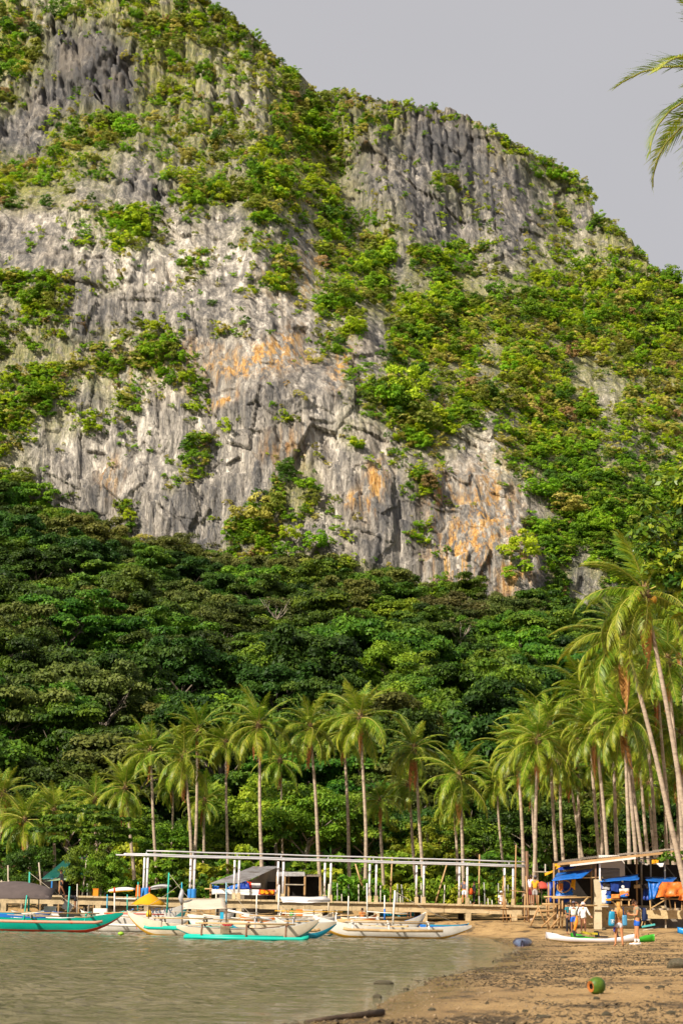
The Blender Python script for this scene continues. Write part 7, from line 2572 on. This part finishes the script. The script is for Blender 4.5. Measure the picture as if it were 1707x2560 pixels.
# man walking on the jetty at the left
p = at(155, 2226, JD + 1.0)
person('man in black long sleeves and shorts walking on the jetty at the left', Vector((p[0], JD + 1.0, deck_z(p[0]))), 1.66, R(-62),
       {'knL': (0.09, -0.16, 0.52), 'anL': (0.10, -0.26, 0.12), 'toL': (0.10, -0.42, 0.05), 'knR': (-0.10, 0.06, 0.50), 'anR': (-0.10, 0.26, 0.12), 'toR': (-0.10, 0.12, 0.03), 'elR': (-0.24, -0.14, 1.20), 'wrR': (-0.22, -0.38, 1.12), 'haR': (-0.22, -0.46, 1.10)},
       lean=R(8), skin=skin_brown, outfit=(('longsleeve', c_black), ('shorts', c_black, 0.75)), hair=hair_dark, group='people on the jetty and stall')
# man bending over in the boat
p = at(188, 2283, 110)
person('man in black bending down over a boat behind the teal bow', Vector((p[0], 110, p[2])), 1.66, R(-80),
       {'elL': (0.2, -0.55, 0.95), 'wrL': (0.18, -0.62, 0.68), 'haL': (0.18, -0.63, 0.60), 'elR': (-0.2, -0.55, 0.95), 'wrR': (-0.18, -0.66, 0.70), 'haR': (-0.18, -0.68, 0.62), 'pelvis': (0, 0.08, 0.90)},
       lean=R(82), skin=skin_brown, outfit=(('tshirt', c_black), ('shorts', c_black, 0.7)), hair=hair_dark, group=None)
p = at(188, 2284, 110)
tag(MB().box((p[0] + 0.1, 110.2, p[2] - 0.05), (1.9, 0.9, 0.08)).box((p[0] + 0.1, 109.8, p[2] - 0.14), (1.8, 0.08, 0.12)).build('loading_plank', bamboo_grey, None), 'bamboo plank deck under the bending man', 'plank deck')
tag(MB().box(at(170, 2266, 110.4), (0.5, 0.35, 0.42), (0, 0.5, 0)).box(at(169, 2256, 110.4), (0.52, 0.37, 0.05), (0, 0.5, 0)).build('white_tub', C_WHITE, None), 'tilted white tub in front of the bending man', 'tub')
tag(MB().box(at(126, 2272, 109.6), (0.6, 0.4, 0.28)).box(at(126, 2268.6, 109.6), (0.63, 0.43, 0.05)).build('cooler_box', C_WHITE, None), 'white cooler box on the poles of the teal boat', 'cooler')
# figures behind the jetty
for px, py, d, m_, lab, h_ in ((1023, 2252, 138.2, c_yellowsh, 'person in yellow shirt behind the jetty, head above the deck', 1.62), (1041, 2253, 138.6, c_black, 'dark-haired person beside the one in yellow behind the jetty', 1.60), (905, 2290, 131.5, cl_orange, 'person in an orange shirt under the jetty', 1.5)):
    p = at(px, py, d)
    g0 = max(bz(p[0], d), 0.0)
    if px < 1000:
        g0 = 0.05
    person(lab, Vector((p[0], d, g0)), h_ + (0.25 if px > 1000 else 0), R(20 if px < 1030 else -20), {}, skin=skin_brown, outfit=(('tshirt', m_), ('shorts', c_black, 0.7)), hair=hair_dark, group='people on the jetty and stall')
p = at(1252, 2262, JD + 0.9)
person('person in white sitting on the jetty left of the scaffold', Vector((p[0], JD + 0.9, deck_z(p[0]) - 0.75)), 1.62, R(30),
       {'knL': (0.12, -0.42, 0.92), 'anL': (0.12, -0.40, 0.80), 'toL': (0.12, -0.55, 0.78), 'knR': (-0.12, -0.42, 0.92), 'anR': (-0.12, -0.40, 0.80), 'toR': (-0.12, -0.55, 0.78), 'wrL': (0.16, -0.3, 0.98), 'haL': (0.14, -0.38, 0.98), 'wrR': (-0.16, -0.3, 0.98), 'haR': (-0.14, -0.38, 0.98)},
       skin=skin_brown, outfit=(('tshirt', c_shwhite), ('shorts', c_greyw, 0.7)), hair=hair_dark, group='people on the jetty and stall', hat=('cap', c_shwhite))

bpy.data.scenes.remove(TMP)

# ================================================================== KAYAKS
def kayak(label, c, L, yaw, mats, B=0.37, h=0.33, rise=0.16, flip=False, roll=0.0, seats=True):
    e = empty('kayak', c, yaw, label, 'kayak', 'kayaks on the beach')
    e.rotation_euler = (roll, 0, yaw)
    n, m_ = 26, 16
    g = []
    for i in range(n + 1):
        t = -1 + 2 * i / n
        w = B * max(0.02, 1 - abs(t) ** 2.7) ** 0.62
        zb_ = rise * abs(t) ** 3.2
        zt = h + (rise * 0.9) * abs(t) ** 2.4
        row = []
        for j in range(m_):
            a = 2 * math.pi * j / m_
            y_ = w * math.copysign(abs(math.cos(a)) ** 0.7, math.cos(a))
            sa = math.sin(a)
            zz = (zt - (zt - zb_) * 0.36) + (sa * (zt - zb_) * 0.36 if sa > 0 else sa * (zt - zb_) * 0.64)
            if sa > 0.3 and abs(t) < 0.72 and seats:
                zz -= 0.11 * (1 - abs(t) / 0.72) ** 0.3 * min(1, (sa - 0.3) / 0.3)
            row.append((t * L / 2, y_, zz))
        g.append(row)
    mb = MB()
    b0 = 0
    for r_ in g:
        mb.v += r_
    for i in range(n):
        for j in range(m_):
            j2 = (j + 1) % m_
            mb.f.append((i * m_ + j, i * m_ + j2, (i + 1) * m_ + j2, (i + 1) * m_ + j))
            mb.m.append(1 if 9 <= j <= 14 and j in (10, 11, 12, 13) else 0)
    mb.f.append(tuple(range(m_)))
    mb.m.append(0)
    mb.f.append(tuple(range(n * m_ + m_ - 1, n * m_ - 1, -1)))
    mb.m.append(0)
    mb.build('hull', mats, e, True)
    if seats:
        for t in (-0.28, 0.22):
            MB().box((t * L / 2, 0, h - 0.02), (0.40, 0.44, 0.05)).build('seat', c_black, e)
            MB().box((t * L / 2 - 0.22, 0, h + 0.10), (0.05, 0.42, 0.24), (0, R(-14), 0)).build('backrest', c_black, e)
        for t in (-0.86, 0.86):
            MB().tube([(t * L / 2, -0.05, h + 0.10), (t * L / 2, 0, h + 0.15), (t * L / 2, 0.05, h + 0.10)], 0.012, 5).build('carry_handle', c_black, e)
    return e


k_white = mat('kayak_white', (0.72, 0.69, 0.72), 0.35, 0.06, 2, spec=0.5)
k_cream = mat('kayak_cream', (0.55, 0.48, 0.30), 0.4, 0.15, 2, spec=0.4)
k_green = mat('kayak_green', (0.04, 0.33, 0.015), 0.35, 0.15, 2, spec=0.5)
k_blue = mat('kayak_blue', (0.005, 0.22, 0.62), 0.35, 0.1, 2, spec=0.5)
k_purple = mat('kayak_purple', (0.055, 0.045, 0.10), 0.3, 0.4, 1.5, spec=0.6, dirt=((0.16, 0.24, 0.36), 2.0, 0.8))
g0 = ground_at(1480, 2358)
kx = [V3(at(px, 2358, g0.y)) for px in (1364, 1600)]
kayak('white kayak lying on the sand behind the woman with the bags', ((kx[0].x + kx[1].x) / 2, g0.y + 0.3, bz((kx[0].x + kx[1].x) / 2, g0.y + 0.3) - 0.03), (kx[1].x - kx[0].x) * 1.0, R(4), [k_white, k_cream])
g1 = ground_at(1560, 2347)
kayak('green kayak behind the white one, its end showing right of the man', (V3(at(1633, 2340, g0.y + 1.1)).x - 1.8, g0.y + 1.1, bz(g0.x, g0.y + 1.1) - 0.04), 3.7, R(3), [k_green, k_green])
g2_ = ground_at(1720, 2342)
kayak('bright blue kayak entering at the right edge', (g2_.x + 1.25, g2_.y, g2_.z - 0.02), 3.6, R(-8), [k_blue, k_blue], rise=0.2)
g3 = ground_at(1306, 2366)
kayak('overturned dark purple kayak lying at the water edge', (g3.x + 0.12, g3.y + 1.4, g3.z + 0.34), 3.0, R(84), [k_purple, k_purple], B=0.42, h=0.34, rise=0.10, roll=math.pi, seats=False)
pd = empty('paddle', V3(at(1628, 2322, 88)), 0, 'black-bladed paddle lying across the green kayak end', 'paddle')
h0 = Vector(pd.location)
MB().tube([Lc(1606, 2325.5, 88), Lc(1632, 2321, 88)], 0.017, 6).build('shaft', stake_w, pd, True)
MB().sheet([[Lc(1630, 2322.5, 88), Lc(1630, 2320, 88)], [Lc(1640, 2321.5, 88), Lc(1640, 2317.5, 88)], [Lc(1649, 2318.5, 88), Lc(1649, 2316, 88)]], 0.02).build('blade', c_black, pd)
tag(MB().box(V3(at(1466, 2333, g0.y + 0.3)), (0.5, 0.25, 0.10), (0, 0.2, 0)).box(V3(at(1482, 2334, g0.y + 0.3)), (0.35, 0.3, 0.09)).build('life_vest', mat('vest_yellow_black', (0.45, 0.36, 0.02), 0.7, 0.5, 9.0, dirt=((0.02, 0.02, 0.02), 5.0, 1.0)), None), 'black and yellow life vest lying on the white kayak', 'life vest')

# ================================================================== ON THE SAND
rock_m = mat('beach_rock', (0.115, 0.095, 0.06), 0.9, 0.45, 5.0, 0.8, 14, dirt=((0.06, 0.075, 0.03), 4.0, 0.6))
RK = []
for sdd in range(4):
    bm = bmesh.new()
    bmesh.ops.create_icosphere(bm, subdivisions=3, radius=1.0)
    for v_ in bm.verts:
        q = v_.co
        k = 0.75 + 0.5 * fbm(np.array([q.x * 1.4 + sdd * 7 + q.z]), np.array([q.y * 1.4 - sdd * 3 + q.z * 0.7]), 70 + sdd, 4)[0]
        v_.co = q * k
        v_.co.z *= 0.62
    me = bpy.data.meshes.new('rock')
    bm.to_mesh(me)
    bm.free()
    me.materials.append(rock_m)
    RK.append(me)
rockspots = [(960, 2462, 0.13, 'flat mossy stone in the shallow water at the foreground'), (1695, 2420, 0.26, 'dark boulder at the right edge of the sand'), (1408, 2396, 0.10, 'small mossy stone at the edge of the wet sand'),
             (1490, 2499, 0.05, 'small dark stone just below the broken coconut'), (1652, 2470, 0.055, 'dark stone right of the coconut'), (1617, 2471, 0.045, 'mossy stone right of the coconut'), (943, 2495, 0.075, 'dark stone in the shallows below the flat stone'),
             (1630, 2527, 0.05, 'dark stone low in the right foreground'), (1676, 2536, 0.055, 'dark stone in the lower right corner'), (1360, 2546, 0.06, 'mossy stone at the bottom of the sand'), (1312, 2530, 0.04, 'black stone on the wet sand left of the bottom'), (1014, 2476, 0.05, 'little stone at the wash line'),
             (1128, 2440, 0.05, 'little dark stone by the water sheen'), (1642, 2405, 0.07, 'dark stone left of the boulder'), (1080, 2529, 0.05, 'small stone at the bottom of the wash'), (1515, 2539, 0.06, 'low mossy stone in the bottom middle of the sand')]
for k, (px, py, r_, lab) in enumerate(rockspots):
    g = ground_at(px, py)
    o = link('beach_stone', RK[k % 4])
    o.location = (g.x, g.y, g.z + r_ * 0.18)
    o.scale = (r_ * (1.5 if k in (0, 9) else 1.1), r_, r_ * (0.7 if k in (0, 9) else 1.05))
    o.rotation_euler = (0, 0, k * 1.3)
    tag(o, lab, 'stone', 'stones on the beach')

# broken green coconut
g = ground_at(1490, 2486)
rr = 21.5 / FP * g.y
cn = empty('coconut', (g.x, g.y, g.z), 0, 'broken green coconut with an orange husk and dark hollow on the sand', 'coconut')
prof = [(0.001, rr)] + [(rr * math.sin(R(a)), rr * math.cos(R(a)) * 1.08) for a in range(12, 145, 8)]
zc = prof[-1][1]
rc = prof[-1][0]
mb = MB()
nn_ = 22
for i, (r_, z_) in enumerate(prof):
    for j in range(nn_):
        a = 2 * math.pi * j / nn_
        tri = 1 + 0.035 * math.cos(3 * a)
        mb.v.append((r_ * tri * math.cos(a), r_ * tri * math.sin(a), z_))
for i in range(len(prof) - 1):
    for j in range(nn_):
        j2 = (j + 1) % nn_
        mb.f.append((i * nn_ + j, (i + 1) * nn_ + j, (i + 1) * nn_ + j2, i * nn_ + j2))
        mb.m.append(0)
sh_ = mb.build('husk', mat('coconut_skin', (0.075, 0.14, 0.012), 0.45, 0.45, 12.0, 0.15, 30), cn, True)
mb = MB()
mb.lathe([(rc * 1.0, zc), (rc * 0.55, zc + 0.008), (rc * 0.50, zc + 0.012)], nn_)
mb.f = mb.f[:-2]
mb.m = mb.m[:-2]
cut = mb.build('husk_cut', mat('coconut_fibre', (0.40, 0.13, 0.025), 0.85, 0.4, 30.0, 0.5, 60), cn, True)
mb = MB()
mb.lathe([(rc * 0.50, zc + 0.012), (rc * 0.46, zc + 0.05), (rc * 0.25, zc + 0.09), (0.002, zc + 0.10)], nn_)
mb.f = mb.f[:-2]
mb.m = mb.m[:-2]
hol = mb.build('hollow', eye_m, cn, True)
ax = Vector((0.86, 0.48, 0.10)).normalized()
q = (-ax).to_track_quat('-Z', 'Y')
for o in (sh_, cut, hol):
    o.rotation_mode = 'QUATERNION'
    o.rotation_quaternion = ax.to_track_quat('Z', 'Y')
    o.location = (0, 0, rr * 0.93)
# driftwood log at the bottom edge
a, c = ground_at(765, 2557), ground_at(957, 2543)
tag(MB().tube([a + Vector((0, 0, 0.0)), a.lerp(c, 0.3) + Vector((0, 0, 0.02)), a.lerp(c, 0.7) + Vector((0, 0, 0.035)), c + Vector((0, 0, 0.05))], [0.022, 0.034, 0.042, 0.046], 9).build('driftwood', mat('wet_wood', (0.07, 0.047, 0.03), 0.7, 0.4, 4.0, 0.5, 18), None, True), 'dark driftwood log at the bottom edge of the picture', 'driftwood')
# brown husk lying before the wall
g = ground_at(1509, 2326)
o = link('husk', RK[2])
o.location = (g.x, g.y, g.z + 0.06)
o.scale = (0.14, 0.14, 0.17)
o.data = RK[2]
tag(o, 'brown husk lying on the sand before the pillar', 'husk')

# seaweed, twigs and pebbles strewn over the beach: too many to count
rng = np.random.default_rng(77)


def strewn(n, dmin, dmax, power, xr):
    y_ = dmin * (dmax / dmin) ** rng.random(n)
    xs = np.interp(y_, _SD, _SX)
    half = 0.171 * y_ + 4.0
    lo = np.maximum(xs - xr, -half)
    x_ = lo + (half - lo) * rng.random(n) ** power
    return x_, y_


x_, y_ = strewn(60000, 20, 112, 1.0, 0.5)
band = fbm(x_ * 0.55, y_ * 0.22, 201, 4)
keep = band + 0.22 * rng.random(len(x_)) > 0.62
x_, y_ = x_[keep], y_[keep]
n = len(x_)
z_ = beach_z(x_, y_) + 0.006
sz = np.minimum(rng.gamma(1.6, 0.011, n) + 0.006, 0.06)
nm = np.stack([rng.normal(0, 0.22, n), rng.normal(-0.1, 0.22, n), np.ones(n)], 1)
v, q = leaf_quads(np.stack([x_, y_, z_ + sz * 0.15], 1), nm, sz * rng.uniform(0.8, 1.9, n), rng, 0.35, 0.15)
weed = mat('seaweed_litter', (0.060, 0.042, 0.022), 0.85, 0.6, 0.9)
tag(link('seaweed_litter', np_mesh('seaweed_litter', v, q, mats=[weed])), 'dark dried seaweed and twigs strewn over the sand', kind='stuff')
x_, y_ = strewn(8000, 20, 70, 1.0, 0.3)
n = len(x_)
z_ = beach_z(x_, y_)
r_ = np.minimum(rng.gamma(1.4, 0.004, n) + 0.004, 0.03)
O8 = np.array([[1, 0, 0], [0, 1, 0], [-1, 0, 0], [0, -1, 0], [0, 0, 0.8], [0, 0, -0.6]], float)
V_ = (O8[None] * (r_[:, None, None] * rng.uniform(0.7, 1.3, (n, 6, 1)))) + np.stack([x_, y_, z_ + r_ * 0.3], 1)[:, None]
F_ = np.array([[0, 1, 4], [1, 2, 4], [2, 3, 4], [3, 0, 4], [1, 0, 5], [2, 1, 5], [3, 2, 5], [0, 3, 5]])
tag(link('pebbles', np_mesh('pebbles', V_.reshape(-1, 3), (F_[None] + 6 * np.arange(n)[:, None, None]).reshape(-1, 3), mats=[mat('pebble_stone', (0.30, 0.22, 0.13), 0.9, 0.7, 0.8)])), 'pebbles and shell bits strewn over the sand', kind='stuff')
